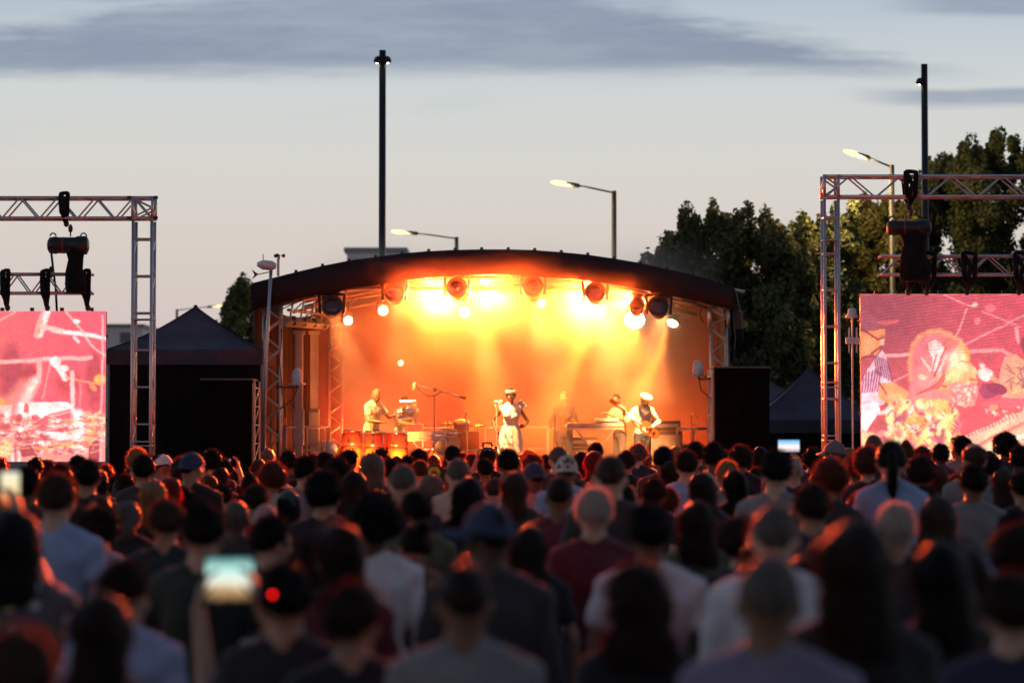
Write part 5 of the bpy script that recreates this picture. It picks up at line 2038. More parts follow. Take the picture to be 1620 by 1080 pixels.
def hat_mesh(kind):
    mb = MB()
    A = (.094, .112, .118)
    if kind in ('cap', 'capback', 'visorside'):
        vs, fs = [], []
        seg, rr = 24, 8
        for i in range(rr + 1):
            ph = .12 + (PI / 2 - .12) * i / rr
            for k in range(seg):
                an = 2 * PI * k / seg
                vs.append((math.cos(ph) * math.cos(an) * A[0], math.cos(ph) * math.sin(an) * A[1] - .006, math.sin(ph) * A[2] + .012 - .02 * (math.sin(an) < 0) * math.cos(ph) * abs(math.sin(an))))
        for i in range(rr):
            for k in range(seg):
                k2 = (k + 1) % seg
                fs.append((i * seg + k, i * seg + k2, (i + 1) * seg + k2, (i + 1) * seg + k))
        mb.add(vs, fs)
        b = MB()
        vs, fs = [], []
        for i in range(13):
            a_ = PI * (.12 + .76 * i / 12)
            for rr_, dz in ((.9, 0), (1.66 - .1 * abs(i - 6) / 6, -.018)):
                for th_ in (0, -.006):
                    vs.append((math.cos(a_) * A[0] * min(rr_, 1.12), math.sin(a_) * A[1] * rr_, .028 + dz - .02 * abs(math.cos(a_)) * (rr_ > 1) + th_))
        for i in range(12):
            o = i * 4
            fs += [(o, o + 4, o + 6, o + 2), (o + 1, o + 3, o + 7, o + 5), (o + 2, o + 6, o + 7, o + 3)]
        b.add(vs, fs)
        if kind == 'capback':
            b.xf(Matrix.Rotation(PI, 4, 'Z'))
        if kind == 'visorside':
            b.xf(Matrix.Rotation(1.15, 4, 'Z'))
        mb.add(b.v, b.f)
        mb.ell((0, -.006, .13), (.01, .01, .006), seg=8, rings=6)
    elif kind == 'beanie':
        mb.loft([((0, -.01, -.01), .092, .110), ((0, -.01, .0), .096, .114), ((0, -.01, .035), .096, .114), ((0, -.01, .04), .090, .108), ((0, -.012, .085), .080, .096), ((0, -.016, .12), .055, .068), ((0, -.02, .14), .02, .03)], 24)
    elif kind in ('bucket', 'sunhat'):
        br = .155 if kind == 'bucket' else .20
        mb.loft([((0, -.01, -.012), br, br * 1.06), ((0, -.01, -.006), br, br * 1.06), ((0, -.01, .03), .098, .115), ((0, -.01, .06), .094, .110), ((0, -.012, .115), .084, .098), ((0, -.014, .132), .066, .076), ((0, -.014, .136), .03, .035)], 28)
    elif kind == 'turban':
        mb.loft([((0, -.01, .02), .088, .106), ((0, -.008, .045), .098, .116), ((0, -.008, .11), .094, .11), ((0, -.01, .14), .06, .07), ((0, -.01, .15), .02, .03)], 24)
        for k in range(4):
            mb.tube([(.1 * math.cos(a_), .116 * math.sin(a_) - .008, .05 + k * .022 + .012 * math.sin(a_ + k)) for a_ in [i * PI / 8 for i in range(17)]], .012, 6)
    elif kind == 'flatcap':
        mb.loft([((0, .0, .035), .09, .108), ((0, .01, .05), .11, .14), ((0, .015, .085), .125, .15), ((0, .0, .115), .09, .11), ((0, -.01, .12), .03, .04)], 24)
    return mb.mesh('hat', True)


def add_hair(root, fig, style, col, hats=None, hatm=None, cache={}):
    if style and style != 'bald':
        key = style if isinstance(style, tuple) else (style, 0)
        if key not in cache:
            cache[key] = hair_mesh(*key)
        o = obj('hair', cache[key], HM[col], root)
        o.matrix_local = fig.H
    if hats:
        if hats not in cache:
            cache[hats] = hat_mesh(hats)
        o = obj('hat', cache[hats], hatm, root)
        o.matrix_local = fig.H
        if style in ('short', 'crop', 'balding', None, 'bald'):
            pass


# ================================================================== the band
def performer(label, x, y_top, Y, rz, fig, skin, top, top_m, hair, hcol, trm=M_JEANS, hat=None, hatm=None, beard=None, sleeve='short', hem=.86, voxel=.010, dress=None):
    c = P(x, y_top, Y)
    hgt = c.z - DK
    base_h = 1.79 if hat or hair in ('short', 'curly', 'long', 'locs', 'spiky') else 1.76
    t = thing('person', label, 'person', (c.x, Y, DK), rz)
    t.scale = (hgt / base_h,) * 3
    obj('body', fig.body(voxel), SK[skin], t)
    if top:
        obj(top, fig.shirt(sleeve, hem), top_m, t)
    if dress:
        dress(t)
    else:
        obj('trousers', fig.trousers(), trm, t)
    obj('shoes', fig.shoes(), M_SHOE, t)
    add_hair(t, fig, hair, hcol, hat, hatm)
    fig.eyes(t)
    if beard:
        o = obj('beard', beard_mesh(beard == 'long'), HM['grey' if beard == 'grey' else 'black'], t)
        o.matrix_local = fig.H
    return t


WHITE_C = mat('white_cotton', (.72, .70, .68), .85, 0, .05, 5, .4, 20, sheen=.1)
# percussionist at the congas, turned to his left (screen right), arms out over the drums
f = Fig(arms=[((-.30, .16, 1.20), (-.20, .42, 1.24), (.1, 1, .05), (0, 0, -1), .3), ((.27, .20, 1.13), (.20, .46, 1.10), (0, 1, 0), (0, 0, -1), .3)], yaw=-.35, pitch=-.12, lean=.16)
perc = performer('percussionist with grey head and patterned shirt reaching out over the red congas', 588, 613, 46.55, -PI / 2 - .75, f, 'brown', 'shirt', TM['patterned'], 'crop', 'grey', beard='grey')
# second percussionist behind him
f = Fig(arms=[((-.30, .14, 1.18), (-.16, .40, 1.16), (.2, 1, 0), (0, 0, -1), .6), ((.30, .20, 1.20), (.36, .48, 1.16), (0, 1, .1), (0, 0, -1), .9)], yaw=.1, pitch=-.3, lean=.12)
performer('drummer in floral shirt half hidden behind the percussionist, arm stretched sideways', 632, 624, 47.7, -PI / 2 - .5, f, 'brown', 'shirt', TM['floral'], 'short', 'black', beard='black')
# lead singer in white with frilled shoulders and layered skirt
f = Fig(arms=[((-.33, -.02, 1.16), (-.26, .20, 1.06), (.5, .7, 0), (1, 0, 0), .9), ((.34, -.04, 1.17), (.30, .10, .98), (-.2, .6, -.5), (-1, 0, 0), .8)], female=True, lean=.02)
M_FRILL = mat('white_frilled_cloth', (.78, .76, .74), .7, 0, .05, 10, .5, 30, sheen=.3)


def singer_dress(t):
    mb = MB()
    n_ = 44
    tiers = [(1.06, .165, .86, .20), (.90, .195, .72, .225), (.76, .215, .56, .25), (.60, .235, .40, .27)]
    for zt, r0, zb, r1 in tiers:
        vs, fs = [], []
        for j, (z, r_) in enumerate(((zt, r0), ((zt + zb) / 2, (r0 + r1) / 2 + .012), (zb, r1 + .012))):
            for k in range(n_):
                a_ = 2 * PI * k / n_
                w_ = 1 + (.035 * math.sin(k * 2 * PI * 9 / n_) * j)
                vs.append((math.cos(a_) * r_ * w_, math.sin(a_) * r_ * .78 * w_, z + .008 * math.sin(k * 1.9) * j))
        for j in range(2):
            for k in range(n_):
                k2 = (k + 1) % n_
                fs.append((j * n_ + k, j * n_ + k2, (j + 1) * n_ + k2, (j + 1) * n_ + k))
        mb.add(vs, fs)
    obj('tiered_skirt', mb, M_FRILL, t, smooth=True)
    for s in (-1, 1):
        fr_ = MB()
        vs, fs = [], []
        for i in range(9):
            f_ = i / 8
            base_ = Vector((s * (.09 + .10 * f_), .06 - .11 * f_, 1.47 - .10 * f_))
            tip = base_ + Vector((s * (.10 + .03 * math.sin(i * 2.5)), .0, .10 + .03 * math.sin(i * 3.1)))
            vs += [base_, base_.lerp(tip, .5) + Vector((0, .02 * math.sin(i * 2), .01)), tip, tip + Vector((0, -.01, -.006))]
        for i in range(8):
            o = i * 4
            for k in range(3):
                fs.append((o + k, o + k + 1, o + k + 5, o + k + 4))
        fr_.add(vs, fs)
        obj('shoulder_frill', fr_, M_FRILL, t, smooth=True)


performer('lead singer in white frilled top, white headband and layered white skirt at the microphone', 808, 614, 45.9, PI, f, 'deep', 'top', M_FRILL, 'short', 'black', hem=.97, sleeve='none', dress=singer_dress)
sg = [o for o in COL.objects if o.get('label', '').startswith('lead singer')][0]
hb = MB()
for k in range(16):
    a_ = PI * (-.08 + 1.16 * k / 15)
    hb.box((.088 * math.cos(a_), .108 * math.sin(a_), .088 + .008 * (k % 2)), (.026, .026, .05), (0, 0, a_), bev=.006)
o = obj('headband', hb, M_FRILL, sg)
o.matrix_local = f.H
# player in dark clothes
f = Fig(arms=[((-.26, .08, 1.16), (-.12, .26, 1.10), (.6, .6, 0), (0, 0, -1), .6), ((.27, .06, 1.14), (.22, .26, 1.02), (0, 1, 0), (0, 0, -1), .5)], yaw=-.45, female=True)
performer('musician in dark clothes with tied-back hair, standing in thick yellow haze', 892, 619, 48.2, PI, f, 'tan', 'shirt', TM['charcoal'], 'pony', 'dark brown', sleeve='long')
# keyboard player raising hands to play a horn-like keyboard
f = Fig(arms=[((-.28, .14, 1.22), (-.10, .36, 1.34), (.3, .8, .3), (0, 0, -1), .7), ((.28, .16, 1.16), (.22, .42, 1.12), (0, 1, -.1), (0, 0, -1), .5)], yaw=.35, pitch=-.15, lean=.1)
performer('keyboard player in patterned shirt lifting one hand, beside the white-capped guitarist', 981, 622, 47.3, PI / 2 + .55, f, 'brown', 'shirt', TM['patterned'], 'crop', 'black')
# bass guitarist
f = Fig(arms=[((-.33, .05, 1.17), (-.10, .24, 1.06), (.8, .4, -.2), (0, -1, 0), .7), ((.36, .10, 1.22), (.48, .28, 1.30), (.2, .3, .9), (-.6, -.6, 0), 1.3)], yaw=.35, pitch=-.28, lean=.10)
gt_fig = f
gtr = performer('guitarist in loose white shirt and white flat cap, head bowed over the guitar', 1016, 619, 46.2, PI + .30, f, 'deep', 'shirt', WHITE_C, 'crop', 'black', hat='flatcap', hatm=WHITE_C, sleeve='long', hem=.84, beard='black')

# ================================================================== instruments
RED_L = mat('red_drum_lacquer', (.50, .035, .015), .22, 0, .2, 3, spec=.6)
ORG_LIT = mat('conga_orange_lit', (.58, .12, .03), .25, 0, .2, 4, stretch=(1, 1, .2), spec=.6)  # orange light on the red lower shells, put into this colour
SKIN_D = mat('drum_skin', (.68, .58, .48), .6, 0, .1, 8)
BRASS = mat('brass', (.80, .52, .18), .2, 1.0, .08, 20)
WOODG = mat('guitar_wood', (.30, .08, .03), .25, 0, .2, 8, stretch=(1, .2, 1))


def conga(label, x, ytop, Y, r):
    c = P(x, ytop, Y)
    h = c.z - DK
    t = thing('conga_drum', label, 'drum', (c.x, Y, DK), 0, 'red congas in front of the percussionist')
    prof = [(r * .62, .12), (r * .80, h * .3), (r * 1.06, h * .58), (r * 1.08, h * .70), (r * 1.0, h * .88), (r * .94, h - .02)]
    obj('shell', MB().lathe([(a_, z) for a_, z in prof if z <= h * .74], 24), ORG_LIT, t, smooth=True)
    obj('upper_shell', MB().lathe([(r * 1.085, h * .70), (r * 1.06, h * .78), (r * 1.0, h * .9), (r * .95, h - .015)], 24), RED_L, t, smooth=True)
    obj('skin', MB().lathe([(r * .99, h - .02), (r * .99, h + .005), (r * .9, h + .018), (.01, h + .02)], 24), SKIN_D, t, smooth=True)
    obj('rim_hoop', MB().tube([(r * 1.04 * math.cos(a_), r * 1.04 * math.sin(a_), h - .01) for a_ in [i * 2 * PI / 24 for i in range(25)]], .011, 6), M_CHROME, t, smooth=True)
    lug = MB().box((0, 0, 0), (.022, .018, .16), bev=.005).box((0, -.006, -.075), (.05, .02, .05), bev=.008).mesh('tuning_lug')
    for k in range(6):
        a_ = k * PI / 3 + .3
        o = obj('tuning_lug', lug, M_CHROME, t, (r * 1.07 * math.cos(a_), r * 1.07 * math.sin(a_), h * .86), (0, 0, a_ + PI / 2))
    obj('band', MB().lathe([(r * 1.085, h * .68), (r * 1.10, h * .685), (r * 1.10, h * .705), (r * 1.085, h * .71)], 24), M_CHROME, t)
    for k in range(3):
        a_ = k * 2.09 + .5
        obj('stand_leg', MB().tube([(r * .8 * math.cos(a_), r * .8 * math.sin(a_), h * .4), (r * 1.25 * math.cos(a_), r * 1.25 * math.sin(a_), .012)], .014, 6), M_CHROME, t)
    return t


conga('red conga with orange-lit base at the pale post end of the row', 557, 681, 46.0, .185)
conga('middle red conga, directly before the percussionist', 594, 683, 45.85, .19)
conga('red conga nearest the white-fronted rack, glowing most orange', 627, 684, 46.05, .20)

# white fronted percussion rack / keyboard on crossed legs
c = P(672, 690, 46.3)
t = thing('percussion_rack', 'white-fronted percussion table on crossed legs beside the congas', 'percussion table', (c.x, 46.3, DK))
h = c.z - DK
obj('table_top', MB().box((0, 0, h + .08), (.84, .45, .03), bev=.008), M_WHITEP, t)
for k in range(3):
    obj('front_rail', MB().box((0, -.22, h + .045 - k * .055), (.84, .02, .045), bev=.006), M_WHITEP, t)
for s in (-1, 1):
    obj('leg', MB().tube([(s * .38, -.2, 0), (-s * .30, -.2, h)], .016, 6), M_ALU, t)
    obj('leg', MB().tube([(s * .38, .2, 0), (-s * .30, .2, h)], .016, 6), M_ALU, t)
    obj('leg', MB().tube([(s * .40, 0, 0), (s * .40, 0, h + .05)], .014, 6), M_ALU, t)

# raised frame of small percussion (rails, chimes, clamps) in front of the drummer
c = P(645, 640, 46.5)
t = thing('chime_frame', 'metal frame with rows of chimes and clamps raised before the drummer', 'percussion frame', (c.x, 46.5, DK))
zr = lambda y: P(645, y, 46.5).z - DK
obj('upright', MB().tube([(.16, 0, 0), (.16, 0, zr(630))], .018, 8), M_ALU, t)
for y, a_, b_ in ((635, -.14, .17), (651, -.2, .22), (660, -.2, .2)):
    obj('rail', MB().tube([(a_, 0, zr(y)), (b_, 0, zr(y) + .01)], .016, 6), M_CHROME, t)
ch = MB().tube([(0, 0, 0), (0, 0, -.13)], .007, 6).mesh('chime')
for k in range(14):
    o = obj('chime', ch, M_CHROME, t, (-.18 + k * .024, -.02, zr(651)))
    o.scale = (1, 1, 1.15 - k * .045)
for k, (x, z) in enumerate(((.02, 644), (.13, 640), (.19, 648), (-.02, 655), (.16, 656))):
    obj('clamp', MB().box((x, -.02, zr(z)), (.07, .05, .06), (0, .4 * k, 0), bev=.012), M_WHITEP, t)
obj('tripod_leg', MB().tube([(.16, 0, .5), (.36, -.1, 0)], .012, 6), M_ALU, t)
obj('tripod_leg', MB().tube([(.16, 0, .5), (-.02, -.1, 0)], .012, 6), M_ALU, t)
obj('tripod_leg', MB().tube([(.16, 0, .5), (.16, .25, 0)], .012, 6), M_ALU, t)
sh = MB().lathe([(.13, 0), (.135, .01), (.135, .14), (.13, .15)], 18)
obj('timbale', sh.xf(Matrix.Translation((.02, .04, zr(658)))), M_CHROME, t, smooth=True)


def mic_stand(label, x, Y, ytop, boom=None, name='microphone_stand', white=False, tilt=0):
    c = P(x, 684, Y)
    zt = P(x, ytop, Y).z - DK
    t = thing(name, label, 'microphone stand', (c.x, Y, DK))
    obj('pole', MB().tube([(0, 0, .02), (tilt, 0, zt)], .013, 8), M_CHROME if not white else M_WHITEP, t)
    for k in range(3):
        a_ = k * 2.09 + .4
        obj('leg', MB().tube([(0, 0, .12), (.28 * math.cos(a_), .28 * math.sin(a_), .01)], .011, 6), M_STEEL, t)
    if boom:
        a, b = [P(px, py, Y) - Vector((c.x, Y, DK)) for px, py in boom]
        obj('boom', MB().tube([a, b], .018, 8), M_CHROME, t)
        dn = (a - b).normalized()
        obj('microphone', MB().caps(a, a + dn * .02 + Vector((-.01, 0, -.10)), .032, .024), M_WHITEP, t, smooth=True)
        obj('counterweight', MB().tube([b, b + (b - a).normalized() * .12], .03, 8), M_STEEL, t)
        m_ = a.lerp(b, .45)
        obj('clutch', MB().ell(m_, (.04, .03, .04), seg=8, rings=6), M_STEEL, t)
        pts = [a.lerp(b, g_) + Vector((0, -.02, -.16 * math.sin(g_ * PI / .6))) for g_ in (0, .1, .2, .3, .4, .5, .6)]
        obj('cable', MB().tube(pts, .010, 6), M_BLACK, t, smooth=True)
    else:
        tp = Vector((tilt, 0, zt))
        obj('microphone_body', MB().tube([tp, tp + Vector((-.04, .11, .02))], [.017, .013], 8), M_WHITEP, t)
        obj('microphone', MB().ell(tp + Vector((-.0, -.02, 0)), (.034, .036, .034)), M_WHITEP, t, smooth=True)
    return t


mic_stand('tall boom microphone stand with white microphone above the percussion table', 687, 46.4, 624, ((656, 607), (728, 627)))
mic_stand('straight microphone stand with white microphone beside the lead singer', 786, 45.6, 636, white=True, tilt=0)
mic_stand('thin microphone stand leaning before the musician in dark clothes', 872, 46.6, 658, tilt=.08)
mic_stand('low microphone stand between the drum kit and the lead singer', 742, 46.8, 652, tilt=-.06)

# drum kit behind the singer's stand
c = P(726, 690, 47.2)
kit = thing('drum_kit', 'red drum kit with one cymbal between the boom microphone and the singer', 'drum kit', (c.x, 47.2, DK))
k1 = lambda x, y: P(x, y, 47.2) - Vector((c.x, 47.2, DK))


def drum(name, p, r, dep, tilt_, parent, m):
    M = Matrix.Translation(p) @ Matrix.Rotation(tilt_, 4, 'X')
    o = obj(name, MB().lathe([(r, 0), (r, dep)], 22, M), m, parent, smooth=True)
    obj('head', MB().lathe([(r * .97, dep), (r * .96, dep + .012), (.01, dep + .014)], 22, M), SKIN_D, o, smooth=True)
    for z in (.01, dep):
        obj('hoop', MB().tube([M @ Vector((r * 1.03 * math.cos(a_), r * 1.03 * math.sin(a_), z)) for a_ in [i * 2 * PI / 20 for i in range(21)]], .011, 6), M_CHROME, o)
    return o


drum('floor_tom', k1(742, 712), .20, .36, .0, kit, RED_L)
drum('snare', k1(716, 690), .17, .14, .12, kit, M_CHROME)
drum('tom', k1(730, 682), .15, .2, .3, kit, RED_L)
drum('bass_drum', k1(706, 700) + Vector((0, .3, 0)), .26, .38, PI / 2 - .01, kit, RED_L)
for x, y, r in ((708, 668, .22), (755, 672, .19)):
    p = k1(x, y)
    M = Matrix.Translation(p) @ Matrix.Rotation(.18, 4, 'X')
    o = obj('cymbal', MB().lathe([(r, -.012), (r * .5, .005), (.05, .012), (.03, .03), (.008, .034)], 24, M), BRASS, kit, smooth=True)
    obj('cymbal_stand', MB().tube([p, (p.x, p.y, .0)], .012, 6), M_CHROME, o)
obj('drumstick', MB().tube([k1(727, 666), k1(737, 652)], [.008, .012], 6), SKIN_D, kit)


# keyboards
def keyboard(label, x0, x1, ytop, Y, tilt_=.05):
    a, b = P(x0, ytop, Y), P(x1, ytop, Y)
    w = b.x - a.x
    h = a.z - DK
    t = thing('stage_keyboard', label, 'keyboard', ((a.x + b.x) / 2, Y, DK))
    obj('case', MB().box((0, 0, h), (w, .32, .085), (tilt_, 0, 0), bev=.015), M_GREYP, t)
    nk = 28
    kw = w * .9 / nk
    kk = MB().box((0, 0, 0), (kw * .88, .14, .016), bev=.002).mesh('white_key')
    bk = MB().box((0, 0, 0), (kw * .5, .09, .02), bev=.002).mesh('black_key')
    for i in range(nk):
        x = -w * .45 + (i + .5) * kw
        obj('white_key', kk, M_WHITEP, t, (x, .085, h + .048))
        if i % 7 not in (2, 6) and i < nk - 1:
            obj('black_key', bk, M_BLACK, t, (x + kw / 2, .06, h + .060))
    for s in (-1, 1):
        for yy in (-.14, .14):
            obj('stand_leg', MB().tube([(s * w * .36, yy, .01), (-s * w * .36, yy, h - .05)], .018, 6), M_ALU, t)
    obj('foot_bar', MB().tube([(-w * .36, -.14, .015), (-w * .36, .2, .015)], .02, 6), M_ALU, t)
    obj('foot_bar', MB().tube([(w * .36, -.14, .015), (w * .36, .2, .015)], .02, 6), M_ALU, t)
    obj('stand_rail', MB().box((0, -.16, h - .07), (w * 1.02, .03, .035)), M_ALU, t)
    return t


keyboard('long keyboard on crossed legs in front of the keyboard player', 897, 986, 672, 46.5)
t = thing('small_synthesizer', 'small white synthesizer propped on top of the long keyboard', 'synthesizer', P(960, 668, 46.52))
obj('case', MB().box((0, 0, .05), (.46, .24, .06), (.12, 0, 0), bev=.012), M_WHITEP, t)
for k in range(9):
    obj('knob', MB().lathe([(.012, 0), (.012, .02), (.008, .024)], 8, Matrix.Translation((-.19 + k * .047, -.05, .075))), M_BLACK, t)

# guitar hangs at the guitarist
M = gt_fig.U
gx = thing('bass_guitar', 'wooden bass guitar held slantwise by the white-capped guitarist', 'guitar', gtr.location.copy(), PI + .30)
gx.scale = gtr.scale
bdy = MB()
out_ = []
for i in range(28):
    a_ = 2 * PI * i / 28
    r_ = .17 + .035 * math.cos(2 * a_) - .02 * math.cos(a_ * 3)
    out_.append((math.cos(a_) * r_ * 1.15, math.sin(a_) * r_ * .82))
vs = [(x, 0, z) for x, z in out_] + [(x, .045, z) for x, z in out_]
nn = len(out_)
bdy.add(vs, [tuple(range(nn - 1, -1, -1)), tuple(range(nn, 2 * nn))] + [(i, (i + 1) % nn, (i + 1) % nn + nn, i + nn) for i in range(nn)])
GM = Matrix.Translation((-.05, .21, 1.02)) @ Matrix.Rotation(-.62, 4, 'Y') @ Matrix.Rotation(.12, 4, 'X')
obj('guitar_body', bdy.xf(GM), WOODG, gx)
obj('neck', MB().box((.50, .02, 0), (.72, .028, .055), bev=.008).xf(GM), WOODG, gx)
obj('headstock', MB().box((.93, .02, .01), (.16, .024, .085), bev=.012).xf(GM), WOODG, gx)
obj('fretboard', MB().box((.42, .042, 0), (.62, .01, .05)).xf(GM), M_BLACK, gx)
for k in range(4):
    obj('tuning_peg', MB().ell((.88 + k * .035, .02, .065), (.01, .01, .018), seg=8, rings=6).xf(GM), M_CHROME, gx)
    obj('string', MB().tube([(-.12, .055, -.015 + k * .01), (.86, .052, -.015 + k * .01)], .0016, 4).xf(GM), M_CHROME, gx)
obj('bridge', MB().box((-.12, .052, 0), (.03, .012, .07)).xf(GM), M_CHROME, gx)
obj('pickguard', MB().box((.06, .048, -.05), (.14, .006, .07), bev=.002).xf(GM), M_WHITEP, gx)
stp = [Vector((-.16, .18, 1.10)), Vector((-.17, .12, 1.3)), Vector((-.10, .05, 1.49)), Vector((.02, -.06, 1.50)), Vector((.14, -.12, 1.35)), Vector((.20, -.02, 1.15)), Vector((.16, .17, 1.10))]
obj('strap', MB().tube([M @ p for p in stp], .016, 6), M_BLACK, gx, smooth=True)

# trombone on its stand
c = P(1098, 684, 45.6)
t = thing('trombone', 'brass trombone upright on a stand against the end rail', 'trombone', (c.x, 45.6, DK))
z = lambda y: P(1098, y, 45.6).z - DK
zt = z(656)
w = .055
for s in (-1, 1):
    obj('slide_tube', MB().tube([(s * w, 0, .32), (s * w, 0, zt - .05)], .009, 8), BRASS, t)
obj('slide_bow', MB().tube([(w * math.cos(a_), 0, zt - .05 + w * math.sin(a_)) for a_ in [i * PI / 10 for i in range(11)]], .010, 8), BRASS, t, smooth=True)
for f_ in (.55, .72, .85):
    obj('cross_brace', MB().tube([(-w, 0, zt * f_), (w, 0, zt * f_)], .007, 6), BRASS, t)
obj('bell', MB().lathe([(.012, .62), (.02, .42), (.035, .28), (.07, .18), (.105, .155), (.11, .15)], 18, Matrix.Translation((.02, .07, .0))), BRASS, t, smooth=True)
obj('stand_pole', MB().tube([(0, 0, .0), (0, 0, .35)], .014, 6), M_STEEL, t)
for k in range(3):
    a_ = k * 2.09
    obj('stand_leg', MB().tube([(0, 0, .1), (.2 * math.cos(a_), .2 * math.sin(a_), .01)], .01, 6), M_STEEL, t)

# small table with bottles and a bag
c = P(514, 714, 45.9)
t = thing('side_table', 'small pale table beside the congas at the wing posts', 'table', (c.x, 45.9, DK))
h = c.z - DK
obj('table_top', MB().box((0, 0, h - .015), (.44, .34, .035), bev=.008), M_WHITEP, t)
for sx_ in (-1, 1):
    for sy_ in (-1, 1):
        obj('leg', MB().tube([(sx_ * .18, sy_ * .13, 0), (sx_ * .18, sy_ * .13, h - .03)], .014, 6), M_ALU, t)
M_BOTTLE = mat('clear_bottle', (.55, .55, .42), .15, 0, .1, 8, trans=.5)
for k, (x, lb) in enumerate(((505, 'clear bottle on the small table, nearest the wing posts'), (511, 'clear bottle in the middle of the small table'))):
    b = thing('water_bottle', lb, 'bottle', (P(x, 714, 45.85).x, 45.82, DK + h), 0, 'bottles on the small side table')
    obj('bottle', MB().lathe([(.03, 0), (.033, .01), (.033, .13), (.014, .17), (.014, .19)], 14), M_BOTTLE, b, smooth=True)
    obj('cap', MB().lathe([(.016, .19), (.016, .21)], 10), M_WHITEP, b)
b = thing('tote_bag', 'pale bag slumped on the small table next to the bottles', 'bag', (P(524, 714, 45.9).x, 45.88, DK + h))
obj('bag', MB().loft([((0, 0, 0), .11, .07), ((.01, 0, .06), .12, .08), ((0, 0, .13), .10, .06), ((-.01, 0, .17), .08, .03)], 14), M_WHITEP, b, smooth=True)
obj('handle', MB().tube([(-.05, 0, .16), (-.03, 0, .22), (.03, 0, .22), (.05, 0, .16)], .009, 6), M_WHITEP, b, smooth=True)

# backline: amplifiers and a travelling case
def amp(label, x, Y, w, h, top=True):
    c = P(x, 684, Y)
    t = thing('guitar_amplifier', label, 'amplifier', (c.x, Y, DK), 0, 'amplifiers behind the band')
    obj('cabinet', MB().box((0, 0, h / 2), (w, .36, h), bev=.02), M_BLACK, t)
    obj('grille', MB().box((0, -.183, h / 2), (w * .88, .01, h * .84), bev=.003), M_GREYP, t)
    if top:
        obj('amp_head', MB().box((0, 0, h + .11), (w * .9, .28, .2), bev=.02), M_BLACK, t)
        obj('control_panel', MB().box((0, -.143, h + .11), (w * .8, .008, .07)), M_ALU, t)
        for k in range(6):
            obj('knob', MB().tube([(-w * .3 + k * w * .12, -.147, h + .11), (-w * .3 + k * w * .12, -.165, h + .11)], .012, 8), M_WHITEP, t)
    return t


amp('tall amplifier stack behind the white-capped guitarist', 1052, 48.4, .68, .95)
amp('square amplifier between the dark-clad musician and the keyboard', 925, 49.2, .62, .62)
amp('low amplifier behind the gap between drum kit and lead singer', 765, 48.9, .6, .55, False)
t = thing('flight_case', 'metal-edged travelling case standing by the trombone', 'case', (P(1078, 684, 48.8).x, 48.8, DK))
obj('case_body', MB().box((0, 0, .38), (.6, .5, .62), bev=.02), M_BLACK, t)
for sx_ in (-1, 1):
    for z_ in (.08, .68):
        if sx_ > 0:
            obj('edge_strip', MB().box((0, -.252, z_), (.54, .012, .03)), M_ALU, t)
    obj('edge_strip', MB().box((sx_ * .292, -.252, .38), (.03, .012, .62)), M_ALU, t)
    obj('caster', MB().ell((sx_ * .22, -.15, .035), .035, seg=10, rings=6), M_STEEL, t)
# stage monitors along the front edge
for i, x in enumerate((600, 700, 800, 905, 1020)):
    c = P(x, 684, 45.35)
    t = thing('monitor_wedge', 'black wedge monitor at the stage lip before ' + ('the congas', 'the boom microphone', 'the lead singer', 'the musician in dark clothes', 'the white-capped guitarist')[i], 'monitor speaker', (c.x, 45.35, DK), 0, 'wedge monitors along the stage lip')
    wd = MB().add([(-.26, -.17, 0), (.26, -.17, 0), (.26, .2, 0), (-.26, .2, 0), (-.26, -.17, .3), (.26, -.17, .3), (.26, .0, .32), (-.26, .0, .32)],
                  [(0, 3, 2, 1), (0, 1, 5, 4), (4, 5, 6, 7), (7, 6, 2, 3), (0, 4, 7, 3), (1, 2, 6, 5)])
    obj('case', wd, M_BLACK, t)
    obj('grille', MB().box((0, .11, .175), (.46, .28, .012), (-1.0, 0, 0)), M_GREYP, t)


# ================================================================== the crowd
UPL = ((-.24, .20, 1.30), (-.13, .33, 1.66), (.15, .1, 1), (1, -.2, 0), .6)
UPR = ((.24, .20, 1.30), (.13, .33, 1.66), (-.15, .1, 1), (-1, -.2, 0), .6)
FOLDL = ((-.29, .03, 1.17), (-.06, .21, 1.17), (1, .1, 0), (0, -1, 0), .5)
FOLDR = ((.29, .03, 1.17), (.06, .21, 1.13), (-1, .1, 0), (0, -1, 0), .5)
HIGHL = ((-.26, .12, 1.52), (-.20, .20, 1.80), (.05, .1, 1), (.6, -.8, 0), .25)
VAR = {
    'm0': Fig(hands=False), 'm1': Fig(yaw=.42, hands=False, roll=.05), 'm2': Fig(yaw=-.42, hands=False, roll=-.05), 'm3': Fig(yaw=1.0, hands=False), 'm4': Fig(yaw=-1.0, hands=False),
    'f0': Fig(female=True, hands=False), 'f1': Fig(female=True, yaw=.4, hands=False, roll=.08), 'f2': Fig(female=True, yaw=-.4, hands=False, roll=-.08),
    'mf': Fig(arms=[FOLDL, FOLDR], hands=False), 'ff': Fig(arms=[FOLDL, FOLDR], female=True, yaw=-.2, hands=False),
    'phone': Fig(arms=[UPL, UPR], pitch=.08), 'raise': Fig(arms=[HIGHL, DEF_ARMS[1]], female=True), 'phone1': Fig(arms=[DEF_ARMS[0], UPR]),
}
_vc = {}


def variant(key, sleeve):
    k = (key, 'body')
    f_ = VAR[key]
    if k not in _vc:
        _vc[k] = f_.body(.010 if f_.hands else .013)
        _vc[(key, 'tr')] = f_.trousers()
    k2 = (key, sleeve)
    if k2 not in _vc:
        _vc[k2] = f_.shirt(sleeve, .86, collar=(sleeve == 'long'))
    return _vc[k], _vc[k2], _vc[(key, 'tr')]


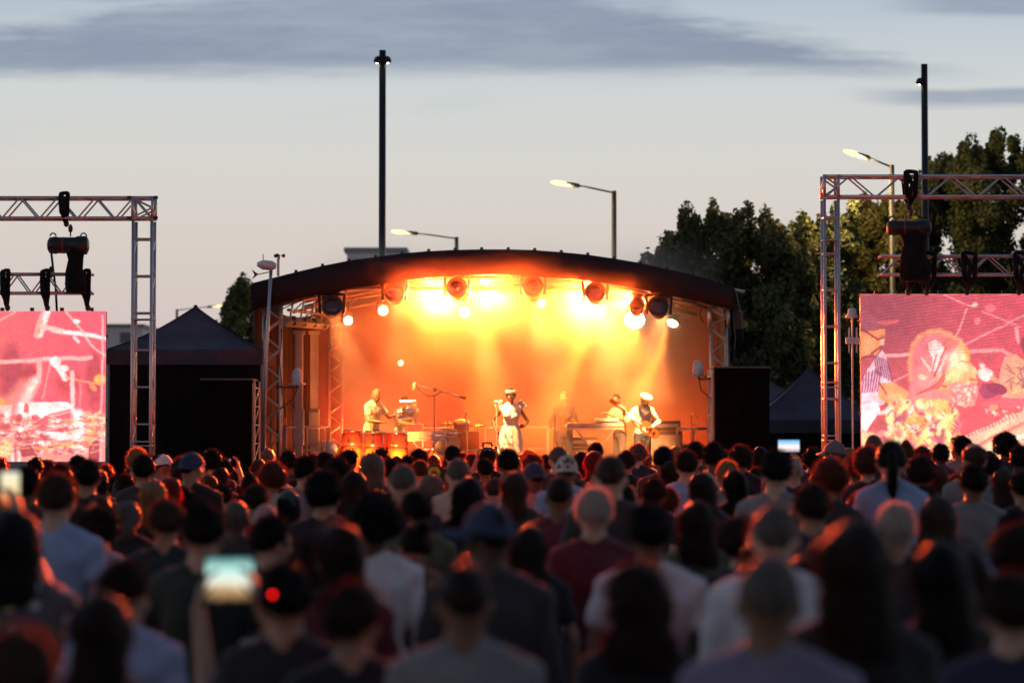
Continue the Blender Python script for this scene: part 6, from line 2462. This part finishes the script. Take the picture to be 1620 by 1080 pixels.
_shoes = VAR['m0'].shoes()
HW = {'short': .185, 'crop': .168, 'bald': .158, 'curly': .215, 'afro': .265, 'long': .21, 'wavy': .275, 'pony': .178, 'bun': .18, 'bob': .22, 'balding': .178, 'locs': .215, 'spiky': .19}
HH = {'short': 1.785, 'crop': 1.765, 'bald': 1.757, 'curly': 1.80, 'afro': 1.83, 'long': 1.785, 'wavy': 1.80, 'pony': 1.77, 'bun': 1.82, 'bob': 1.785, 'balding': 1.765, 'locs': 1.79, 'spiky': 1.81}
HATH = {'cap': 1.783, 'capback': 1.783, 'visorside': 1.783, 'beanie': 1.80, 'bucket': 1.80, 'sunhat': 1.80}
HATW = {'cap': .19, 'capback': .19, 'visorside': .20, 'beanie': .19, 'bucket': .29, 'sunhat': .36}
HAT_M = {
    'navy': mat('hat_navy', (.02, .03, .07), .8, 0, .15, 10, .3, 60), 'white': mat('hat_white', (.60, .60, .62), .8, 0, .1, 10, .3, 60), 'beige': mat('hat_beige', (.48, .36, .27), .8, 0, .12, 20, .5, 80),
    'grey': mat('hat_grey', (.13, .13, .14), .8, 0, .15, 10, .3, 60), 'dark green': mat('hat_green', (.03, .055, .05), .85, 0, .2, 30, .5, 60), 'pink': mat('hat_pink', (.42, .22, .2), .8, 0, .15, 20, .4, 60), 'patterned': TM['patterned'],
}

# x, y of head top, head width in the photo; hair; hair colour; top; figure; hat (kind, colour)
C = [
    # nearest people
    (1352, 812, 128, 'long', 'dark brown', 'black', 'f0'), (1010, 884, 138, 'wavy', 'dark brown', 'black', 'f0'), (735, 886, 92, 'crop', 'dark brown', 'grey', 'm0'),
    (155, 930, 112, 'long', 'dark brown', 'charcoal', 'f1'), (1216, 872, 104, 'crop', 'grey', 'purple-grey', 'm0'), (1490, 848, 106, 'long', 'black', 'black', 'f0'),
    (1600, 900, 98, 'short', 'dark brown', 'navy', 'm0'), (453, 886, 92, 'short', 'black', 'black', 'phone'), (560, 915, 98, 'short', 'dark brown', 'black', 'm2'),
    (592, 774, 84, 'afro', 'black', 'white', 'm0'), (772, 786, 86, None, 'black', 'charcoal', 'm1', ('visorside', 'navy')), (535, 822, 90, 'long', 'dark brown', 'burgundy', 'f1'),
    (8, 852, 84, 'long', 'black', 'black', 'f0'), (32, 988, 96, 'short', 'brown', 'charcoal', 'm0'), (196, 884, 80, 'short', 'dark brown', 'pale blue', 'm2'),
    (1225, 792, 74, 'crop', 'grey', 'white', 'm0'), (1028, 792, 70, 'short', 'black', 'white', 'm0'), (971, 796, 50, 'short', 'dark brown', 'bright blue', 'm2'),
    (1103, 786, 64, 'long', 'dark brown', 'olive', 'f0'), (840, 826, 60, 'long', 'dark brown', 'black', 'f2'), (940, 768, 58, 'short', 'white', 'burgundy', 'm0'),
    (1608, 826, 84, 'curly', 'dark brown', 'grey', 'ff'), (1417, 792, 62, 'short', 'white', 'charcoal', 'm0'), (1487, 780, 60, 'long', 'brown', 'charcoal', 'f2'),
    # left, middle distance
    (90, 746, 57, 'short', 'brown', 'pale blue', 'm0'), (155, 796, 64, 'curly', 'black', 'pale blue', 'm1'), (206, 789, 52, 'bob', 'grey', 'black', 'f2'),
    (263, 787, 56, 'short', 'brown', 'dark green', 'm0'), (322, 790, 70, 'short', 'black', 'dark green', 'mf'), (372, 789, 44, 'crop', 'grey', 'charcoal', 'm0'),
    (428, 812, 62, 'short', 'black', 'black', 'm4'), (420, 792, 42, 'crop', 'grey', 'charcoal', 'm0', ('beanie', 'pink')), (457, 771, 38, 'long', 'black', 'black', 'f0', ('beanie', 'dark green')),
    (516, 742, 56, 'curly', 'black', 'black', 'm2'), (437, 742, 52, 'long', 'brown', 'charcoal', 'f0', ('bucket', 'beige')), (427, 728, 42, 'curly', 'auburn', 'beige', 'f1'),
    (226, 717, 34, 'short', 'black', 'charcoal', 'm0'), (303, 711, 38, 'short', 'black', 'black', 'm2', ('capback', 'navy')), (341, 709, 31, 'curly', 'black', 'navy', 'm0'),
    (256, 716, 27, 'short', 'black', 'grey', 'm4', ('cap', 'white')), (241, 756, 46, 'long', 'blonde', 'black', 'f0'), (270, 752, 42, 'long', 'red', 'red', 'f2'),
    (133, 724, 40, 'short', 'black', 'black', 'm0'), (160, 738, 36, 'long', 'black', 'black', 'f0'), (52, 736, 44, 'short', 'black', 'charcoal', 'm0'), (94, 731, 36, 'short', 'dark brown', 'black', 'm2'),
    (121, 719, 28, 'short', 'black', 'charcoal', 'm0'), (56, 722, 25, 'short', 'black', 'charcoal', 'm0'), (80, 726, 28, 'curly', 'dark brown', 'black', 'm0'), (157, 780, 42, 'bob', 'brown', 'navy', 'f1'),
    (125, 762, 36, 'curly', 'dark brown', 'black', 'ff'), (184, 752, 28, 'short', 'black', 'black', 'm0'), (203, 748, 30, 'short', 'dark brown', 'charcoal', 'f2'), (172, 733, 25, 'curly', 'auburn', 'black', 'f0'),
    (10, 745, 40, 'short', 'dark brown', 'charcoal', 'm0'), (2, 722, 36, 'wavy', 'auburn', 'black', 'f0'), (35, 770, 40, 'bob', 'dark brown', 'black', 'f0'),
    (331, 750, 32, 'bob', 'brown', 'black', 'f0'), (356, 764, 34, 'short', 'black', 'charcoal', 'm0'), (367, 737, 30, 'curly', 'dark brown', 'black', 'm1'), (398, 741, 30, 'bun', 'black', 'charcoal', 'f0'),
    (400, 763, 40, 'short', 'dark brown', 'red', 'm1'), (384, 780, 30, 'short', 'black', 'olive', 'm2'), (289, 770, 30, 'short', 'black', 'black', 'm0'),
    (424, 708, 24, 'bob', 'grey', 'dusty pink', 'f0'), (451, 711, 27, 'short', 'black', 'charcoal', 'm0'), (480, 720, 34, 'short', 'black', 'grey', 'm4'), (498, 717, 24, 'short', 'dark brown', 'black', 'm0'),
    (516, 714, 26, 'short', 'black', 'black', 'm0'), (538, 722, 38, 'curly', 'black', 'charcoal', 'm0'), (555, 708, 25, 'spiky', 'black', 'black', 'm2'), (587, 713, 40, 'locs', 'grey', 'black', 'm0'),
    (562, 741, 46, 'long', 'dark brown', 'black', 'f2'), (629, 732, 42, 'crop', 'grey', 'charcoal', 'm0'), (620, 722, 32, 'short', 'black', 'black', 'm1'), (646, 719, 24, 'short', 'black', 'charcoal', 'm0'),
    (668, 726, 26, 'short', 'brown', 'beige', 'f0'), (690, 733, 34, 'pony', 'black', 'black', 'f0'), (686, 748, 46, 'bob', 'grey', 'beige', 'f2'), (723, 722, 36, 'crop', 'grey', 'beige', 'm0'),
    (740, 750, 52, 'long', 'black', 'black', 'f0'), (785, 754, 32, 'crop', 'brown', 'white', 'm0'), (660, 772, 50, 'short', 'black', 'olive', 'm1'), (697, 776, 42, 'bob', 'dark brown', 'grey', 'f0'),
    (718, 704, 23, 'short', 'black', 'charcoal', 'm0'), (733, 715, 24, 'curly', 'dark brown', 'black', 'm0'), (749, 716, 22, 'short', 'auburn', 'black', 'f0'), (770, 724, 26, 'short', 'black', 'black', 'm0'),
    (798, 708, 32, 'short', 'black', 'red', 'm0'), (655, 812, 58, 'bun', 'black', 'olive', 'f1'),
    # middle
    (843, 716, 30, 'curly', 'auburn', 'black', 'm0'), (884, 704, 28, 'crop', 'grey', 'charcoal', 'm0'), (896, 716, 36, 'crop', 'grey', 'pale blue', 'm0', ('capback', 'patterned')), (845, 727, 36, 'short', 'dark brown', 'dusty pink', 'm1', ('capback', 'navy')),
    (822, 742, 46, 'long', 'brown', 'charcoal', 'f0'), (877, 751, 46, 'crop', 'dark brown', 'burgundy', 'm0'), (942, 698, 22, 'short', 'black', 'burgundy', 'm0'), (945, 710, 32, 'long', 'red', 'red', 'f0'),
    (966, 717, 47, 'crop', 'brown', 'charcoal', 'm0'), (988, 711, 28, 'short', 'dark brown', 'black', 'm0'), (1006, 700, 26, 'curly', 'grey', 'navy', 'm0'), (1025, 713, 22, 'bob', 'brown', 'beige', 'f0'),
    (1045, 704, 30, 'short', 'black', 'charcoal', 'm0'), (1050, 720, 28, 'short', 'auburn', 'black', 'm1'), (1073, 704, 26, 'bob', 'blonde', 'beige', 'f0'), (1091, 711, 33, 'short', 'dark brown', 'pale blue', 'm0'),
    (1106, 697, 26, 'short', 'black', 'charcoal', 'm0'), (1136, 697, 31, 'short', 'black', 'beige', 'm2'), (1175, 702, 33, 'curly', 'dark brown', 'black', 'm0'), (1062, 726, 34, 'long', 'dark brown', 'black', 'f0'),
    (947, 739, 52, 'bob', 'blonde', 'dusty pink', 'f1'), (1030, 754, 40, 'short', 'dark brown', 'charcoal', 'm2'), (1058, 770, 42, 'curly', 'auburn', 'beige', 'f2'), (1112, 744, 46, 'long', 'dark brown', 'charcoal', 'f0'),
    (1158, 726, 34, 'short', 'blonde', 'grey', 'm0'), (1164, 740, 44, 'long', 'black', 'black', 'f1'), (908, 745, 26, 'short', 'auburn', 'black', 'm0'), (990, 750, 28, 'short', 'black', 'black', 'm0'),
    (1128, 762, 30, 'bob', 'brown', 'dusty pink', 'f0'), (912, 764, 26, 'short', 'black', 'bright blue', 'm0'), (862, 718, 22, 'short', 'dark brown', 'black', 'm0'), (912, 724, 24, 'long', 'auburn', 'black', 'f2'),
    (1199, 704, 28, 'long', 'black', 'charcoal', 'f0'),
    # right
    (1223, 709, 45, 'short', 'black', 'grey', 'm0'), (1257, 722, 30, 'crop', 'white', 'navy', 'phone'), (1289, 706, 30, 'curly', 'black', 'black', 'm0'), (1323, 693, 30, 'short', 'grey', 'charcoal', 'm3', ('cap', 'grey')),
    (1343, 706, 28, 'bob', 'blonde', 'beige', 'f0'), (1312, 722, 52, 'curly', 'auburn', 'charcoal', 'f1'), (1352, 716, 34, 'short', 'dark brown', 'black', 'm0'), (1378, 704, 40, 'curly', 'auburn', 'black', 'f0'),
    (1389, 686, 27, 'bald', 'black', 'charcoal', 'm0'), (1413, 694, 42, 'pony', 'black', 'pale blue', 'f0'), (1437, 692, 24, 'bun', 'brown', 'dusty pink', 'f0'), (1459, 704, 28, 'curly', 'auburn', 'black', 'm0'),
    (1454, 719, 42, 'curly', 'dark brown', 'black', 'm0'), (1486, 731, 36, 'long', 'auburn', 'black', 'f0'), (1483, 700, 25, 'short', 'black', 'burgundy', 'm0'), (1517, 687, 28, 'curly', 'black', 'grey', 'm3'),
    (1544, 698, 36, 'balding', 'brown', 'grey', 'm0'), (1572, 719, 30, 'short', 'black', 'black', 'm0'), (1592, 682, 34, 'afro', 'black', 'navy', 'm0'), (1615, 702, 30, 'short', 'black', 'black', 'm0'),
    (1533, 731, 42, 'short', 'black', 'grey', 'm0'), (1592, 737, 44, 'long', 'brown', 'black', 'f0'), (1568, 741, 28, 'short', 'dark brown', 'charcoal', 'm1'), (1618, 742, 40, 'short', 'black', 'charcoal', 'm0'),
    (1285, 761, 56, 'short', 'dark brown', 'navy', 'm0'), (1359, 772, 38, 'bun', 'auburn', 'black', 'f0'), (1404, 772, 48, 'bob', 'brown', 'navy', 'f0'), (1463, 766, 50, 'curly', 'black', 'charcoal', 'm0'),
    (1603, 806, 40, 'short', 'black', 'pale blue', 'm0'), (1515, 752, 34, 'long', 'black', 'black', 'f1'), (1333, 742, 32, 'short', 'black', 'beige', 'm2'), (1420, 716, 26, 'short', 'brown', 'charcoal', 'm0'),
    (1242, 744, 30, 'bob', 'auburn', 'black', 'f0'), (1200, 738, 30, 'curly', 'dark brown', 'black', 'm2'), (1388, 722, 30, 'curly', 'dark brown', 'burgundy', 'f0'), (1547, 780, 40, 'long', 'black', 'black', 'f2'),
]
prng = random.Random(21)
placed = []
people = []


def free(x, y, r=.44):
    return all((x - a) ** 2 * 1.0 + (y - b) ** 2 * 1.3 > (r * (1 if min(y, b) > 8 else .9)) ** 2 for a, b in placed)


def height_of(h, hat):
    return HATH[hat[0]] if hat else HH[h]


for e in sorted(C, key=lambda q: -q[1]):
    x, yt, w, hair, hc, top, fg = e[:7]
    hat = e[7] if len(e) > 7 else None
    wm = HATW[hat[0]] if hat else HW[hair]
    h0 = height_of(hair, hat) if (hat or hair) else 1.77
    d_est = F * wm / w
    best = None
    for k in range(90):
        d = d_est * (1 + .012 * ((k + 1) // 2) * (1 if k % 2 else -1))
        if not 4.2 < d < 43.2:
            continue
        p = P(x, yt, d)
        sc = p.z / h0
        tgt = .95 if fg[0] == 'f' else 1.0
        cost = abs(math.log(d / d_est)) * 2.2 + abs(sc - tgt) * 9 + (6 if not .86 < sc < 1.13 else 0)
        if not free(p.x, d):
            cost += 40
        if best is None or cost < best[0]:
            best = (cost, d, p, sc)
    cost, d, p, sc = best
    placed.append((p.x, d))
    people.append(dict(x=p.x, y=d, sc=sc, px=x, py=yt, hair=hair, hc=hc, top=top, fg=fg, hat=hat, src=1))

# people between them, back to the front rail of the stage
hairs = ['short'] * 10 + ['curly'] * 5 + ['long'] * 6 + ['crop'] + ['pony', 'bun', 'bob', 'bob', 'balding', 'wavy', 'afro', 'spiky']
hcols = ['black'] * 7 + ['dark brown'] * 6 + ['brown'] * 4 + ['auburn'] * 2 + ['grey'] * 2 + ['blonde']


def covers(px, yt, d):
    """would a head here hide the head (or a telling shirt) of somebody placed from the photograph?"""
    hw = F * .10 / d
    for e_ in people:
        if not e_['src'] or e_['y'] <= d:
            continue
        if abs(e_['px'] - px) < F * .10 / e_['y'] + hw:
            drop = .27
            if e_['py'] > 738 and e_['top'] in ('white', 'pale blue', 'burgundy', 'bright blue'):
                drop = .45
            if yt < e_['py'] + drop * F / e_['y']:
                return True
    return False


def filler(d):
    px = prng.uniform(-15, 1635)
    hair = prng.choice(hairs)
    hc = prng.choice(hcols)
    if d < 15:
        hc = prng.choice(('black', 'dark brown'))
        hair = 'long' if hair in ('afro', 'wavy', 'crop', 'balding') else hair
    fem = hair in ('long', 'pony', 'bun', 'bob', 'wavy')
    h = prng.gauss(1.66 if fem else 1.76, .06)
    sc = h / HH[hair]
    X = (px - 810) / F * d
    if not free(X, d, .5 if d > 24 else .39):
        return False
    yt = 684 - (h - CZ) / d * F
    if yt < (704 if not (1200 < px < 1640) else 692):
        return False
    if d < 12 and 285 < px < 440 and yt < 985:
        return False
    if d < 27 and covers(px, yt, d):
        return False
    placed.append((X, d))
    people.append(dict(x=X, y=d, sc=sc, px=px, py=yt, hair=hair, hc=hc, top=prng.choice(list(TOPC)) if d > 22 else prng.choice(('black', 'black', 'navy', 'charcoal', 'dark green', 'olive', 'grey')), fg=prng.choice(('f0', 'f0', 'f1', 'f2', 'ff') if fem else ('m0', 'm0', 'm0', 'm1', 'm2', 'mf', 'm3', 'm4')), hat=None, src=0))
    return True


NMAX = 291 - len(C)
fill_n = 0
for _ in range(6000):
    if fill_n < 95:
        fill_n += filler(8.5 + 17.5 * prng.random())
for _ in range(6000):
    if fill_n < NMAX:
        fill_n += filler(43.0 - 16 * prng.random() ** 1.3)

LM = [(-99, 60, 'below the drumstick close-up'), (60, 125, 'below the screen boom arm'), (125, 170, 'by the drum screen edge'), (170, 210, 'between drum screen and truss'),
      (210, 250, 'before the wide truss tower'), (250, 318, 'before the large gazebo'), (318, 405, 'before the gazebo speaker stack'), (405, 450, 'before the weather-station tower'), (450, 505, 'before the pale wing posts'),
      (505, 545, 'before the small bottle table'), (545, 590, 'before the first conga'), (590, 642, 'before the brightest conga'), (642, 700, 'before the boom stand'), (700, 770, 'before the red drum kit'),
      (770, 850, 'before the lead singer'), (850, 925, 'before the dark-clad musician'), (925, 995, 'before the long keyboard'), (995, 1050, 'before the white-capped guitarist'), (1050, 1125, 'before the trombone'),
      (1125, 1218, 'before the trombone speaker stack'), (1218, 1296, 'before the pale-seamed gazebo'), (1296, 1362, 'before the slim truss tower'), (1362, 1430, 'below the striped screen shirt'),
      (1430, 1530, 'below the bearded screen face'), (1530, 1700, 'below the screen drum rim')]
HP = {'crop': 'close-cropped {} hair', 'short': 'short {} hair', 'curly': 'curly {} hair', 'afro': 'full round {} hair', 'long': 'long straight {} hair', 'wavy': 'long wavy {} hair', 'pony': '{} ponytail', 'bun': '{} hair in a bun',
      'bob': 'shoulder-length {} hair', 'balding': '{} hair thinning on top', 'locs': '{} locs', 'spiky': 'spiky {} hair', 'bald': 'a shaved head'}
HTP = {'cap': '{} cap', 'capback': '{} cap', 'visorside': '{} cap', 'beanie': '{} beanie', 'bucket': '{} brimmed hat', 'sunhat': '{} sun hat'}
groups = {}
for q in people:
    if q['hat']:
        hp = 'person in ' + HTP[q['hat'][0]].format(q['hat'][1])
    else:
        hp = 'person with ' + HP[q['hair']].format(q['hc'])
    lm = [s for a, b, s in LM if a <= q['px'] < b][0]
    show_top = q['y'] < 17
    if show_top:
        hp += ' and {} top'.format(q['top'])
    q['hp'], q['lm'] = hp, lm
    groups.setdefault((hp, lm), []).append(q)
ORD = ['nearest the stage'] + [k + ' from stage' for k in ('second', 'third', 'fourth', 'fifth', 'sixth', 'seventh', 'eighth')]
for (hp, lm), L_ in groups.items():
    L_.sort(key=lambda q: -q['y'])
    for i, q in enumerate(L_):
        q['label'] = hp + ', ' + lm + ('' if len(L_) == 1 else ', ' + (ORD[i] if i < len(ORD) else 'last from stage'))

for q in people:
    while len(q['label'].split()) > 16 and ' the ' in q['label']:
        q['label'] = q['label'].replace(' the ', ' ', 1)
    if len(q['label'].split()) > 16:
        q['label'] = q['label'].replace('long straight ', 'straight ').replace('close-cropped ', 'cropped ').replace(' hair thinning on top', ' thinning hair').replace(', nearest stage', ', nearest').replace(' from stage', '').replace('weather-station tower', 'weather-station').replace('gazebo speaker stack', 'gazebo speaker')
for i, q in enumerate(people):
    f_ = VAR[q['fg']]
    fem = q['fg'][0] == 'f' or q['fg'] == 'raise'
    sleeve = 'long' if (i * 7) % 5 < 2 or q['top'] in ('pale blue', 'purple-grey') else 'short'
    if q['top'] == 'pale blue' and i % 2:
        sleeve = 'short'
    bme, sme, tme = variant(q['fg'], sleeve)
    rz = -math.atan2(q['x'] - 0, 60 - q['y'] + 8) * 0 + math.atan2(-(q['x'] - S0.x) * -1, 60) * -.0 + prng.uniform(-.16, .16)
    t = thing('person', q['label'], 'person', (q['x'], q['y'], 0), rz, 'crowd watching the concert')
    if q['y'] > 14 and not q['hat']:
        t.rotation_euler = (prng.uniform(-.02, .015), prng.uniform(-.022, .022), rz)
    t.scale = (q['sc'],) * 3
    skin = prng.choice(['deep', 'brown', 'brown', 'tan', 'light', 'light'])
    if q['hc'] in ('blonde', 'auburn', 'white') or (q['hc'] == 'brown'):
        skin = prng.choice(['light', 'tan'])
    if q['hair'] in ('afro', 'locs', 'bald'):
        skin = 'deep'
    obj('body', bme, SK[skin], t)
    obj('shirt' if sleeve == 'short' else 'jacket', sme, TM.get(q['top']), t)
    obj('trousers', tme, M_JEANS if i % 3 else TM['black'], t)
    if q['y'] < 9:
        obj('shoes', _shoes, M_SHOE, t)
    hat = q['hat']
    hk = q['hair']
    if hat and hk not in ('long',):
        hk = 'crop'
    if hk and hk != 'bald':
        seed = i % 3 if hk in ('short', 'curly', 'long', 'crop') else i % 2
        add_hair(t, f_, (hk, seed), q['hc'])
        hr = t.children[-1]
        hr.scale = [hr.scale[0] * prng.uniform(.95, 1.07), hr.scale[1], hr.scale[2] * prng.uniform(.98, 1.05)]
    if hat:
        add_hair(t, f_, None, None, hat[0], HAT_M[hat[1]])
    q['root'] = t


def near(px, py):
    return min(people, key=lambda q: abs(q['px'] - px) + abs(q['py'] - py))


# headphones / sunglasses pushed up on one head
q = near(1112, 744)
gl = MB()
for s in (-1, 1):
    gl.ell((s * .038, .052, .112), (.030, .022, .010))
gl.tube([(-.085, -.02, .06), (-.06, .05, .105), (.06, .05, .105), (.085, -.02, .06)], .005, 5)
o = obj('sunglasses', gl, M_BLACK, q['root'])
o.matrix_local = VAR[q['fg']].H
q = near(690, 733)
fl_ = MB()
for k in range(7):
    a_ = k * 2 * PI / 7
    fl_.ell((.03 * math.cos(a_), -.10, .06 + .03 * math.sin(a_)), (.022, .012, .022), seg=8, rings=6)
o = obj('flower_clip', fl_, mat('yellow_petal', (.75, .38, .03), .6), q['root'])
o.matrix_local = VAR[q['fg']].H
q['root']['label'] = 'person with black ponytail and a yellow flower clip, before the boom microphone stand'
q = near(592, 774)
q['root']['label'] = 'tall person with full round black hair and plain white t-shirt, before the congas'


# ------------------------------------------------------------------ phones held over the crowd
def phone_mat(name, stops, strength, axis=2):
    m = bpy.data.materials.new(name)
    m.use_nodes = True
    T = NT(m.node_tree)
    out = T.n('ShaderNodeOutputMaterial')
    e = T.n('ShaderNodeEmission')
    t_ = T.n('ShaderNodeTexCoord')
    sp = T.n('ShaderNodeSeparateXYZ')
    T.l(t_.outputs['Generated'], sp.inputs[0])
    nf = T.noise(t_.outputs['Generated'], 5, 3, .6)
    v_ = T.m('ADD', sp.outputs[axis], T.m('MULTIPLY', T.m('SUBTRACT', nf, .5), .3))
    T.l(T.ramp(v_, stops), e.inputs[0])
    e.inputs[1].default_value = strength
    T.l(e.outputs[0], out.inputs[0])
    return m


TEAL = phone_mat('phone_view_teal', [(0, lin(70, 55, 45)), (.22, lin(190, 150, 100)), (.45, lin(250, 245, 225)), (.7, lin(200, 250, 240)), (1, lin(40, 110, 115))], 1.0)
WARMP = phone_mat('phone_view_warm', [(0, lin(90, 40, 30)), (.25, lin(250, 120, 60)), (.5, lin(255, 225, 170)), (1, lin(240, 240, 215))], 1.1)
BLUEP = phone_mat('phone_view_blue', [(0, lin(120, 130, 150)), (.4, lin(255, 230, 220)), (.75, lin(150, 200, 245)), (1, lin(90, 150, 210))], 1.3)
M_SKINH = SK['tan']


def phone(label, x, y, Y, w, h, m, rz=0.0, roll=0.0):
    c = P(x, y, Y)
    t = thing('phone', label, 'phone', c, rz)
    t.rotation_euler = (0, roll, rz)
    obj('case', MB().box((0, .006, 0), (w, .009, h), bev=.004), M_BLACK, t)
    obj('screen', MB().box((0, -.0003, 0), (w * .93, .002, h * .95)), m, t)
    return t


def holder(label, x, ytop, Y, hair, hc, top, ph_local, key, arms, sc, fg_yaw=0):
    """person whose raised hands meet the phone"""
    f_ = Fig(arms=arms, yaw=fg_yaw)
    c = P(x, ytop, Y)
    t = thing('person', label, 'person', (c.x, Y, 0), 0, 'crowd watching the concert')
    t.scale = (sc,) * 3
    obj('body', f_.body(.009), SK['tan'], t)
    obj('shirt', f_.shirt('short'), TM[top], t)
    obj('trousers', f_.trousers(), M_JEANS, t)
    obj('shoes', _shoes, M_SHOE, t)
    add_hair(t, f_, (hair, 0), hc)
    return t


# big near phone, held out by the black-haired person beside it
q = near(453, 886)
old = q['root']
for ch in list(old.children):
    bpy.data.objects.remove(ch)
bpy.data.objects.remove(old)
Yh = q['y']
pc = P(363, 916, Yh + .42)
loc = Vector((q['x'], Yh, 0))
s_ = q['sc']
lp = (pc - loc) / s_
wph = P(404, 916, Yh + .42).x - P(322, 916, Yh + .42).x
hw_ = wph / 2 / s_
arms = [((lp.x - .03, .16, 1.18), (lp.x - hw_ * .95 - .01, .37, lp.z - .10), (.15, .15, 1), (1, .2, 0), .5), ((.10, .26, 1.22), (lp.x + hw_ * .95 + .03, .38, lp.z - .09), (-.2, .15, 1), (-1, .2, 0), .5)]
holder('person in black filming with a large glowing phone held out at one side', q['px'], q['py'], Yh, 'short', 'black', 'black', lp, 'a', arms, s_)
phone('large blurred phone lit teal and cream, nearest to the camera', 363, 916, Yh + .42, wph * .98, wph * .88, TEAL)

o = obj('red_indicator', MB().ell(P(431, 940, Yh - .2), .006), emit('red_led', (1, .008, .008), 6), None)
hp_ = [k for k in COL.objects if k.get('label', '').startswith('person in black filming')][0]
o.parent = hp_
bpy.context.view_layer.update()
o.matrix_parent_inverse = hp_.matrix_world.inverted()

# upright phone at the frame edge and its raised arm
Yh = 9.0
pc = P(16, 776, Yh + .35)
xh = P(22, 800, Yh).x
s_ = .98
lp = (pc - Vector((xh, Yh, 0))) / s_
arms = [((-.25, .05, 1.16), (-.16, .25, 1.05), (.5, .6, .2), (1, 0, 0), .6), ((lp.x + .17, .18, lp.z - .38), (lp.x + .035, .33, lp.z - .11), (-.15, .1, 1), (-1, .3, 0), .7)]
holder('person in patterned top raising an upright phone at the edge of the crowd', 22, 830, Yh, 'long', 'black', 'floral', lp, 'b', arms, s_)
phone('small upright phone glowing cream and orange at the edge of the crowd', 16, 776, Yh + .35, .075, .15, WARMP)

# small landscape phone before the slim truss tower
q = near(1257, 722)
Yp = q['y'] + .35 * q['sc']
phone('small phone with bluish screen raised before the pale-seamed gazebo', 1248, 705, Yp, (36 / F) * Yp, (20 / F) * Yp, BLUEP)
pr = people[0]
# tiny lit camera screens far in the crowd
for x, y, Y, w, h, m, lb in ((360, 729, 27, .07, .045, BLUEP, 'tiny camera screen raised before the speaker stack by the gazebo'), (983, 776, 19, .05, .085, WARMP, 'small amber phone screen glowing before the long keyboard'), (771, 715, 31, .10, .07, BLUEP, 'camera screen raised on a black rig before the lead singer')):
    ph = phone(lb, x, y, Y, w, h, m)
    cz = P(x, y, Y)
    f_ = VAR['phone']
    # its owner stands right behind it, hands at the phone
    hgt = cz.z / 1.74
    hgt = max(.86, min(1.05, hgt))
    bme, sme, tme = variant('phone', 'short')
    t = thing('person', {360: 'short person with black hair holding up the tiny camera before the speaker stack', 983: 'short person holding the amber phone before the long keyboard', 771: 'person lifting the black camera rig before the lead singer'}[x], 'person', (cz.x, Y - .36 * hgt, 0), 0, 'crowd watching the concert')
    t.scale = (hgt,) * 3
    obj('body', bme, SK['tan'], t)
    obj('shirt', sme, TM['black'], t)
    obj('trousers', tme, M_JEANS, t)
    add_hair(t, f_, ('short', 1), 'black')
# black rig round the far camera
c = P(771, 714, 31.05)
t = thing('video_camera', 'black video camera rig raised over heads before the lead singer', 'camera', c)
obj('camera_body', MB().box((0, .06, 0), (.16, .12, .12), bev=.02), M_BLACK, t)
obj('lens_barrel', MB().lathe([(.04, 0), (.045, .1), (.05, .12)], 14, Matrix.Rotation(-PI / 2, 4, 'X') @ Matrix.Translation((0, 0, .1))), M_BLACK, t, smooth=True)
obj('top_handle', MB().tube([(-.06, .06, .06), (-.05, .06, .11), (.05, .06, .11), (.06, .06, .06)], .014, 6), M_BLACK, t, smooth=True)
obj('side_grip', MB().caps((.11, .05, -.04), (.11, .05, .05), .024, .02), M_BLACK, t, smooth=True)

# a bare raised hand before the large gazebo
f_ = VAR['raise']
bme, sme, tme = variant('raise', 'short')
c = P(326, 712, 26.5)
s_ = .93
t = thing('person', 'short person raising one open hand beside the navy cap, before the large gazebo', 'person', (c.x + .2 * s_, 26.3, 0), 0, 'crowd watching the concert')
t.scale = (s_,) * 3
obj('body', bme, SK['light'], t)
obj('shirt', sme, TM['charcoal'], t)
obj('trousers', tme, M_JEANS, t)
add_hair(t, f_, ('long', 1), 'dark brown')
